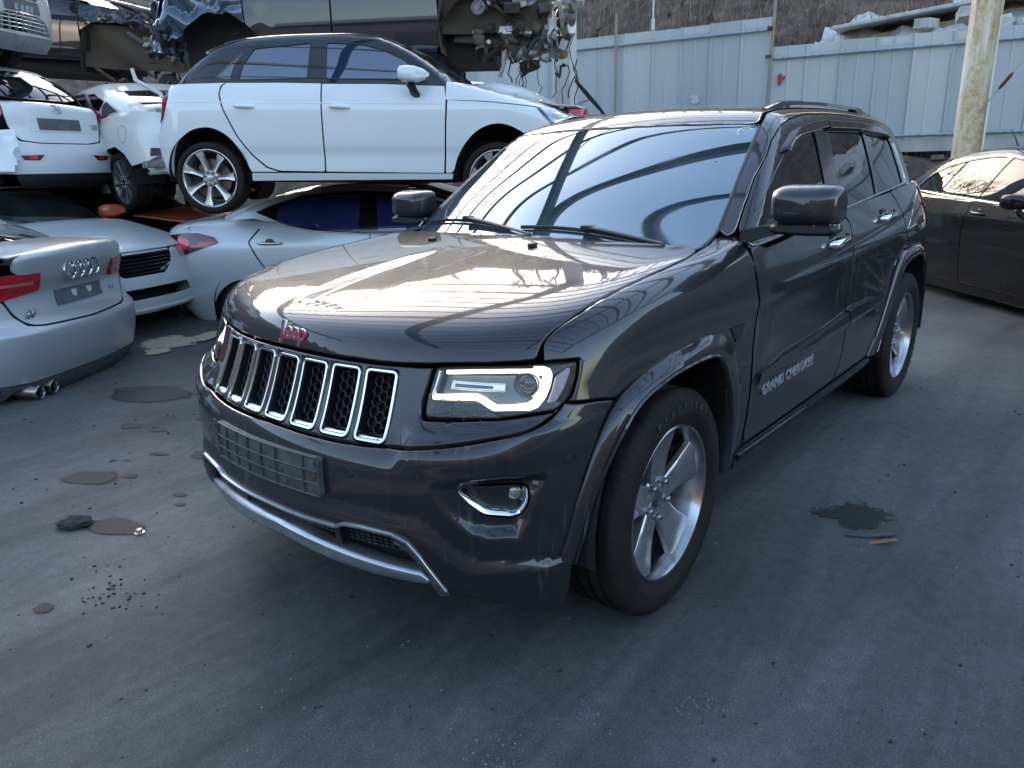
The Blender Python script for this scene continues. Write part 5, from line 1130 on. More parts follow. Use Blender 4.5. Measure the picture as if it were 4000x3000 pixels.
def handle(root, S, x, z, mat, side, L=.10):
    p = on_skin(S.lower, 'side', (x, z)); mb = MB()
    mb.tube([(p[0]+t*L, (p[1]+.004+.026*(1-t**4))*side, p[2]-t*.004) for t in np.linspace(-1, 1, 11)], [.006]+[.013]*9+[.006], 8, flat=1.1); h = mb.build('door_handle', mat, root, smooth=True, angle=60)
    mb = MB(); mb.lathe([(.0005, .001), (.028, .0005), (.036, -.004)], 18, 'y'); o = mb.build('handle_cup', mat if mat is not CHROME else GREYP, h, smooth=True); o.data.transform(Matrix.Translation((p[0], p[1]*side, p[2]+.006))@Matrix.Diagonal((1.4, side, 1, 1)))
def mirror(root, c, s, size, mat, foot=True):
    mb = MB(); rows = []
    for x, k in ((-.005, .35), (.02, .70), (.055, .92), (.10, 1.0), (.135, .96), (.14, .90)):
        rows.append([(c[0]+.11-x*1.0-.04*math.cos(2*math.pi*i/24), (c[1]+size[0]*k*np.sign(math.cos(2*math.pi*i/24))*abs(math.cos(2*math.pi*i/24))**.6)*s, c[2]+size[1]*k*np.sign(math.sin(2*math.pi*i/24))*abs(math.sin(2*math.pi*i/24))**.6) for i in range(25)])
    mb.sheet(rows); mb.F.append(tuple(range(24))); mb.F.append(tuple(5*25+i for i in range(24))); m = mb.build('door_mirror', mat, root, smooth=True, angle=50)
    if foot:
        mb = MB(); mb.tube([(c[0], (c[1]-.02)*s, c[2]-size[1]), (c[0]+.02, (c[1]-.05)*s, c[2]-size[1]-.05), (c[0]+.02, (c[1]-.16)*s, c[2]-size[1]-.09)], [.045, .04, .05], 8, flat=.6); mb.build('mirror_foot', BLACKP, m, smooth=True)
    return m
CM = dict(rubber=BLACKP, chrome=CHROME, grey=GREYP, black=GLOSSB, plastic=BLACKP,
    red=plain('tail_lamp_red', (.42, .010, .022), .12, coat=1.0, var=.3, scale=20), dred=plain('tail_lamp_dark', (.09, .006, .012), .12, coat=1.0), bright=plain('tail_lamp_bright', (.75, .02, .03), .15, coat=1.0),
    lamp=plain('headlamp_silver', (.45, .48, .52), .12, .6, coat=1.0, var=.5, scale=16), lampdark=plain('headlamp_dark', (.03, .035, .05), .1, coat=1.0),
    gb=glass('glass_blue_reflection', (.012, .034, .066), 2.3, .03, 4, .006), gv=glass('glass_violet_reflection', (.022, .026, .115), 2.3, .03, 5, .006), gd=glass('glass_dark', (.007, .008, .009), 1.55, .05, 6, .006),  # blue and violet base colours carry the sky reflection
    inner=UNDER, plate=plain('plate_grey', (.10, .11, .12), .6, var=.3))
WHITE = paint('white_paint', (.74, .75, .74), 0, .4, 1, .04, dust=.10, streak=.06, seed=11)
WHITE2 = paint('white_paint_cream', (.70, .70, .66), 0, .4, .9, .06, dust=.16, streak=.10, seed=12)
SILVER = paint('silver_paint', (.58, .60, .62), .35, .42, 1, .05, dust=.12, flake=.2, seed=13)
SILVER2 = paint('silver_paint_warm', (.46, .475, .48), .55, .44, .9, .07, dust=.22, flake=.2, seed=14)
BLACK = paint('black_paint', (.005, .005, .0055), .0, .4, 1, .02, dust=.025, seed=15)
NAVY = paint('navy_paint', (.006, .010, .022), .15, .4, 1, .02, dust=.03, seed=16)
ORANGE = paint('orange_paint', (.55, .10, .025), .1, .45, .8, .10, dust=.35, seed=17, wear=((.36, .13, .06), 3.0, .60))
PALE = paint('pale_paint', (.60, .64, .62), .1, .4, 1, .05, dust=.10, seed=18)
A1M = dict(CM, body=WHITE, roof=paint('dark_roof_paint', (.008, .011, .015), .2, .4, 1, .03, dust=.06, seed=19))
ALLOY = dict(WM, rim=plain('silver_rim', (.56, .55, .53), .28, .8, var=.12), spoke=plain('silver_spoke', (.58, .57, .55), .30, .75, var=.14), cap=plain('silver_cap', (.42, .42, .42), .3, .7))
DALLOY = dict(WM, rim=plain('dusty_rim', (.22, .215, .21), .42, .6, var=.3), spoke=plain('dusty_spoke', (.24, .235, .23), .42, .6, var=.3))
def build_hatchback():
    """white five door hatchback on top of the stack, black roof, seen from its right side"""
    root = empty('hatchback'); tag(root, 'white hatchback with dark roof and windows coloured as mirrored sky, stacked on the silver sedan', 'car')
    S = vskin(W=curve([(-3.2,.70),(-2.95,.825),(-2.5,.864),(-1.5,.872),(-.4,.868),(0,.862),(.4,.82),(.8,.70)], .1),
      prof=curve([(.1,-.07),(.22,-.038),(.30,-.018),(.42,-.020),(.50,-.004),(.7,.004),(.80,0),(.84,-.010),(.95,-.045),(1.05,-.10)], .012),
      fr=curve([(.1,.60),(.3,.74),(.5,.78),(.65,.76),(.74,.68),(.82,.5)], .02), rr=curve([(.15,-2.96),(.3,-3.05),(.5,-3.08),(.62,-3.06),(.70,-3.03),(.85,-3.0),(.95,-2.94),(1.1,-2.80)], .02),
      top=curve([(.75,.70),(.6,.765),(.4,.850),(.06,.935),(-.23,1.0),(-.42,1.03),(-1,1.10),(-2.0,1.12),(-2.6,1.10),(-2.85,1.03),(-3.0,.95)], .04), crown=curve([(-3,.03),(-1,.02),(0,.06),(.7,.06)], .1), ktop=curve([(-3,.10),(-1,.06),(-.4,.06),(.0,.12),(.7,.10)], .1),
      gw=curve([(-3.0,.60),(-2.8,.665),(-2.4,.755),(-1.9,.792),(-1.4,.80),(-.6,.785),(-.3,.76)], .08), tum=curve([(.85,-.03),(.97,0),(1.2,.095),(1.34,.17),(1.45,.26)], .03),
      ws=curve([(.93,-.22),(1.065,-.36),(1.119,-.44),(1.208,-.58),(1.279,-.72),(1.338,-.86),(1.42,-1.10)], .02), rg=curve([(.93,-2.99),(1.1,-2.80),(1.2,-2.67),(1.3,-2.52),(1.38,-2.34)], .02), krs=.17,
      roof=curve([(-2.7,1.285),(-2.5,1.335),(-2.2,1.383),(-1.8,1.412),(-1.4,1.418),(-1.0,1.392),(-.75,1.34)], .06), rcrown=.035)
    sm = lambda L: [(a_, b_, .07) for a_, b_ in L]
    fa = [(.30,.50), (.24,.575), (.10,.655), (-.03,.678), (-.167,.630), (-.27,.533), (-.352,.40), (-.375,.285)]
    ra = [(-2.10,.285), (-2.135,.36), (-2.187,.48), (-2.281,.590), (-2.418,.650), (-2.584,.628), (-2.724,.530), (-2.795,.395), (-2.805,.235)]
    wins = [[(-2.063,1.268,.02), (-1.575,1.308,.015), (-1.585,1.022,.01), (-2.180,1.018,.01), (-2.150,1.138)], [(-1.445,1.310,.015), (-1.128,1.290), (-.955,1.243), (-.80,1.175), (-.70,1.10), (-.655,1.05), (-.632,1.012,.01), (-1.430,1.020,.01)], [(-2.155,1.235,.01), (-2.385,1.040,.01), (-2.255,1.026,.008), (-2.225,1.14)]]
    rows = [
      ('front_wing', 'L', 'side', [(-.430,.955,.004), (-.418,.845), (-.432,.58), (-.445,.285)]+sm(fa[::-1])+[(.36,.62), (.425,.665), (.296,.797,.004), (-.10,.836), (-.38,.850)], 'body', {}),
      ('front_door', 'L', 'side', [(-.444,.957,.006), (-.430,.85), (-.442,.58), (-.457,.284), (-1.455,.292), (-1.450,.58), (-1.450,.82), (-1.452,.980,.004), (-.95,.976)], 'body', {}),
      ('rear_door', 'L', 'side', [(-1.462,.983,.004), (-1.459,.82), (-1.459,.58), (-1.465,.292), (-1.85,.297), (-1.96,.330), (-2.075,.425), (-2.185,.575), (-2.285,.79), (-2.315,.90), (-2.30,.965), (-2.262,.992,.006), (-1.8,.990)], 'body', dict(r=.02)),
      ('rear_quarter', 'L', 'side', [(-2.272,.993,.004), (-2.312,.968), (-2.327,.90), (-2.296,.79), (-2.196,.575), (-2.086,.420), (-1.97,.323), (-1.86,.289), (-2.085,.289)]+sm(ra)+[(-2.93,.225), (-2.99,.50), (-2.97,.66), (-2.905,.672), (-2.845,.715), (-2.805,.80), (-2.78,.88), (-2.80,.975), (-2.69,.985)], 'body', {}),
      ('sill', 'L', 'side', [(-.38,.281), (-2.10,.281), (-2.11,.215), (-.39,.235)], 'body', dict(off=.004)),
      ('bonnet', 'L', 'top', sym_y([(.735,0), (.70,.30), (.60,.55), (.44,.72), (.1,.795), (-.25,.815), (-.43,.80,.004), (-.40,.5), (-.35,0)]), 'body', dict(both=None)),
      ('front_bumper', 'L', 'rad', sym([(0,.70), (12,.68), (19,.66), (22,.655), (25.2,.60), (25.6,.50), (24.0,.35), (22,.22), (0,.20)]), 'body', dict(both=None)),
      ('headlamp', 'L', 'side', [(.300,.795,.004), (.43,.668), (.62,.66,.02), (.66,.70), (.55,.76)], 'lamp', dict(off=.003, r=.006)),
      ('headlamp_rim', 'L', 'side', [(.285,.80,.004), (.42,.662,.004), (.445,.668), (.315,.797,.004)], 'lampdark', dict(off=.006, r=.004)),
      ('tail_lamp', 'L', 'side', [(-3.02,.885), (-2.785,.885), (-2.81,.80), (-2.85,.72), (-2.91,.680), (-3.04,.69)], 'red', dict(off=.007, r=.012, res=.015)),
      ('bonnet_flank', 'L', 'side', [(-.435,.852,.004), (-.10,.838), (.298,.799), (.46,.760,.01), (.42,.825), (.28,.862), (.06,.912), (-.23,.972), (-.43,.990,.004)], 'body', dict(off=.004)),
      ('rear_bumper', 'L', 'rrad', sym([(0,.66), (18,.66), (22,.69), (25.6,.665), (26.5,.50), (26.0,.235), (18,.21), (0,.2)]), 'body', dict(both=None)),
      ('tailgate', 'L', 'rrad', sym([(0,.98), (18,.97), (24.0,.955), (25.6,.89), (20.5,.89), (20.3,.70), (0,.68)]), 'body', dict(both=None)),
      ('side_frame', 'U', 'side', [(-.30,.955), (-.36,1.0), (-.47,1.07), (-.565,1.125), (-.705,1.214), (-.85,1.288), (-1.0,1.345), (-1.25,1.372), (-1.6,1.376), (-1.95,1.365), (-2.2,1.335), (-2.40,1.27), (-2.58,1.165), (-2.73,1.03), (-2.76,.975), (-2.3,.992), (-1.45,.985), (-.9,.978)], 'roof', dict(r=.02, gap=.001)),
      ('roof', 'U', 'top', sym_y([(-.93,0), (-1.0,.35), (-1.10,.555), (-1.6,.60), (-2.1,.585), (-2.38,.52), (-2.42,.3), (-2.44,0)]), 'roof', dict(both=None)),
      ('windscreen', 'U', 'top', sym_y([(-.27,0), (-.32,.4), (-.44,.66,.03), (-.7,.61), (-1.04,.54,.02), (-.97,.3), (-.92,0)]), 'gd', dict(both=None)),
      ('rear_window', 'U', 'rear', sym([(0,1.31), (.42,1.29), (.56,1.03), (0,1.02)]), 'gd', dict(both=None)),
    ]
    fr = parts(root, S, A1M, [r for r in rows if r[0] != 'side_frame'])
    sf = [r for r in rows if r[0] == 'side_frame'][0]
    panel('side_frame', S.upper, 'side', sf[3], A1M['roof'], root, holes=wins, both=True, **sf[5])
    for w in wins: panel('side_window', S.upper, 'side', w, CM['gb'], root, off=-.006, r=.012, gap=-.002, both=True)
    for w in wins[:2]: strip('window_seal', S.upper, 'side', round_poly([(a[0], a[1]) for a in w], .012), .005, BLACKP, root, off=-.002, n=90, h=.005, closed=True, both=True)
    core(root, -2.85, .55, .80, .2, .80, -2.4, -.6, 1.30, (-2.47, 0), .58)
    for sd in (1, -1):
        handle(root, S, -2.106, .806, A1M['body'], sd, .085); handle(root, S, -1.303, .80, A1M['body'], sd, .085)
    mirror(root, (-.70, .965, 1.035), -1, (.105, .062), A1M['body']); mirror(root, (-.70, .965, 1.035), 1, (.105, .062), A1M['body'])
    mb = MB(); th = np.linspace(0, 2*np.pi, 40)[:-1]; ring = [(-2.585+.082*math.cos(t)*(1 if abs(math.cos(t)) < .8 else 1), .889+.085*math.sin(t)) for t in th]
    strip('fuel_flap_gap', S.lower, 'side', ring, .0022, CM['grey'], root, off=-.0004, n=80, h=.0008, closed=True, prof=[(-1, 0), (1, 0)])
    mb = MB(); rows_ = [[(-2.36-.05*k-.02*k*(abs(y)/.55)**2, y, 1.345-.022*k-.03*(y/.55)**2) for y in np.linspace(-.55, .55, 18)] for k in (0, 1, 2.4)]; rows_ += [[(a, b, c-.022) for a, b, c in r] for r in rows_[::-1]]; mb.sheet(rows_); mb.build('roof_spoiler', A1M['body'], root, smooth=True, angle=40)
    strip('swage_line', S.lower, 'side', [(-2.75,.842), (-2.3,.838), (-1.5,.830), (-.45,.822)], .006, A1M['body'], root, off=-.003, n=60, h=.0045, both=True)
    # the bonnet's far side is buckled up
    mb = MB(); rr_ = []
    rnd = random.Random(5)
    for i in range(14):
        t = i/13; rr_.append([(.55-.95*t+rnd.uniform(-.01, .01), -.55+.10*j+rnd.uniform(-.01, .01), .80+.21*t+(.11*math.sin(math.pi*t)**1.3)*(math.sin(math.pi*j/9)**2)+rnd.uniform(-.006, .012)) for j in range(10)])
    mb.sheet(rr_); mb.build('buckled_bonnet_skin', A1M['body'], root, smooth=True, angle=25)
    wheel_set(root, 'seven', .298, .205, .236, .765, .232, (-2.473, -.01), ALLOY, 7, sides=(-1,), yf=.085, hub=.062)
    place(root, (-3.474, -2.676, 1.102, 125, 1.7, .6)); return root
def build_silver_sedan():
    root = empty('compact_sedan'); tag(root, 'silver compact sedan with windows coloured as mirrored violet sky, carrying the white hatchback', 'car')
    B = dict(CM, body=SILVER)
    S = vskin(W=curve([(-3.75,.66),(-3.5,.76),(-3.1,.842),(-2.6,.872),(-1.4,.875),(-.4,.868),(0,.862),(.4,.82),(.9,.66)], .1),
      prof=curve([(.0,-.07),(.2,-.030),(.35,-.012),(.55,0),(.72,.006),(.86,-.004),(.93,-.022),(1.02,-.06),(1.15,-.12)], .02),
      fr=curve([(.1,.72),(.3,.84),(.5,.87),(.7,.80),(.85,.55)], .03), rr=curve([(.05,-3.42),(.1,-3.46),(.35,-3.68),(.46,-3.71),(.58,-3.68),(.80,-3.63),(1.0,-3.68),(1.06,-3.68),(1.14,-3.60),(1.3,-3.2)], .015),
      top=curve([(.85,.72),(.5,.86),(0,.95),(-.4,1.0),(-1.0,1.06),(-2.0,1.14),(-2.6,1.15),(-3.0,1.165),(-3.3,1.150),(-3.55,1.125),(-3.8,1.09)], .05), crown=curve([(-3.6,.05),(-3,.05),(-2,.05),(0,.05),(.8,.06)], .1), ktop=curve([(-3.6,.12),(-2.8,.20),(-2.3,.08),(-.5,.08),(.5,.14)], .12),
      gw=curve([(-3.4,.58),(-3.0,.68),(-2.5,.775),(-1.9,.81),(-1.2,.812),(-.3,.79)], .08), tum=curve([(.85,-.03),(.97,0),(1.15,.075),(1.3,.150),(1.4,.235),(1.5,.33)], .03),
      ws=curve([(.95,.25),(1.10,-.10),(1.25,-.48),(1.38,-.95),(1.45,-1.25)], .03), rg=curve([(1.05,-3.42),(1.15,-3.15),(1.25,-2.86),(1.33,-2.58),(1.40,-2.28)], .03), rgk=.45, krg=.14,
      roof=curve([(-2.7,1.29),(-2.4,1.362),(-2.05,1.412),(-1.7,1.432),(-1.4,1.428),(-1.05,1.40),(-.8,1.345)], .06), rcrown=.04)
    lw = [(-3.10,.20), (-3.085,.31), (-3.0,.44), (-2.875,.528), (-2.70,.575), (-2.52,.545), (-2.40,.46), (-2.33,.33), (-2.31,.20)]
    wins = [[(-2.325,1.225,.02), (-2.07,1.294), (-1.80,1.314), (-1.485,1.312,.02), (-1.497,.985,.01), (-1.84,1.012), (-2.23,1.072), (-2.345,1.110,.01)], [(-1.335,1.306,.02), (-1.08,1.288), (-.80,1.225), (-.50,1.10), (-.30,.99,.01), (-.98,.965), (-1.31,.975,.01)]]
    rows = [
      ('rear_door', 'L', 'side', [(-2.40,1.13,.004), (-2.60,.92,.02), (-2.525,.78), (-2.41,.60), (-2.33,.45), (-2.25,.30,.03), (-1.385,.26), (-1.378,.90), (-1.378,.945,.004), (-1.69,.97), (-1.95,.993), (-2.22,1.045)], 'body', {}),
      ('front_door', 'L', 'side', [(-1.370,.945,.004), (-1.370,.90), (-1.377,.26), (-.45,.26), (-.36,.5), (-.40,.92,.01), (-.9,.935)], 'body', {}),
      ('front_wing', 'L', 'side', [(-.39,.92,.01), (-.35,.5), (-.44,.26), (-.36,.26), (-.33,.42), (-.2,.55), (0,.62), (.2,.55), (.33,.42), (.36,.30), (.6,.4), (.62,.65), (.45,.80), (-.1,.90)], 'body', {}),
      ('rear_quarter', 'L', 'side', [(-2.415,1.15,.004), (-2.612,.922,.02), (-2.537,.775), (-2.425,.60), (-2.345,.45), (-2.27,.26), (-2.31,.20)]+[(a_, b_, .08) for a_, b_ in lw[::-1]]+[(-3.095,.415), (-3.185,.52), (-3.232,.644), (-3.262,.775), (-3.30,.845), (-3.087,.896), (-2.960,.926), (-3.03,.972), (-3.2,1.012), (-3.28,1.014), (-3.225,1.075), (-3.15,1.11), (-2.8,1.125)], 'body', dict(res=.03)),
      ('rear_quarter_top', 'L', 'top', [(-3.02,.50), (-3.18,.645), (-3.30,.725), (-3.20,.79), (-2.8,.80), (-2.42,.80), (-2.42,.60), (-2.9,.50)], 'body', dict(off=-.001)),
      ('boot_lid', 'L', 'top', sym_y([(-3.02,0), (-3.02,.50), (-3.18,.64,.01), (-3.32,.72), (-3.48,.66), (-3.60,.3), (-3.61,0)]), 'body', dict(both=None)),
      ('boot_face', 'L', 'rrad', sym([(0,1.10), (12,1.12), (17.5,1.11), (20.0,1.03), (14,.98), (13,.83), (0,.82)]), 'body', dict(both=None)),
      ('rear_bumper', 'L', 'rrad', sym([(0,.82), (13,.82), (17.0,.80), (20.5,.84), (22.3,.775), (23.0,.644), (23.6,.52), (24.4,.41), (23.6,.30), (23.0,.16), (20,.10), (10,.10), (0,.12)]), 'body', dict(both=None, res=.03)),
      ('tail_lamp', 'L', 'rrad', [(19.4,1.026), (21.5,1.022), (24.6,.978), (26.0,.925), (24.2,.886), (22.0,.838), (20.4,.815), (17.5,.82), (13.5,.85), (14,.995)], 'dred', dict(off=.005, r=.012, res=.02)),
      ('lamp_bright_band', 'L', 'rrad', [(22.2,.885), (23.0,.940), (24.8,.935), (25.6,.926), (24.0,.905)], 'bright', dict(off=.0075, r=.006, res=.02, depth=.001)),
      ('lamp_bright_edge', 'L', 'rrad', [(18.8,.985), (20.5,.97), (21.4,.93), (20.8,.87), (20.0,.845), (18.8,.86)], 'bright', dict(off=.0075, r=.012, res=.02, depth=.001)),
      ('bumper_reflector', 'L', 'rrad', [(19.0,.455), (20.6,.45), (20.4,.415), (19.2,.42)], 'red', dict(off=.006, r=.006, depth=.002)),
      ('sill', 'L', 'side', [(-.42,.252), (-2.27,.252), (-2.30,.17), (-.38,.17)], 'body', {}),
      ('bonnet', 'L', 'top', sym_y([(.78,0), (.7,.4), (.5,.68), (0,.76), (-.40,.78), (-.3,0)]), 'body', dict(both=None, res=.06)),
      ('roof', 'U', 'top', sym_y([(-.98,0), (-1.02,.35), (-1.1,.52), (-1.7,.57), (-2.3,.55), (-2.42,.30), (-2.44,0)]), 'body', dict(both=None)),
      ('windscreen', 'U', 'top', sym_y([(.10,0), (.02,.4), (-.2,.68,.03), (-.6,.62), (-1.05,.51,.02), (-1.0,.3), (-.97,0)]), 'gd', dict(both=None, res=.06)),
      ('rear_window', 'U', 'top', sym_y([(-2.46,0), (-2.45,.30), (-2.44,.50,.03), (-2.8,.53), (-3.05,.50,.03), (-3.15,.3), (-3.17,0)]), 'gd', dict(both=None)),
    ]
    parts(root, S, B, rows)
    panel('side_frame', S.upper, 'side', [(-.02,.95), (-.2,1.04), (-.50,1.16), (-.80,1.275), (-1.05,1.355), (-1.4,1.388), (-1.75,1.392), (-2.07,1.378), (-2.42,1.325), (-2.72,1.25), (-2.95,1.165), (-2.95,1.12), (-2.6,1.13), (-2.42,1.10), (-2.22,1.04), (-1.95,.99), (-1.69,.967), (-1.37,.943)], SILVER, root, holes=[[(-2.58,1.192,.01), (-2.40,1.253), (-2.10,1.328), (-1.75,1.352), (-1.42,1.344), (-1.03,1.312), (-.76,1.235), (-.42,1.10), (-.14,.985,.01), (-.9,.945), (-1.37,.955), (-1.69,.978), (-1.95,1.003), (-2.22,1.056), (-2.45,1.142)]], both=True, r=.012, gap=.001)
    panel('window_frame', S.upper, 'side', [(-2.575,1.190,.01), (-2.40,1.251), (-2.10,1.326), (-1.75,1.350), (-1.42,1.342), (-1.03,1.310), (-.76,1.233), (-.42,1.098), (-.15,.987,.01), (-.9,.947), (-1.37,.957), (-1.69,.980), (-1.95,1.005), (-2.22,1.058), (-2.45,1.144)], GLOSSB, root, holes=wins, both=True, r=.01, gap=0, off=-.005)
    for w in wins: panel('side_window', S.upper, 'side', w, CM['gv'], root, off=-.009, r=.012, gap=-.002, both=True)
    core(root, -3.35, .5, .80, .12, .82, -2.3, -.7, 1.32, (-2.7, 0), .60)
    for sd in (1, -1):
        handle(root, S, -2.385, .905, CHROME, sd, .13); mirror(root, (-.42, .98, 1.04), sd, (.10, .062), SILVER)
    strip('tow_cap_gap', S.lower, 'rrad', [(20.0,.70), (20.9,.675), (20.9,.615), (20.3,.585)], .002, CM['grey'], root, off=0, n=20, h=.0008, prof=[(-1, 0), (1, 0)], both=True)
    wheel_set(root, 'ten', .315, .205, .235, .765, .245, (-2.70, 0), DALLOY, 10, sides=(-1, 1), yf=.06)
    # a torn strip of black bumper lining hangs from the tail
    mb = MB(); mb.tube([(-3.50, -.70, .44), (-3.62, -.66, .30), (-3.60, -.62, .16), (-3.48, -.56, .07), (-3.36, -.54, .11)], [.012, .03, .035, .035, .02], 8, flat=.35); mb.build('hanging_lining', BLACKP, root, smooth=True)
    place(root, (-4.042, -2.908, -.067, 121.7, -1.5, .1)); return root
def build_black_sedan():
    root = empty('black_sedan'); tag(root, 'glossy black sedan with chrome window trim, parked at the right behind the SUV', 'car')
    B = dict(CM, body=BLACK)
    S = vskin(W=curve([(-3.9,.68),(-3.6,.80),(-3.1,.885),(-2.5,.905),(-1.4,.91),(-.4,.905),(0,.90),(.4,.86),(.9,.70)], .1),
      prof=curve([(.0,-.06),(.15,-.03),(.35,-.012),(.55,0),(.64,-.004),(.70,.008),(.86,.004),(.93,-.018),(1.02,-.05),(1.15,-.12)], .018),
      fr=curve([(.1,.72),(.3,.84),(.5,.87),(.7,.80),(.85,.55)], .03), rr=curve([(.15,-3.75),(.4,-3.85),(.7,-3.86),(.95,-3.80),(1.1,-3.70)], .03),
      top=curve([(.85,.74),(.5,.88),(0,.97),(-.4,1.02),(-1.0,1.10),(-2.0,1.16),(-2.6,1.17),(-3.0,1.16),(-3.4,1.14),(-3.8,1.10)], .05), crown=curve([(-3.6,.05),(0,.05),(.8,.06)], .1), ktop=curve([(-3.6,.12),(-2.8,.16),(-2.3,.08),(-.5,.08),(.5,.14)], .12),
      gw=curve([(-3.3,.64),(-2.9,.72),(-2.5,.79),(-1.9,.825),(-1.2,.83),(-.3,.81)], .08), tum=curve([(.85,-.03),(1.0,0),(1.15,.06),(1.3,.135),(1.42,.215),(1.55,.33)], .03),
      ws=curve([(.95,.10),(1.10,-.22),(1.25,-.56),(1.38,-.92),(1.50,-1.30)], .03), rg=curve([(1.05,-3.20),(1.15,-2.98),(1.25,-2.78),(1.38,-2.48),(1.48,-2.15)], .03), rgk=.5,
      roof=curve([(-2.7,1.36),(-2.4,1.43),(-2.0,1.487),(-1.6,1.51),(-1.3,1.505),(-1.0,1.47),(-.7,1.41)], .06), rcrown=.045)
    dlo = [(-2.60,1.065,.02), (-2.565,1.13), (-2.40,1.252), (-2.17,1.338), (-1.90,1.396), (-1.64,1.422), (-1.40,1.428), (-1.10,1.392), (-.80,1.30), (-.50,1.165), (-.28,1.04,.01), (-1.10,.995), (-1.88,1.032), (-2.38,1.058)]
    ins = lambda L, d: [tuple(q) for q in inset(np.array([p[:2] for p in L], float), d)]
    dl = ins(dlo, .022)
    wins = [[(-2.565,1.078,.02), (-2.535,1.13), (-2.385,1.237), (-2.17,1.318), (-1.93,1.368,.01), (-2.11,1.070,.01), (-2.38,1.072)], [(-1.915,1.372,.01), (-1.64,1.402), (-1.385,1.408,.02), (-1.49,1.036,.01), (-1.88,1.050), (-2.095,1.068,.01)], [(-1.29,1.402,.02), (-1.12,1.374), (-.82,1.285), (-.53,1.155), (-.34,1.052,.01), (-1.10,1.015), (-1.44,1.030,.01)]]
    rows = [
      ('rear_door', 'L', 'side', [(-1.446,1.018,.004), (-1.475,.88), (-1.505,.64), (-1.475,.22), (-2.15,.22), (-2.27,.42), (-2.40,.58), (-2.46,.75), (-2.42,1.055,.01), (-1.9,1.035)], 'body', {}),
      ('front_door', 'L', 'side', [(-1.438,1.018,.004), (-1.467,.88), (-1.497,.64), (-1.467,.22), (-.48,.22), (-.40,.5), (-.42,.97,.01), (-1.1,.995)], 'body', {}),
      ('front_wing', 'L', 'side', [(-.41,.97,.01), (-.39,.5), (-.46,.22), (-.37,.22), (-.34,.45), (-.2,.60), (0,.665), (.2,.60), (.34,.45), (.38,.30), (.6,.4), (.62,.68), (.45,.82), (-.1,.94)], 'body', {}),
      ('rear_quarter', 'L', 'side', [(-2.43,1.06,.01), (-2.47,.75), (-2.41,.575), (-2.55,.63), (-2.75,.67), (-2.95,.62), (-3.10,.46), (-3.15,.25), (-3.6,.25), (-3.65,.95), (-3.4,1.06), (-2.9,1.09)], 'body', {}),
      ('sill', 'L', 'side', [(-.40,.212), (-2.16,.212), (-2.18,.13), (-.36,.13)], 'body', dict(off=.003)),
      ('boot_lid', 'L', 'top', sym_y([(-2.9,0), (-2.9,.6), (-3.3,.72), (-3.7,.6), (-3.75,0)]), 'body', dict(both=None)),
      ('rear_face', 'L', 'rrad', sym([(0,1.05), (15,1.04), (20,1.0), (22,.7), (21,.25), (0,.22)]), 'body', dict(both=None)),
      ('bonnet', 'L', 'top', sym_y([(.78,0), (.7,.4), (.5,.68), (0,.80), (-.40,.82), (-.3,0)]), 'body', dict(both=None, res=.06)),
      ('roof', 'U', 'top', sym_y([(-1.10,0), (-1.14,.35), (-1.22,.56), (-1.7,.62), (-2.2,.60), (-2.32,.30), (-2.34,0)]), 'body', dict(both=None)),
      ('windscreen', 'U', 'top', sym_y([(-.05,0), (-.12,.4), (-.32,.72,.03), (-.7,.66), (-1.14,.56,.02), (-1.10,.3), (-1.08,0)]), 'gd', dict(both=None, res=.06)),
      ('rear_window', 'U', 'top', sym_y([(-2.36,0), (-2.36,.30), (-2.36,.54,.03), (-2.7,.58), (-2.95,.54,.03), (-3.0,.3), (-3.02,0)]), 'gd', dict(both=None)),
    ]
    parts(root, S, B, rows)
    panel('side_frame', S.upper, 'side', [(.0,.99), (-.3,1.10), (-.55,1.21), (-.85,1.335), (-1.12,1.43), (-1.4,1.468), (-1.7,1.468), (-2.0,1.445), (-2.32,1.385), (-2.6,1.285), (-2.85,1.16), (-2.85,1.09), (-2.4,1.055), (-1.9,1.03), (-1.1,.993)], BLACK, root, holes=wins, both=True, r=.012, gap=.001)
    for w in wins: panel('side_window', S.upper, 'side', w, CM['gd'], root, off=-.006, r=.012, gap=-.002, both=True)
    strip('window_trim', S.upper, 'side', [tuple(q) for q in round_poly(dlo, .02)], .012, CHROME, root, off=-.001, n=150, h=.006, closed=True, both=True)
    core(root, -3.55, .5, .82, .15, .86, -2.4, -.7, 1.40, (-2.75, 0), .64)
    for sd in (1, -1): handle(root, S, -1.285, .905, BLACK, sd, .10); handle(root, S, -2.30, .935, BLACK, sd, .10); mirror(root, (-.68, .99, 1.045), sd, (.115, .068), BLACK)
    mb = MB(); mb.tube([(-2.10, 0, 1.47), (-2.16, 0, 1.56), (-2.26, 0, 1.67)], [.012, .007, .004], 6); mb.build('aerial', BLACKP, root, smooth=True)
    wheel_set(root, 'ten', .325, .225, .24, .79, .315, (-2.75, 0), DALLOY, 10, sides=(-1, 1), yf=.06)
    place(root, (-6.045, 2.263, -.025, 43.2, 0, .5)); return root
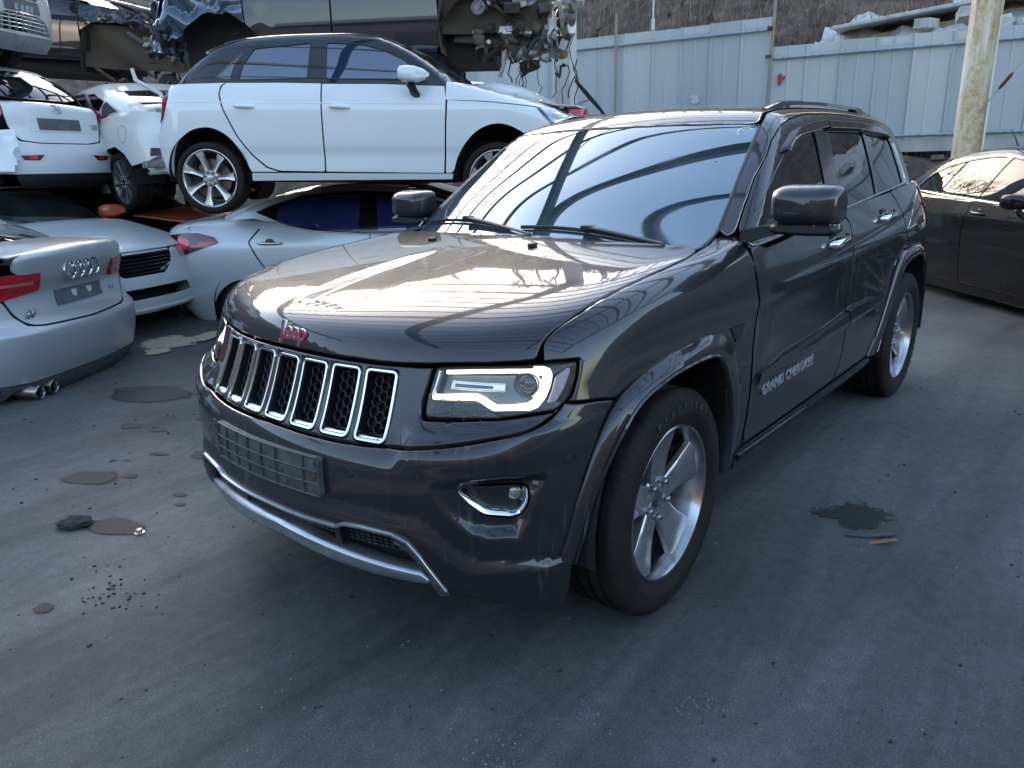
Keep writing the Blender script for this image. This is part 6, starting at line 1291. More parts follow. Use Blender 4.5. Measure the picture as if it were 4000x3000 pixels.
def build_exec_sedan():
    """silver sedan at the left edge, its tail towards the camera"""
    root = empty('executive_sedan'); tag(root, 'dusty silver sedan with four ring badge and twin exhaust pipes, tail at the left edge', 'car')
    B = dict(CM, body=SILVER2)
    S = vskin(W=curve([(-4.1,.80),(-3.8,.90),(-3.4,.935),(-2.9,.94),(-1.4,.935),(0,.925),(.4,.88),(.9,.70)], .1),
      prof=curve([(.0,-.10),(.2,-.05),(.35,-.012),(.5,.004),(.62,0),(.75,.002),(.88,0),(.95,-.018),(1.05,-.06),(1.2,-.14)], .02),
      fr=curve([(.1,.72),(.5,.87),(.85,.55)], .03), rr=curve([(.10,-3.90),(.2,-3.98),(.28,-4.01),(.42,-4.045),(.55,-4.055),(.625,-4.05),(.66,-4.00),(.74,-3.965),(.86,-3.945),(.90,-3.955),(.98,-3.985),(1.06,-4.00),(1.12,-4.005),(1.16,-3.98),(1.24,-3.80)], .010), krs=.34, rrc=.155, rrq=.09,
      top=curve([(.85,.74),(0,.97),(-.6,1.05),(-2.0,1.10),(-2.8,1.12),(-3.3,1.155),(-3.7,1.165),(-4.05,1.165),(-4.3,1.16)], .05), crown=curve([(-4,.065),(0,.05)], .1), ktop=curve([(-4.1,.05),(-3.6,.12),(-2.5,.10),(.5,.14)], .12),
      gw=curve([(-3.8,.55),(-3.3,.70),(-2.8,.79),(-1.9,.84),(-.3,.82)], .08), tum=curve([(.9,-.03),(1.02,0),(1.15,.07),(1.3,.16),(1.42,.25)], .03),
      ws=curve([(1.0,.0),(1.25,-.6),(1.45,-1.2)], .03), rg=curve([(1.05,-3.72),(1.16,-3.42),(1.25,-3.12),(1.35,-2.78),(1.42,-2.4)], .03), rgk=.4, krg=.12,
      roof=curve([(-3.0,1.30),(-2.5,1.40),(-2.0,1.44),(-1.5,1.45),(-1.0,1.42)], .06), rcrown=.05)
    rr = lambda y, z: (math.degrees(math.atan2(y, 2.80)), z)
    q = lambda pts: [(math.degrees(math.atan2(p[0], 2.78)),)+tuple(p[1:]) for p in pts]
    rows = [
      ('boot_lid', 'L', 'rrad', sym(q([(0,1.150), (.3,1.147), (.52,1.135), (.60,1.11,.02), (.615,1.03), (.57,1.005,.004), (.40,1.003,.01), (.385,.888,.01), (.60,.872), (.665,.862,.004), (.66,.83), (.625,.745,.03), (.55,.670,.05), (.44,.655), (0,.645)])), 'body', dict(both=None, res=.025, depth=.02)),
      ('deck', 'L', 'top', sym_y([(-3.48,0), (-3.47,.35), (-3.40,.60), (-3.55,.70,.02), (-3.90,.60), (-3.985,.3), (-4.0,0)]), 'body', dict(both=None)),
      ('tail_lamp', 'L', 'rrad', q([(.40,1.002,.008), (.58,1.010), (.70,1.012), (.86,1.0), (1.00,.965,.02), (.99,.862,.02), (.82,.835), (.66,.845), (.392,.880,.01)]), 'red', dict(off=.004, r=.012, res=.02)),
      ('lamp_bar', 'L', 'rrad', q([(.45,.955), (.80,.952), (.80,.93), (.45,.932)]), 'lampred', dict(off=.0065, r=.008, depth=.001, res=.02)),
      ('lamp_lower', 'L', 'rrad', q([(.68,.886), (.82,.874), (.985,.892), (.99,.915), (.80,.900)]), 'bright', dict(off=.0065, r=.008, depth=.001, res=.02)),
      ('rear_bumper', 'L', 'rrad', sym(q([(0,.638), (.45,.648), (.56,.664), (.64,.74), (.675,.825), (.69,.838), (.84,.828), (1.0,.855), (1.08,.86), (1.20,.85), (1.32,.60), (1.32,.36), (1.15,.31), (.95,.295), (.62,.285), (.3,.295), (0,.295)])), 'body', dict(both=None, res=.025)),
      ('rear_diffuser', 'L', 'rrad', sym(q([(0,.290), (.3,.290), (.62,.280), (.95,.290), (1.15,.305), (1.28,.33), (1.25,.25), (1.1,.20), (.78,.185), (.71,.255,.03), (.42,.255,.03), (.36,.185), (0,.175)])), 'grey', dict(both=None, off=.006)),
      ('plate', 'L', 'rrad', q([(-.262,.862,.006), (.262,.862,.006), (.262,.752,.006), (-.262,.752,.006)]), 'plate', dict(both=None, off=.008, res=.06, depth=.008)),
      ('rear_quarter', 'L', 'side', [(-2.43,1.06,.01), (-2.41,.575), (-2.65,.68), (-2.92,.70), (-3.18,.64), (-3.30,.46), (-3.33,.35), (-3.46,.40), (-3.48,.60), (-3.44,.85), (-3.60,.98), (-3.72,1.02), (-3.6,1.09), (-3.2,1.10)], 'body', {}),
      ('rear_door', 'L', 'side', [(-2.42,1.06), (-2.40,.575), (-2.25,.3), (-1.47,.28), (-1.45,1.03)], 'body', dict(res=.06)),
      ('rear_window', 'U', 'top', sym_y([(-2.62,0), (-2.62,.50,.03), (-3.0,.58), (-3.40,.54,.03), (-3.44,.3), (-3.45,0)]), 'gd', dict(both=None)),
      ('roof', 'U', 'top', sym_y([(-1.2,0), (-1.3,.56), (-2.0,.62), (-2.55,.58), (-2.60,0)]), 'body', dict(both=None)),
      ('rear_pillar', 'U', 'top', [(-3.45,.52), (-3.35,.70), (-2.9,.76), (-2.4,.78), (-2.4,.60), (-3.0,.60), (-3.42,.555)], 'body', {}),
    ]
    B['lampred'] = plain('lamp_bar_pink', (.55, .16, .17), .15, coat=1)
    parts(root, S, B, rows)
    F = S.lower
    for k in range(4):
        p = on_skin(F, 'rear', (.135-.09*k, .985)); n_ = grad(F, p[None])[0]
        mb = MB(); c = [(p[0]-.008, .135-.09*k+.058*math.cos(t), .985+.058*math.sin(t)) for t in np.linspace(0, 2*np.pi, 41)[:-1]]; mb.tube(c, .0085, 6, closed=True); mb.build('badge_ring', CHROME, root, smooth=True)
    p = on_skin(F, 'rear', (.49, .735)); text_mesh('boot_lettering', 'A6', .085, SATIN, root, frame(p+np.array([-.008, 0, 0]), (.10, -1, 0), (0, 0, 1)), .006, .0004)
    p = on_skin(F, 'rear', (-.40, .78)); text_mesh('boot_lettering', 'TDI', .045, SATIN, root, frame(p+np.array([-.006, 0, 0]), (-.15, -1, 0), (0, 0, 1)), .002, .0005)
    pf = mesh('plate_sticker', *[[on_skin(F, 'rear', (y, z))+np.array([-.0105, 0, 0]) for y, z in ((.10,.845), (.04,.838), (.055,.79), (.095,.80))], [(0, 1, 2, 3)]], plain('old_sticker', (.55, .56, .55), .7), root, smooth=False)
    mesh('plate_sticker', *[[on_skin(F, 'rear', (y, z))+np.array([-.0105, 0, 0]) for y, z in ((-.06,.842), (-.13,.836), (-.125,.80), (-.085,.795))], [(0, 1, 2, 3)]], MATS['old_sticker'], root, smooth=False)
    for y in (.62, .48):
        mb = MB(); mb.lathe([(.044, .30), (.047, .02), (.047, .0), (.043, -.004), (.040, .0), (.039, .06), (.001, .07)], 28, 'x', (0, y, .225)); o = mb.build('exhaust_pipe', plain('exhaust_steel', (.33, .31, .28), .28, 1.0, var=.3, scale=30) if y == .62 else MATS['exhaust_steel'], root, smooth=True, angle=40); o.data.transform(Matrix.Translation((-4.0, 0, 0)))
    core(root, -3.75, .5, .84, .2, .9, -2.9, -.8, 1.38, (-2.91, 0), .62)
    wheel_set(root, 'ten', .33, .235, .245, .80, .325, (-2.91,), DALLOY, 10, sides=(1, -1), yf=.07)
    # the torn black bracket lying on the deck at the picture edge
    place(root, (2.208, -7.235, .061, 305.1, -3.35, .44)); return root

def simple_skin(hw, wb, fo, ro, h, belt, hood, deck=None, rake=.9, seed=0):
    """skin of an ordinary car from its main dimensions"""
    xr = -wb-ro; dk = deck if deck else belt+.05
    return vskin(W=curve([(xr-.1,.78*hw),(xr+.25,.92*hw),(xr+.7,.985*hw),(-wb*.5,hw),(0,.985*hw),(fo*.5,.93*hw),(fo+.05,.76*hw)], .1),
      prof=curve([(.0,-.08),(.18,-.035),(.32,-.012),(.5,0),(belt-.22,.004),(belt-.10,-.010),(belt,-.045),(belt+.12,-.11)], .02),
      fr=curve([(.1,fo-.12),(.25,fo-.02),(.45,fo),(.62,fo-.02),(hood-.22,fo-.06),(hood-.08,fo-.16),(hood,fo-.45)], .03), rr=curve([(.15,xr+.14),(.3,xr+.02),(.5,xr),(.62,xr+.03),(.75,xr+.07),(dk-.05,xr+.09),(dk+.08,xr+.18)], .03),
      top=curve([(fo,hood-.20),(fo*.6,hood-.10),(0,hood),(-.45,hood+.06),(-1.0,belt+.08),(-wb*.7,belt+.1),(-wb,dk+.06),(xr+.4,dk+.03),(xr,dk)], .06), crown=curve([(xr,.05),(-1,.03),(0,.05),(fo,.07)], .1), ktop=curve([(xr,.10),(-2,.07),(-.4,.08),(.2,.14),(fo,.12)], .1),
      gw=curve([(xr+.2,hw*.72),(xr+.6,hw*.84),(-wb*.6,hw*.92),(-.6,hw*.91),(-.2,hw*.88)], .08), tum=curve([(belt-.1,-.03),(belt,0),(belt+.2,.085),(h-.12,.19),(h,.30)], .03), zfl=belt-.06,
      ws=curve([(belt-.02,-.22),(belt+.2,-.22-.36),(h-.06,-1.05),(h+.03,-1.35)], .03), rg=curve([(belt,xr+.10+rake*.2),(belt+.2,xr+.22+rake*.45),(h-.06,xr+.42+rake*.9)], .03),
      roof=curve([(xr+.3,h-.14),(xr+.9,h-.04),(-wb*.6,h),(-1.35,h-.01),(-.9,h-.06)], .08), rcrown=.04)
def build_small_hatch():
    """white hatchback on the second tier at the left, tail towards the camera"""
    root = empty('small_hatchback'); tag(root, 'dirty white small hatchback seen from behind, with lion badge and dark blank plate', 'car')
    S = simple_skin(.87, 2.54, .80, .70, 1.47, .98, .95, deck=1.02, rake=.35); F = S.lower
    B = dict(CM, body=WHITE, wiper=BLACKP)
    q = lambda pts: [(math.degrees(math.atan2(p[0], 2.04)),)+tuple(p[1:]) for p in pts]
    rows = [
      ('tailgate', 'L', 'rrad', sym(q([(0,1.06), (.45,1.05), (.60,1.02), (.60,.90), (.58,.78), (.50,.655,.04), (.3,.632), (0,.63)])), 'body', dict(both=None, res=.03)),
      ('tail_lamp', 'L', 'rrad', q([(.612,1.00), (.70,.99), (.80,.90), (.86,.72), (.80,.69), (.70,.80), (.615,.90)]), 'red', dict(off=.012, r=.02, res=.03)),
      ('rear_bumper', 'L', 'rrad', sym(q([(0,.622), (.3,.624), (.51,.645), (.60,.74), (.72,.70), (.88,.70), (1.15,.72), (1.25,.55), (1.1,.36), (.6,.33), (0,.33)])), 'body', dict(both=None, res=.03)),
      ('lower_bumper', 'L', 'rrad', sym(q([(0,.335), (.6,.335), (.62,.30), (.55,.20), (0,.19)])), 'rubber', dict(both=None, off=.004)),
      ('bumper_reflector', 'L', 'rrad', q([(.30,.515), (.55,.508), (.52,.465), (.36,.462)]), 'dred', dict(off=.006, r=.008, depth=.004, res=.05)),
      ('fog_light', 'L', 'rrad', q([(.38,.505), (.47,.502), (.46,.472), (.39,.472)]), 'bright', dict(off=.009, r=.008, depth=.002, res=.05)),
      ('plate_recess', 'L', 'rrad', sym(q([(0,.895), (.34,.895,.01), (.35,.74,.02), (0,.735)])), 'body', dict(both=None, off=.004, depth=.004, res=.06)),
      ('plate', 'L', 'rrad', sym(q([(0,.868), (.262,.868,.005), (.262,.755,.005), (0,.755)])), 'plate', dict(both=None, off=.012, depth=.006, res=.06)),
      ('rear_quarter', 'L', 'side', [(-1.95,.96), (-2.0,.6), (-2.2,.66), (-2.54,.69), (-2.8,.6), (-2.9,.36), (-3.02,.36), (-3.0,.7), (-2.95,.95), (-2.6,1.0)], 'body', dict(res=.05)),
      ('rear_door', 'L', 'side', [(-1.94,.96), (-1.98,.6), (-2.1,.35), (-1.2,.3), (-1.2,.97)], 'body', dict(res=.07)),
      ('rear_window', 'U', 'rear', sym([(0,1.36), (.48,1.34), (.60,1.10,.03), (.30,1.06), (0,1.06)]), 'gd', dict(both=None)),
      ('roof', 'U', 'top', sym_y([(-1.0,0), (-1.05,.5), (-2.2,.58), (-2.62,.52), (-2.70,0)]), 'body', dict(both=None, res=.06)),
      ('side_frame', 'U', 'side', [(-.5,1.0), (-1.1,1.36), (-1.8,1.41), (-2.5,1.38), (-2.75,1.2), (-2.85,.99), (-1.5,.99)], 'black', dict(res=.06)),
    ]
    parts(root, S, B, rows)
    # lion badge: a few bent bars, as small as in the photograph
    def P(y, z): return tuple(on_skin(F, 'rear', (y, z))+np.array([-.008, 0, 0]))
    mb = MB(); mb.tube([P(.045,.985), P(.02,1.005), P(-.005,.995), P(.01,.965), P(-.012,.945), P(-.045,.925)], [.004,.008,.009,.008,.007,.004], 6); mb.tube([P(.01,.965), P(.035,.95), P(.045,.925)], .005, 6); mb.tube([P(-.005,.955), P(-.005,.93), P(.01,.91)], .005, 6); mb.tube([P(-.02,.985), P(-.045,.975), P(-.04,.955)], .004, 6); mb.build('lion_badge', SATIN, root, smooth=True)
    p = on_skin(F, 'rear', (-.47, .80)); text_mesh('boot_lettering', '207', .075, SATIN, root, frame(p+np.array([-.006, 0, 0]), (.25, -1, 0), (0, 0, 1)), .002, .0006)
    mb = MB(); mb.tube([P(.0,1.07), (-3.0, -.12, 1.115), (-2.97, -.40, 1.12)], [.014, .010, .006], 6); mb.build('rear_wiper', BLACKP, root, smooth=True)
    # the torn flap of bumper skin
    rnd = random.Random(3); rows_ = []
    for i in range(8): rows_.append([(-3.14-.08*math.sin(j*.7+i*.4)+rnd.uniform(-.02, .02)-.04, .60+.05*j+rnd.uniform(-.015, .015), .36+.055*i+rnd.uniform(-.01, .01)) for j in range(6)])
    MB().sheet(rows_).build('torn_bumper_flap', WHITE, root, smooth=True, angle=20)
    core(root, -2.95, .4, .78, .2, .9, -2.4, -.7, 1.36, (-2.54, 0), .55)
    wheel_set(root, 'ten', .31, .20, .21, .75, .28, (-2.54,), DALLOY, 8, sides=(-1, 1), yf=.06)
    place(root, (.0, -9.70, 1.155, 292.4, -.3, .4)); return root
def build_wrecked_sedan():
    root = empty('wrecked_sedan'); tag(root, 'cream white sedan without its rear door and bumper, wedged between the white hatchbacks', 'car')
    S = simple_skin(.90, 2.70, .90, .85, 1.45, .96, .98, deck=1.07, rake=1.15); F = S.lower
    B = dict(CM, body=WHITE2)
    q = lambda pts: [(math.degrees(math.atan2(p[0], 2.35)),)+tuple(p[1:]) for p in pts]
    rows = [
      ('rear_quarter', 'L', 'side', [(-2.24,.98), (-2.26,.80), (-2.20,.62), (-2.28,.46), (-2.36,.44), (-2.44,.60), (-2.58,.67), (-2.78,.68), (-2.95,.60), (-3.05,.47), (-3.30,.50), (-3.50,.58), (-3.46,.80), (-3.40,.98), (-3.2,1.02), (-2.8,1.02)], 'body', dict(res=.04)),
      ('boot_lid', 'L', 'rrad', sym(q([(0,1.10), (.6,1.08), (.66,.95), (.50,.92), (.45,.70), (0,.68)])), 'body', dict(both=None, res=.05)),
      ('boot_deck', 'L', 'top', sym_y([(-2.95,0), (-2.98,.6), (-3.3,.72), (-3.42,.5), (-3.46,0)]), 'body', dict(both=None, res=.06)),
      ('rear_panel', 'L', 'rrad', sym(q([(0,.66), (.5,.66), (.9,.62), (1.02,.50), (.9,.36), (0,.34)])), 'body', dict(both=None, res=.06, off=-.05)),
      ('front_door', 'L', 'side', [(-.45,.95), (-.40,.3), (-1.35,.28), (-1.33,.96)], 'body', dict(res=.07)),
      ('front_wing', 'L', 'side', [(-.40,.95), (-.36,.4), (-.2,.58), (.1,.64), (.34,.45), (.6,.4), (.6,.72), (0,.92)], 'body', dict(res=.06)),
      ('sill', 'L', 'side', [(-.4,.30), (-2.3,.30), (-2.3,.20), (-.4,.20)], 'body', dict(res=.07)),
      ('bonnet', 'L', 'top', sym_y([(.80,0), (.6,.6), (0,.78), (-.4,.8), (-.3,0)]), 'body', dict(both=None, res=.07)),
      ('roof', 'U', 'top', sym_y([(-1.0,0), (-1.1,.55), (-2.1,.60), (-2.3,.52), (-2.32,0)]), 'body', dict(both=None, res=.06)),
      ('rear_pillar', 'U', 'side', [(-1.1,1.40), (-2.0,1.42), (-2.45,1.33), (-2.85,1.16), (-3.1,1.02), (-2.25,.97), (-2.2,1.05), (-2.28,1.19), (-1.9,1.31), (-1.1,1.33)], 'body', dict(res=.04)),
      ('quarter_window', 'U', 'side', [(-2.27,1.14,.008), (-2.34,1.185), (-2.70,1.04,.008), (-2.33,1.0,.008)], 'gb', dict(off=.004, r=.01)),
      ('rear_window', 'U', 'top', sym_y([(-2.36,0), (-2.34,.50,.03), (-2.7,.56), (-2.92,.52,.03), (-2.95,0)]), 'gd', dict(both=None)),
      ('windscreen', 'U', 'top', sym_y([(-.25,0), (-.35,.66,.03), (-1.0,.55,.03), (-.95,0)]), 'gd', dict(both=None, res=.07)),
    ]
    parts(root, S, B, rows)
    th = np.linspace(0, 2*np.pi, 33)[:-1]
    strip('fuel_flap_gap', F, 'side', [(-2.98+.085*math.cos(t), .80+.085*math.sin(t)) for t in th], .0025, GREYP, root, off=0, n=60, h=.001, closed=True, prof=[(-1, 0), (1, 0)])
    mb = MB(); mb.tube([(-2.22, .86, .98), (-2.17, .87, .80), (-2.2, .87, .55), (-2.28, .86, .42)], .022, 8); mb.tube([(-2.22, .84, .98), (-2.12, .80, 1.16), (-1.85, .72, 1.30), (-1.2, .68, 1.33)], .02, 8); mb.build('door_seal', BLACKP, root, smooth=True)
    mb = MB(); mb.box((-3.36, .45, .47), (.10, .85, .07), bev=.01); mb.box((-3.40, .50, .38), (.08, .70, .03), bev=.008); mb.build('bumper_beam', plain('bare_beam', (.30, .30, .28), .5, .4, var=.4), root)
    mb = MB(); mb.prism([(.62,.62), (.80,.63), (.82,.55), (.64,.56)], -3.46, -3.42, 'x'); mb.build('vent_grille', GREYP, root)
    mb = MB(); mb.tube([(-2.95, .30, 1.06), (-2.88, .34, 1.22), (-2.72, .42, 1.32), (-2.64, .47, 1.38), (-2.62, .48, 1.50)], [.022, .024, .024, .024, .02], 8); mb.build('dangling_trim', plain('white_trim', (.66, .66, .64), .5), root, smooth=True)
    core(root, -3.2, .5, .80, .25, .78, -2.0, -.7, 1.30, (-2.70, 0), .55)
    wheel_set(root, 'ten', .315, .21, .232, .765, .31, (-2.70, 0), DALLOY, 9, sides=(1, -1), yf=.075)
    place(root, (-2.68, -9.45, 1.0, 268.5, 1.5, -1.5)); return root
def build_pale_hatch():
    root = empty('pale_hatchback'); tag(root, 'pale car nose with a dark slatted grille, squeezed between the two silver sedans', 'car')
    S = simple_skin(.90, 2.65, .90, .80, 1.45, .98, 1.0, rake=.4); F = S.lower
    B = dict(CM, body=PALE)
    rows = [
      ('bonnet', 'L', 'hood', sym_y(to_q('hood', [tuple(on_skin(F, 'rad', (a, z))) for a, z in ((0,.80), (8,.80), (15,.80), (21,.82), (26,.88))]+[(.2,.80,.93), (-.3,.80,1.0), (-.42,.5,1.03), (-.40,0,1.04)])), 'body', dict(both=None)),
      ('front_bumper', 'L', 'rad', sym([(0,.79), (9,.79), (9.3,.74), (10,.79), (16,.79), (21,.80), (24,.70), (25,.5), (23,.33), (20,.24), (0,.22)]), 'body', dict(both=None, holes=[[(-9.5,.775,.01), (9.5,.775,.01), (8.2,.66), (5.5,.575,.02), (-5.5,.575,.02), (-8.2,.66)], [(-12,.46,.02), (12,.46,.02), (13.5,.36,.02), (-13.5,.36,.02)]])),
      ('headlamp', 'L', 'rad', [(11,.785), (17,.79), (23,.80,.02), (24,.76), (18,.70), (12,.69)], 'lamp', dict(off=.006)),
      ('front_wing', 'L', 'rad', [(23,.83), (28,.91), (36,.96), (44,1.0), (47,.95), (47,.30), (41,.30), (38,.52), (33,.64), (28,.66), (25,.62)], 'body', {}),
      ('front_door', 'L', 'side', [(-.5,.98), (-.45,.3), (-1.4,.3), (-1.4,1.0)], 'body', dict(res=.07)),
      ('windscreen', 'U', 'top', sym_y([(-.25,0), (-.35,.66,.03), (-1.0,.55,.03), (-.95,0)]), 'gd', dict(both=None, res=.07)),
      ('roof', 'U', 'top', sym_y([(-1.05,0), (-1.1,.55), (-2.3,.60), (-2.7,.52), (-2.8,0)]), 'body', dict(both=None, res=.07)),
      ('side_frame', 'U', 'side', [(-.45,1.02), (-1.05,1.36), (-1.9,1.40), (-2.7,1.32), (-2.9,1.0)], 'black', dict(res=.07)),
    ]
    parts(root, S, B, rows)
    for z in np.linspace(.60, .765, 6):
        a = 9.2-max(0, (.66-z))*45; strip('grille_slat', F, 'rad', [(-a, z), (0, z), (a, z)], .010, GLOSSB, root, off=-.025, n=30, h=.02)
    strip('lower_chin', F, 'rad', [(-19, .27), (-10, .255), (10, .255), (19, .27)], .018, PALE, root, off=.0, n=40, h=.012)
    mb = MB(); mb.prism([(.30,.66), (.36,.67), (.22,.60), (.16,.59)], .82, .85, 'x'); mb.build('badge_bar', CHROME, root)
    core(root, -3.0, .62, .78, .2, .80, -2.6, -.7, 1.34, (-2.65, 0), .55)
    wheel_set(root, 'ten', .31, .20, .21, .76, .31, (0,), DALLOY, 8, sides=(1, -1), yf=.06)
    place(root, (-.86, -5.95, -.03, 105, 0, 0)); return root
def build_orange_car():
    root = empty('orange_car'); tag(root, 'faded orange car crushed beneath the upper stack, with its dark windscreen and bonnet showing', 'car')
    S = simple_skin(.88, 2.55, .80, .70, 1.38, 1.0, 1.0, rake=.4); F = S.lower; B = dict(CM, body=ORANGE)
    rows = [
      ('bonnet', 'L', 'top', sym_y([(.72,0), (.62,.5), (.4,.70), (0,.78), (-.40,.80), (-.34,0)]), 'body', dict(both=None, res=.05)),
      ('front_wing', 'L', 'side', [(-.45,.88), (-.42,.3), (-.36,.3), (-.2,.55), (.1,.62), (.34,.45), (.6,.4), (.55,.68), (.2,.80)], 'body', dict(res=.06)),
      ('front_door', 'L', 'side', [(-.46,.89), (-.43,.3), (-1.5,.3), (-1.5,.90)], 'body', dict(res=.07)),
      ('rear_side', 'L', 'side', [(-1.51,.90), (-1.51,.3), (-2.2,.3), (-2.5,.62), (-2.9,.35), (-3.1,.4), (-3.1,.88)], 'body', dict(res=.08)),
      ('front_bumper', 'L', 'rad', sym([(0,.68), (14,.67), (22,.64), (25,.5), (22,.25), (0,.22)]), 'body', dict(both=None, res=.08)),
      ('windscreen', 'U', 'top', sym_y([(-.22,0), (-.32,.66,.03), (-1.0,.55,.03), (-.95,0)]), 'gd', dict(both=None, res=.07)),
      ('roof', 'U', 'top', sym_y([(-1.02,0), (-1.06,.55), (-2.1,.6), (-2.5,.5), (-2.6,0)]), 'body', dict(both=None, res=.08)),
      ('side_frame', 'U', 'side', [(-.45,1.03), (-1.05,1.29), (-1.9,1.33), (-2.6,1.24), (-2.8,1.0)], 'black', dict(res=.07)),
    ]
    parts(root, S, B, rows); core(root, -2.9, .55, .78, .2, .72, -2.4, -.6, 1.15, (-2.55, 0), .55)
    m = mirror(root, (-.55, .96, 1.08), -1, (.12, .075), ORANGE); mirror(root, (-.55, .96, 1.08), 1, (.12, .075), ORANGE)
    wheel_set(root, 'ten', .30, .20, .21, .74, .28, (0,), DALLOY, 8, sides=(-1, 1), yf=.06)
    place(root, (-2.70, -7.05, -.02, 128, 0, 0)); return root
def build_top_car():
    root = empty('silver_hatchback'); tag(root, 'silver car nose with chequered lower grille and grey plate, topmost at the left edge', 'car')
    S = simple_skin(.86, 2.5, .88, .70, 1.48, .98, .98, rake=.35); F = S.lower; B = dict(CM, body=paint('pearl_paint', (.62, .62, .63), .2, .4, 1, .05, dust=.16, seed=21), low=plain('grey_bumper', (.20, .205, .21), .5, var=.25))
    hole = [(-9.5,.42,.02), (-5.5,.465,.02), (5.5,.465,.02), (9.5,.42,.02), (13.2,.30,.02), (-13.2,.30,.02)]
    rows = [
      ('front_bumper', 'L', 'rad', sym([(0,.70), (10,.70), (16,.72), (22,.70), (25,.5), (24,.34), (21,.285), (0,.27)]), 'body', dict(both=None, holes=[hole, [(-8,.66,.02), (8,.66,.02), (7,.60,.02), (-7,.60,.02)]])),
      ('bumper_skirt', 'L', 'rad', sym([(0,.266), (21,.28), (24,.33), (22.5,.20), (18,.14), (0,.12)]), 'low', dict(both=None, depth=.05)),
      ('plate', 'L', 'rad', sym([(0,.592,.004), (6.2,.592,.004), (6.2,.482,.004), (0,.482,.004)]), 'plate', dict(both=None, off=.012, depth=.008, res=.06)),
      ('bonnet', 'L', 'top', sym_y([(.74,0), (.62,.5), (.4,.70), (0,.78), (-.40,.80), (-.34,0)]), 'body', dict(both=None, res=.06)),
      ('front_wing', 'L', 'rad', [(24,.72), (28,.86), (36,.94), (44,.97), (47,.95), (47,.30), (41,.30), (38,.50), (33,.62), (28,.64), (25.5,.52)], 'body', {}),
      ('front_door', 'L', 'side', [(-.5,.97), (-.45,.3), (-1.4,.3), (-1.4,.98)], 'body', dict(res=.08)),
      ('rear_side', 'L', 'side', [(-1.42,.98), (-1.42,.3), (-2.2,.3), (-2.5,.62), (-2.85,.35), (-3.05,.4), (-3.05,.95)], 'body', dict(res=.08)),
      ('headlamp', 'L', 'rad', [(13,.75), (18,.78), (24,.84,.02), (24,.78), (18,.71)], 'lamp', dict(off=.006)),
      ('windscreen', 'U', 'top', sym_y([(-.25,0), (-.35,.66,.03), (-1.0,.55,.03), (-.95,0)]), 'gd', dict(both=None, res=.08)),
      ('roof', 'U', 'top', sym_y([(-1.05,0), (-1.1,.55), (-2.3,.58), (-2.65,.5), (-2.7,0)]), 'body', dict(both=None, res=.08)),
      ('side_frame', 'U', 'side', [(-.45,1.02), (-1.05,1.38), (-1.9,1.42), (-2.6,1.36), (-2.8,1.0)], 'black', dict(res=.08)),
    ]
    parts(root, S, B, rows)
    for z in (.335, .372, .408, .44):
        a = np.interp(z, [.30, .42, .465], [13.0, 9.3, 5.5]); strip('grille_bar', F, 'rad', [(-a, z), (0, z), (a, z)], .0055, SATIN, root, off=-.022, n=36, h=.014)
    for a in np.linspace(-11.5, 11.5, 11):
        zt = np.interp(abs(a), [5.5, 9.5, 13.2], [.463, .418, .305]); strip('grille_bar', F, 'rad', [(a, .303), (a, zt)], .0055, SATIN, root, off=-.022, n=8, h=.013)
    mb = MB()
    for i, y in enumerate((-.12, -.04, .03, .10)):
        p = on_skin(F, 'rad', (math.degrees(math.atan2(y, 2.38)), .515)); mb.box((p[0]+.016, y, .515), (.003, .05, .055))
    o = mb.build('plate_scrap', plain('paper_scrap', (.38, .38, .38), .7), root); o['kind'] = 'stuff'
    core(root, -2.95, .5, .76, .16, .80, -2.4, -.7, 1.36, (-2.5, 0), .55)
    wheel_set(root, 'ten', .31, .20, .21, .74, .24, (0, -2.5), dict(DALLOY, rim=plain('rusty_rim', (.22, .14, .07), .6, .5, var=.5)), 8, sides=(-1, 1), yf=.06)
    place(root, (-.50, -7.45, 2.60, 128, 6.5, 1.7)); return root
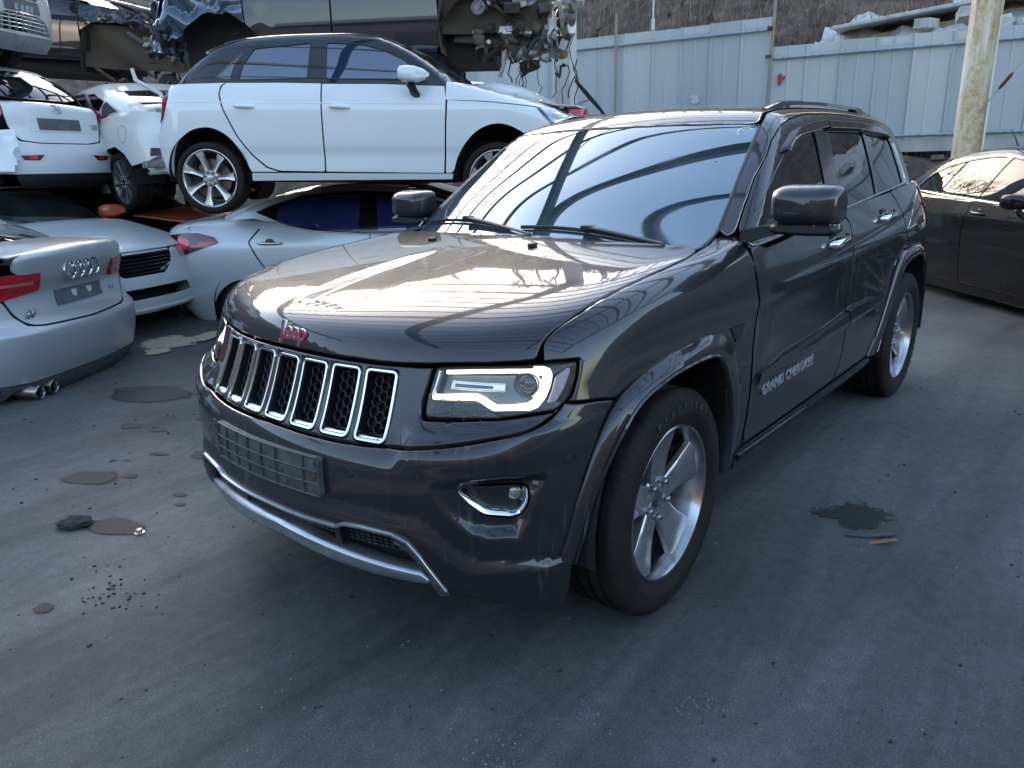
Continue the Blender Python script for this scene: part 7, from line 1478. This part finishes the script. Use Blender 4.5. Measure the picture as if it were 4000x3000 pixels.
def junk(root, S_, n, box, mats, seed, kinds=('box', 'tube', 'disc', 'hose')):
    """torn engine-bay parts inside a box: housings, pipes, pulleys, hanging wires"""
    rnd = random.Random(seed); x0, x1, y0, y1, z0, z1 = box
    names = {'box': 'engine_housing', 'tube': 'steel_pipe', 'disc': 'pulley', 'hose': 'rubber_hose', 'wire': 'hanging_wire', 'sheet': 'torn_panel'}
    for k in range(n):
        kd = kinds[k % len(kinds)]; c = Vector((rnd.uniform(x0, x1), rnd.uniform(y0, y1), rnd.uniform(z0, z1))); mb = MB(); m = rnd.choice(mats)
        Q = Matrix.Rotation(rnd.uniform(-.6, .6), 3, 'X')@Matrix.Rotation(rnd.uniform(-.6, .6), 3, 'Y')@Matrix.Rotation(rnd.uniform(0, 3), 3, 'Z')
        if kd == 'box': mb.box(c, (rnd.uniform(.05, .17), rnd.uniform(.04, .12), rnd.uniform(.04, .11)), Q, bev=.009)
        elif kd == 'tube':
            d = Q@Vector((rnd.uniform(.2, .5), 0, 0)); mb.tube([c-d/2, c, c+d/2], rnd.uniform(.012, .03), 7)
        elif kd == 'disc':
            r = rnd.uniform(.035, .08); mb.lathe([(.001, .02), (r*.35, .02), (r*.4, .008), (r*.8, .008), (r*.85, .02), (r, .02), (r, -.02), (.001, -.02)], 18, 'y'); mb.V = [tuple(c+Q@Vector(v)) for v in mb.V]
        elif kd == 'hose':
            pts = [c]
            for i in range(5): pts.append(pts[-1]+Vector((rnd.uniform(-.09, .09), rnd.uniform(-.06, .06), rnd.uniform(-.10, .05))))
            mb.tube(pts, rnd.uniform(.010, .022), 6); m = BLACKP
        elif kd == 'wire':
            pts = [c]
            for i in range(6): pts.append(pts[-1]+Vector((rnd.uniform(-.04, .04), rnd.uniform(-.03, .03), -rnd.uniform(.03, .10))))
            mb.tube(pts, rnd.uniform(.004, .008), 5); m = BLACKP
        elif kd == 'sheet':
            rr = []
            for i in range(5): rr.append([tuple(c+Q@Vector((i*.06+rnd.uniform(-.01, .01), j*.05+rnd.uniform(-.01, .01), rnd.uniform(-.025, .025)))) for j in range(4)])
            mb.sheet(rr)
        mb.build(names[kd], m, root, smooth=kd in ('tube', 'hose', 'disc', 'wire'), angle=40)
GRIME = [plain('grimy_steel', (.16, .15, .14), .5, .6, var=.6, scale=18), plain('oily_iron', (.045, .040, .037), .55, .4, var=.6, scale=14), plain('grimy_alloy', (.26, .25, .235), .45, .6, var=.5, scale=16), plain('brown_grime', (.10, .075, .05), .8, var=.6, scale=10)]
RAW = plain('bare_white_metal', (.58, .58, .55), .45, .2, var=.3, scale=9)
TAN = plain('mud_tan', (.17, .125, .072), .85, var=.6, scale=5, col2=(.05, .042, .035))
from mathutils import noise as mnoise
def crumple(amount, x_full, x_none, scale=7.0, axis=0, seed=0):
    def f(P):
        out = P.copy()
        for i, p in enumerate(P):
            if not np.isfinite(p).all(): continue
            t = min(1, max(0, (p[axis]-x_none)/(x_full-x_none)))
            if t <= 0: continue
            v = Vector((p[0]*scale, p[1]*scale, p[2]*scale+seed)); a = mnoise.noise(v); b = mnoise.noise(v*2.1+Vector((9, 3, 1))); c_ = mnoise.noise(v*.6+Vector((2, 8, 5)))
            r1 = (1-abs(a)*2)*.6+(1-abs(b)*2)*.35; out[i] = p+np.array([.35*c_, -.75*(r1-.4) if p[1] > 0 else .75*(r1-.4), .35*b])*amount*t
        return out
    return f
def build_blue_wreck():
    root = empty('wrecked_blue_car'); tag(root, 'dark blue wreck with a crumpled tail and stripped engine bay, lying on the white hatchback', 'car')
    S = simple_skin(.91, 2.75, .95, .95, 1.46, .98, 1.0, deck=1.08, rake=.8); B = dict(CM, body=NAVY)
    B['crumpled'] = paint('crumpled_blue_paint', (.05, .085, .12), .6, .30, 1, .03, dust=.05, seed=31)
    cr = crumple(.24, -2.95, -2.30, 2.6)
    rows = [
      ('front_door', 'L', 'side', [(-.42,.97), (-.40,.6), (-.42,.25), (-1.495,.25), (-1.49,.98)], 'body', dict(res=.05)),
      ('rear_door', 'L', 'side', [(-1.505,.98), (-1.51,.25), (-2.15,.25), (-2.26,.40), (-2.42,.56), (-2.45,.98)], 'body', dict(res=.04, warp=crumple(.035, -2.5, -2.1, 2.2))),
      ('sill', 'L', 'side', [(-.40,.24), (-2.2,.24), (-2.2,.15), (-.40,.15)], 'body', dict(res=.07)),
      ('rear_quarter', 'L', 'side', [(-2.46,.98), (-2.43,.57), (-2.60,.66), (-2.85,.68), (-3.05,.56), (-3.2,.42), (-3.55,.42), (-3.62,.8), (-3.5,1.05), (-2.9,1.05)], 'crumpled', dict(res=.025, warp=cr)),
      ('rear_end', 'L', 'rrad', sym([(0,1.08), (14,1.06), (20,1.0), (21,.6), (20,.34), (0,.32)]), 'crumpled', dict(both=None, res=.035, warp=crumple(.28, -3.5, -2.8, 2.6))),
      ('boot_lid', 'L', 'top', sym_y([(-2.8,0), (-2.85,.62), (-3.3,.70), (-3.6,.5), (-3.65,0)]), 'crumpled', dict(both=None, res=.035, warp=crumple(.25, -3.3, -2.6, 2.6))),
      ('roof', 'U', 'top', sym_y([(-1.0,0), (-1.1,.56), (-2.1,.60), (-2.4,.52), (-2.45,0)]), 'body', dict(both=None, res=.06)),
      ('side_frame', 'U', 'side', [(-.35,1.0), (-1.0,1.34), (-1.6,1.40), (-2.2,1.37), (-2.8,1.12), (-2.9,1.0)], 'body', dict(res=.06, holes=[[(-.62,1.03), (-1.0,1.25), (-1.45,1.31), (-1.47,1.02)], [(-1.56,1.02), (-1.55,1.31), (-2.1,1.28), (-2.45,1.10), (-2.45,1.03)]])),
      ('window_frame', 'U', 'side', [(-.60,1.02), (-1.0,1.26), (-1.5,1.32), (-2.1,1.29), (-2.5,1.10), (-2.48,1.02)], 'gd', dict(off=-.012, gap=0, res=.06)),
      ('windscreen', 'U', 'top', sym_y([(-.25,0), (-.35,.66,.03), (-1.0,.55,.03), (-.95,0)]), 'gd', dict(both=None, res=.08)),
    ]
    parts(root, S, B, rows)
    handle(root, S, -2.22, .83, CHROME, -1, .12)
    # stripped engine bay: wing liner, chassis leg, crash bar, radiator support, engine
    mb = MB(); rr = []
    for i in range(13):
        a = R(5+i*14); rr.append([(-.02+.40*math.cos(a)+.02*math.sin(i*2.1), y+.015*math.sin(i*1.7+y*9), .38+.40*math.sin(a)) for y in (-.80, -.62, -.45)])
    mb.sheet(rr); mb.build('wheel_arch_liner', TAN, root, smooth=True, angle=50)
    rr = [[(x, -.66+.03*math.sin(x*9+z*7), z) for x in np.linspace(-.40, .70, 12)] for z in np.linspace(.45, .92, 7)]; MB().sheet(rr).build('inner_wing', TAN, root, smooth=True, angle=40)
    rr = [[(-.40+.02*math.sin(9*z), y, z) for y in np.linspace(-.85, .6, 8)] for z in np.linspace(.25, 1.0, 6)]; MB().sheet(rr).build('bulkhead', GRIME[3], root, smooth=True)
    mb = MB(); mb.tube([(-.42, -.84, .30), (-.46, -.86, .55), (-.43, -.85, .80), (-.38, -.80, 1.0)], .025, 8); mb.build('door_post', NAVY, root, smooth=True)
    mb = MB(); mb.box((.30, -.52, .40), (1.2, .09, .12), Matrix.Rotation(R(4), 3, 'Y'), bev=.01); mb.build('chassis_leg', GRIME[1], root)
    mb = MB(); mb.box((.86, -.15, .46), (.09, 1.25, .10), Matrix.Rotation(R(8), 3, 'Z'), bev=.012); mb.build('crash_bar', RAW, root)
    mb = MB(); mb.box((.62, -.55, .27), (.62, .07, .075), Matrix.Rotation(R(-7), 3, 'Y'), bev=.01); mb.build('cross_member', RAW, root)
    mb = MB(); mb.box((.92, -.40, .83), (.30, .34, .15), Matrix.Rotation(R(12), 3, 'Y'), bev=.03); mb.build('bumper_bracket', RAW, root)
    mb = MB(); mb.box((.70, -.62, .50), (.12, .05, .16), Matrix.Rotation(R(-12), 3, 'Y'), bev=.01); mb.build('lamp_bracket', RAW, root)
    mb = MB(); mb.box((.30, -.20, .62), (.55, .55, .42), bev=.05); mb.build('engine_block', GRIME[1], root)
    junk(root, S, 100, (-.05, .95, -.80, -.42, .20, .85), GRIME+[RAW], 8, ('disc', 'box', 'hose', 'tube', 'disc', 'box'))
    junk(root, S, 22, (.2, 1.05, -.78, -.2, .10, .40), GRIME, 9, ('wire', 'hose', 'wire', 'sheet'))
    mb = MB(); rr = [[(.98+.14*i+.02*math.sin(3*j), -.45+.07*j, .02-.16*i+.03*math.sin(j*2+i)) for j in range(4)] for i in range(4)]; mb.sheet(rr); mb.build('torn_liner', plain('navy_plastic', (.012, .018, .03), .6), root)
    mb = MB(); mb.tube([(.25, -.70, .28), (.24, -.72, .12), (.20, -.71, .02)], [.03, .018, .02], 8); mb.build('damper', GRIME[2], root, smooth=True)
    pass
    core(root, -3.3, .1, .80, .12, .85, -2.2, -.7, 1.3, (-2.75, 0), .6)
    # a blue tarpaulin lies on the crushed boot
    rnd = random.Random(2); rr = []
    for i in range(10): rr.append([(-2.55-.075*i, -.80+.08*j, 1.06+.07*math.sin(i*.8+j*.5)+rnd.uniform(0, .05)-.03*j*(j > 5)) for j in range(9)])
    place(root, (-4.806, -4.044, 2.295, 124.3, 1.15, 0)); 
    t = MB().sheet(rr).build('tarpaulin', plain('blue_tarp', (.03, .19, .48), .5, var=.3, scale=6), None, smooth=True, angle=25); t.matrix_world = root.matrix_world.copy(); tag(t, 'bright blue scrap of tarpaulin on the crumpled tail of the blue wreck', 'tarpaulin')
    return root
def build_dark_wreck():
    root = empty('wrecked_dark_car'); tag(root, 'navy wreck with torn front and tan mud inside its wing, above the cream sedan', 'car')
    S = simple_skin(.90, 2.7, .95, .85, 1.45, .98, 1.0, deck=1.06, rake=1.0); B = dict(CM, body=NAVY, hoodp=paint('navy_bonnet', (.05, .07, .11), .6, .4, 1, .05, dust=.35, seed=41))
    rows = [
      ('front_door', 'L', 'side', [(-.45,.97), (-.42,.25), (-1.495,.25), (-1.49,.98)], 'body', dict(res=.06)),
      ('rear_side', 'L', 'side', [(-1.51,.98), (-1.51,.25), (-2.2,.25), (-2.5,.62), (-2.9,.62), (-3.1,.4), (-3.4,.4), (-3.4,1.0)], 'body', dict(res=.08)),
      ('bonnet', 'L', 'top', sym_y([(.86,0), (.74,.5), (.46,.72), (0,.80), (-.40,.82), (-.34,0)]), 'hoodp', dict(both=None, res=.04, off=.06, depth=.03, warp=crumple(.05, .9, .1, 5))),
      ('front_wing', 'L', 'side', [(-.44,.95), (-.42,.62), (-.25,.72), (.1,.74), (.35,.66), (.66,.62), (.62,.78), (.2,.90)], 'body', dict(res=.03, warp=crumple(.14, .5, -.4, 6))),
      ('roof', 'U', 'top', sym_y([(-1.0,0), (-1.1,.56), (-2.1,.60), (-2.4,.52), (-2.45,0)]), 'hoodp', dict(both=None, res=.06)),
      ('side_frame', 'U', 'side', [(-.35,1.0), (-1.0,1.36), (-1.6,1.40), (-2.2,1.37), (-2.8,1.1)], 'black', dict(res=.07)),
      ('windscreen', 'U', 'top', sym_y([(-.25,0), (-.35,.66,.03), (-1.0,.55,.03), (-.95,0)]), 'gd', dict(both=None, res=.06)),
    ]
    parts(root, S, B, rows)
    rr = [[(x, -.74+.05*math.sin(x*7+z*9), z) for x in np.linspace(-.45, .85, 16)] for z in np.linspace(.18, .72, 8)]; MB().sheet(rr).build('inner_wing', TAN, root, smooth=True, angle=40)
    rr = [[(-.45-.03*math.sin(7*z), y, z) for y in np.linspace(-.86, .8, 10)] for z in np.linspace(.12, 1.0, 6)]; MB().sheet(rr).build('bulkhead', TAN, root, smooth=True)
    mb = MB(); mb.box((.30, -.62, .30), (1.3, .10, .12), Matrix.Rotation(R(3), 3, 'Y'), bev=.01); mb.build('chassis_leg', GRIME[3], root)
    mb = MB(); mb.box((.30, -.10, .55), (.55, .60, .40), bev=.05); mb.build('engine_block', GRIME[1], root)
    mb = MB(); mb.box((.95, -.1, .55), (.06, 1.2, .09), Matrix.Rotation(R(-9), 3, 'Z'), bev=.01); mb.build('crash_bar', GRIME[0], root)
    junk(root, S, 80, (.30, 1.05, -.88, .1, .12, .82), GRIME, 18, ('box', 'hose', 'sheet', 'tube', 'disc', 'wire'))
    junk(root, S, 16, (-.3, .9, -.80, -.2, -.05, .25), GRIME, 19, ('hose', 'wire', 'tube', 'box'))
    mb = MB(); mb.lathe([(.05, .02), (.12, .03), (.14, 0), (.12, -.03), (.05, -.02)], 24, 'y', (.62, -.70, .02)); mb.build('rubber_mount', BLACKP, root, smooth=True)
    junk(root, S, 6, (.5, .9, -.85, -.7, .45, .75), [RAW], 22, ('sheet',))
    core(root, -3.2, -.2, .80, .12, .85, -2.2, -.7, 1.3, (-2.7, 0), .6)
    place(root, (-3.5, -9.5, 2.61, 129.5, 4.7, -.5)); return root
def build_far_car():
    root = empty('far_saloon'); tag(root, 'white car tail with red lamp and black boot spoiler, past the hatchback nose', 'car')
    S = simple_skin(.90, 2.70, .90, .85, 1.42, .96, .98, deck=1.05, rake=1.1); B = dict(CM, body=WHITE)
    q = lambda pts: [(math.degrees(math.atan2(p[0], 2.35)),)+tuple(p[1:]) for p in pts]
    rows = [
      ('boot_lid', 'L', 'rrad', sym(q([(0,1.09), (.5,1.08), (.62,1.04), (.45,.80), (0,.62)])), 'body', dict(both=None, res=.06)),
      ('tail_lamp', 'L', 'rrad', q([(.50,1.00), (.75,1.0), (1.0,.98), (1.05,.90), (.95,.80), (.55,.80)]), 'red', dict(off=.006)),
      ('rear_bumper', 'L', 'rrad', sym(q([(0,.60), (.5,.78), (1.0,.78), (1.25,.72), (1.1,.3), (0,.25)])), 'body', dict(both=None, res=.07)),
      ('boot_deck', 'L', 'top', sym_y([(-2.9,0), (-2.92,.6), (-3.3,.70), (-3.42,.5), (-3.46,0)]), 'body', dict(both=None, res=.06)),
      ('rear_side', 'L', 'side', [(-1.3,.97), (-1.3,.25), (-2.3,.25), (-2.5,.6), (-2.9,.6), (-3.05,.35), (-3.1,.98)], 'body', dict(res=.08)),
      ('roof', 'U', 'top', sym_y([(-1.0,0), (-1.1,.55), (-2.1,.60), (-2.3,.52), (-2.32,0)]), 'body', dict(both=None, res=.08)),
      ('side_frame', 'U', 'side', [(-.5,1.0), (-1.0,1.33), (-1.9,1.36), (-2.5,1.2), (-2.8,1.0)], 'black', dict(res=.08)),
      ('rear_window', 'U', 'top', sym_y([(-2.36,0), (-2.34,.50,.03), (-2.7,.56), (-2.92,.52,.03), (-2.95,0)]), 'gd', dict(both=None)),
    ]
    parts(root, S, B, rows)
    rows_ = [[(-3.28-.06*k, y, 1.115+.014*k-.02*(y/.6)**2) for y in np.linspace(-.62, .62, 16)] for k in (0, 1, 2)]; rows_ += [[(a, b, c-.025) for a, b, c in r] for r in rows_[::-1]]; MB().sheet(rows_).build('boot_spoiler', GLOSSB, root, smooth=True, angle=40)
    core(root, -3.2, -.9, .80, .2, .86, -2.2, -.9, 1.3, (-2.7, -.6), .6)
    return root

# ------------------------------------------------------------------ build
build_ground(); build_fence(); build_columns(); build_hill_things(); build_stains(); build_added_shed()
build_silver_sedan(); build_hatchback(); build_black_sedan(); build_exec_sedan()
build_orange_car(); build_pale_hatch(); build_wrecked_sedan(); build_small_hatch(); build_top_car(); build_dark_wreck(); build_blue_wreck()
fc = build_far_car(); place(fc, (-5.25, -7.15, 1.12, 310, 0, 0))
build_suv(); build_litter()
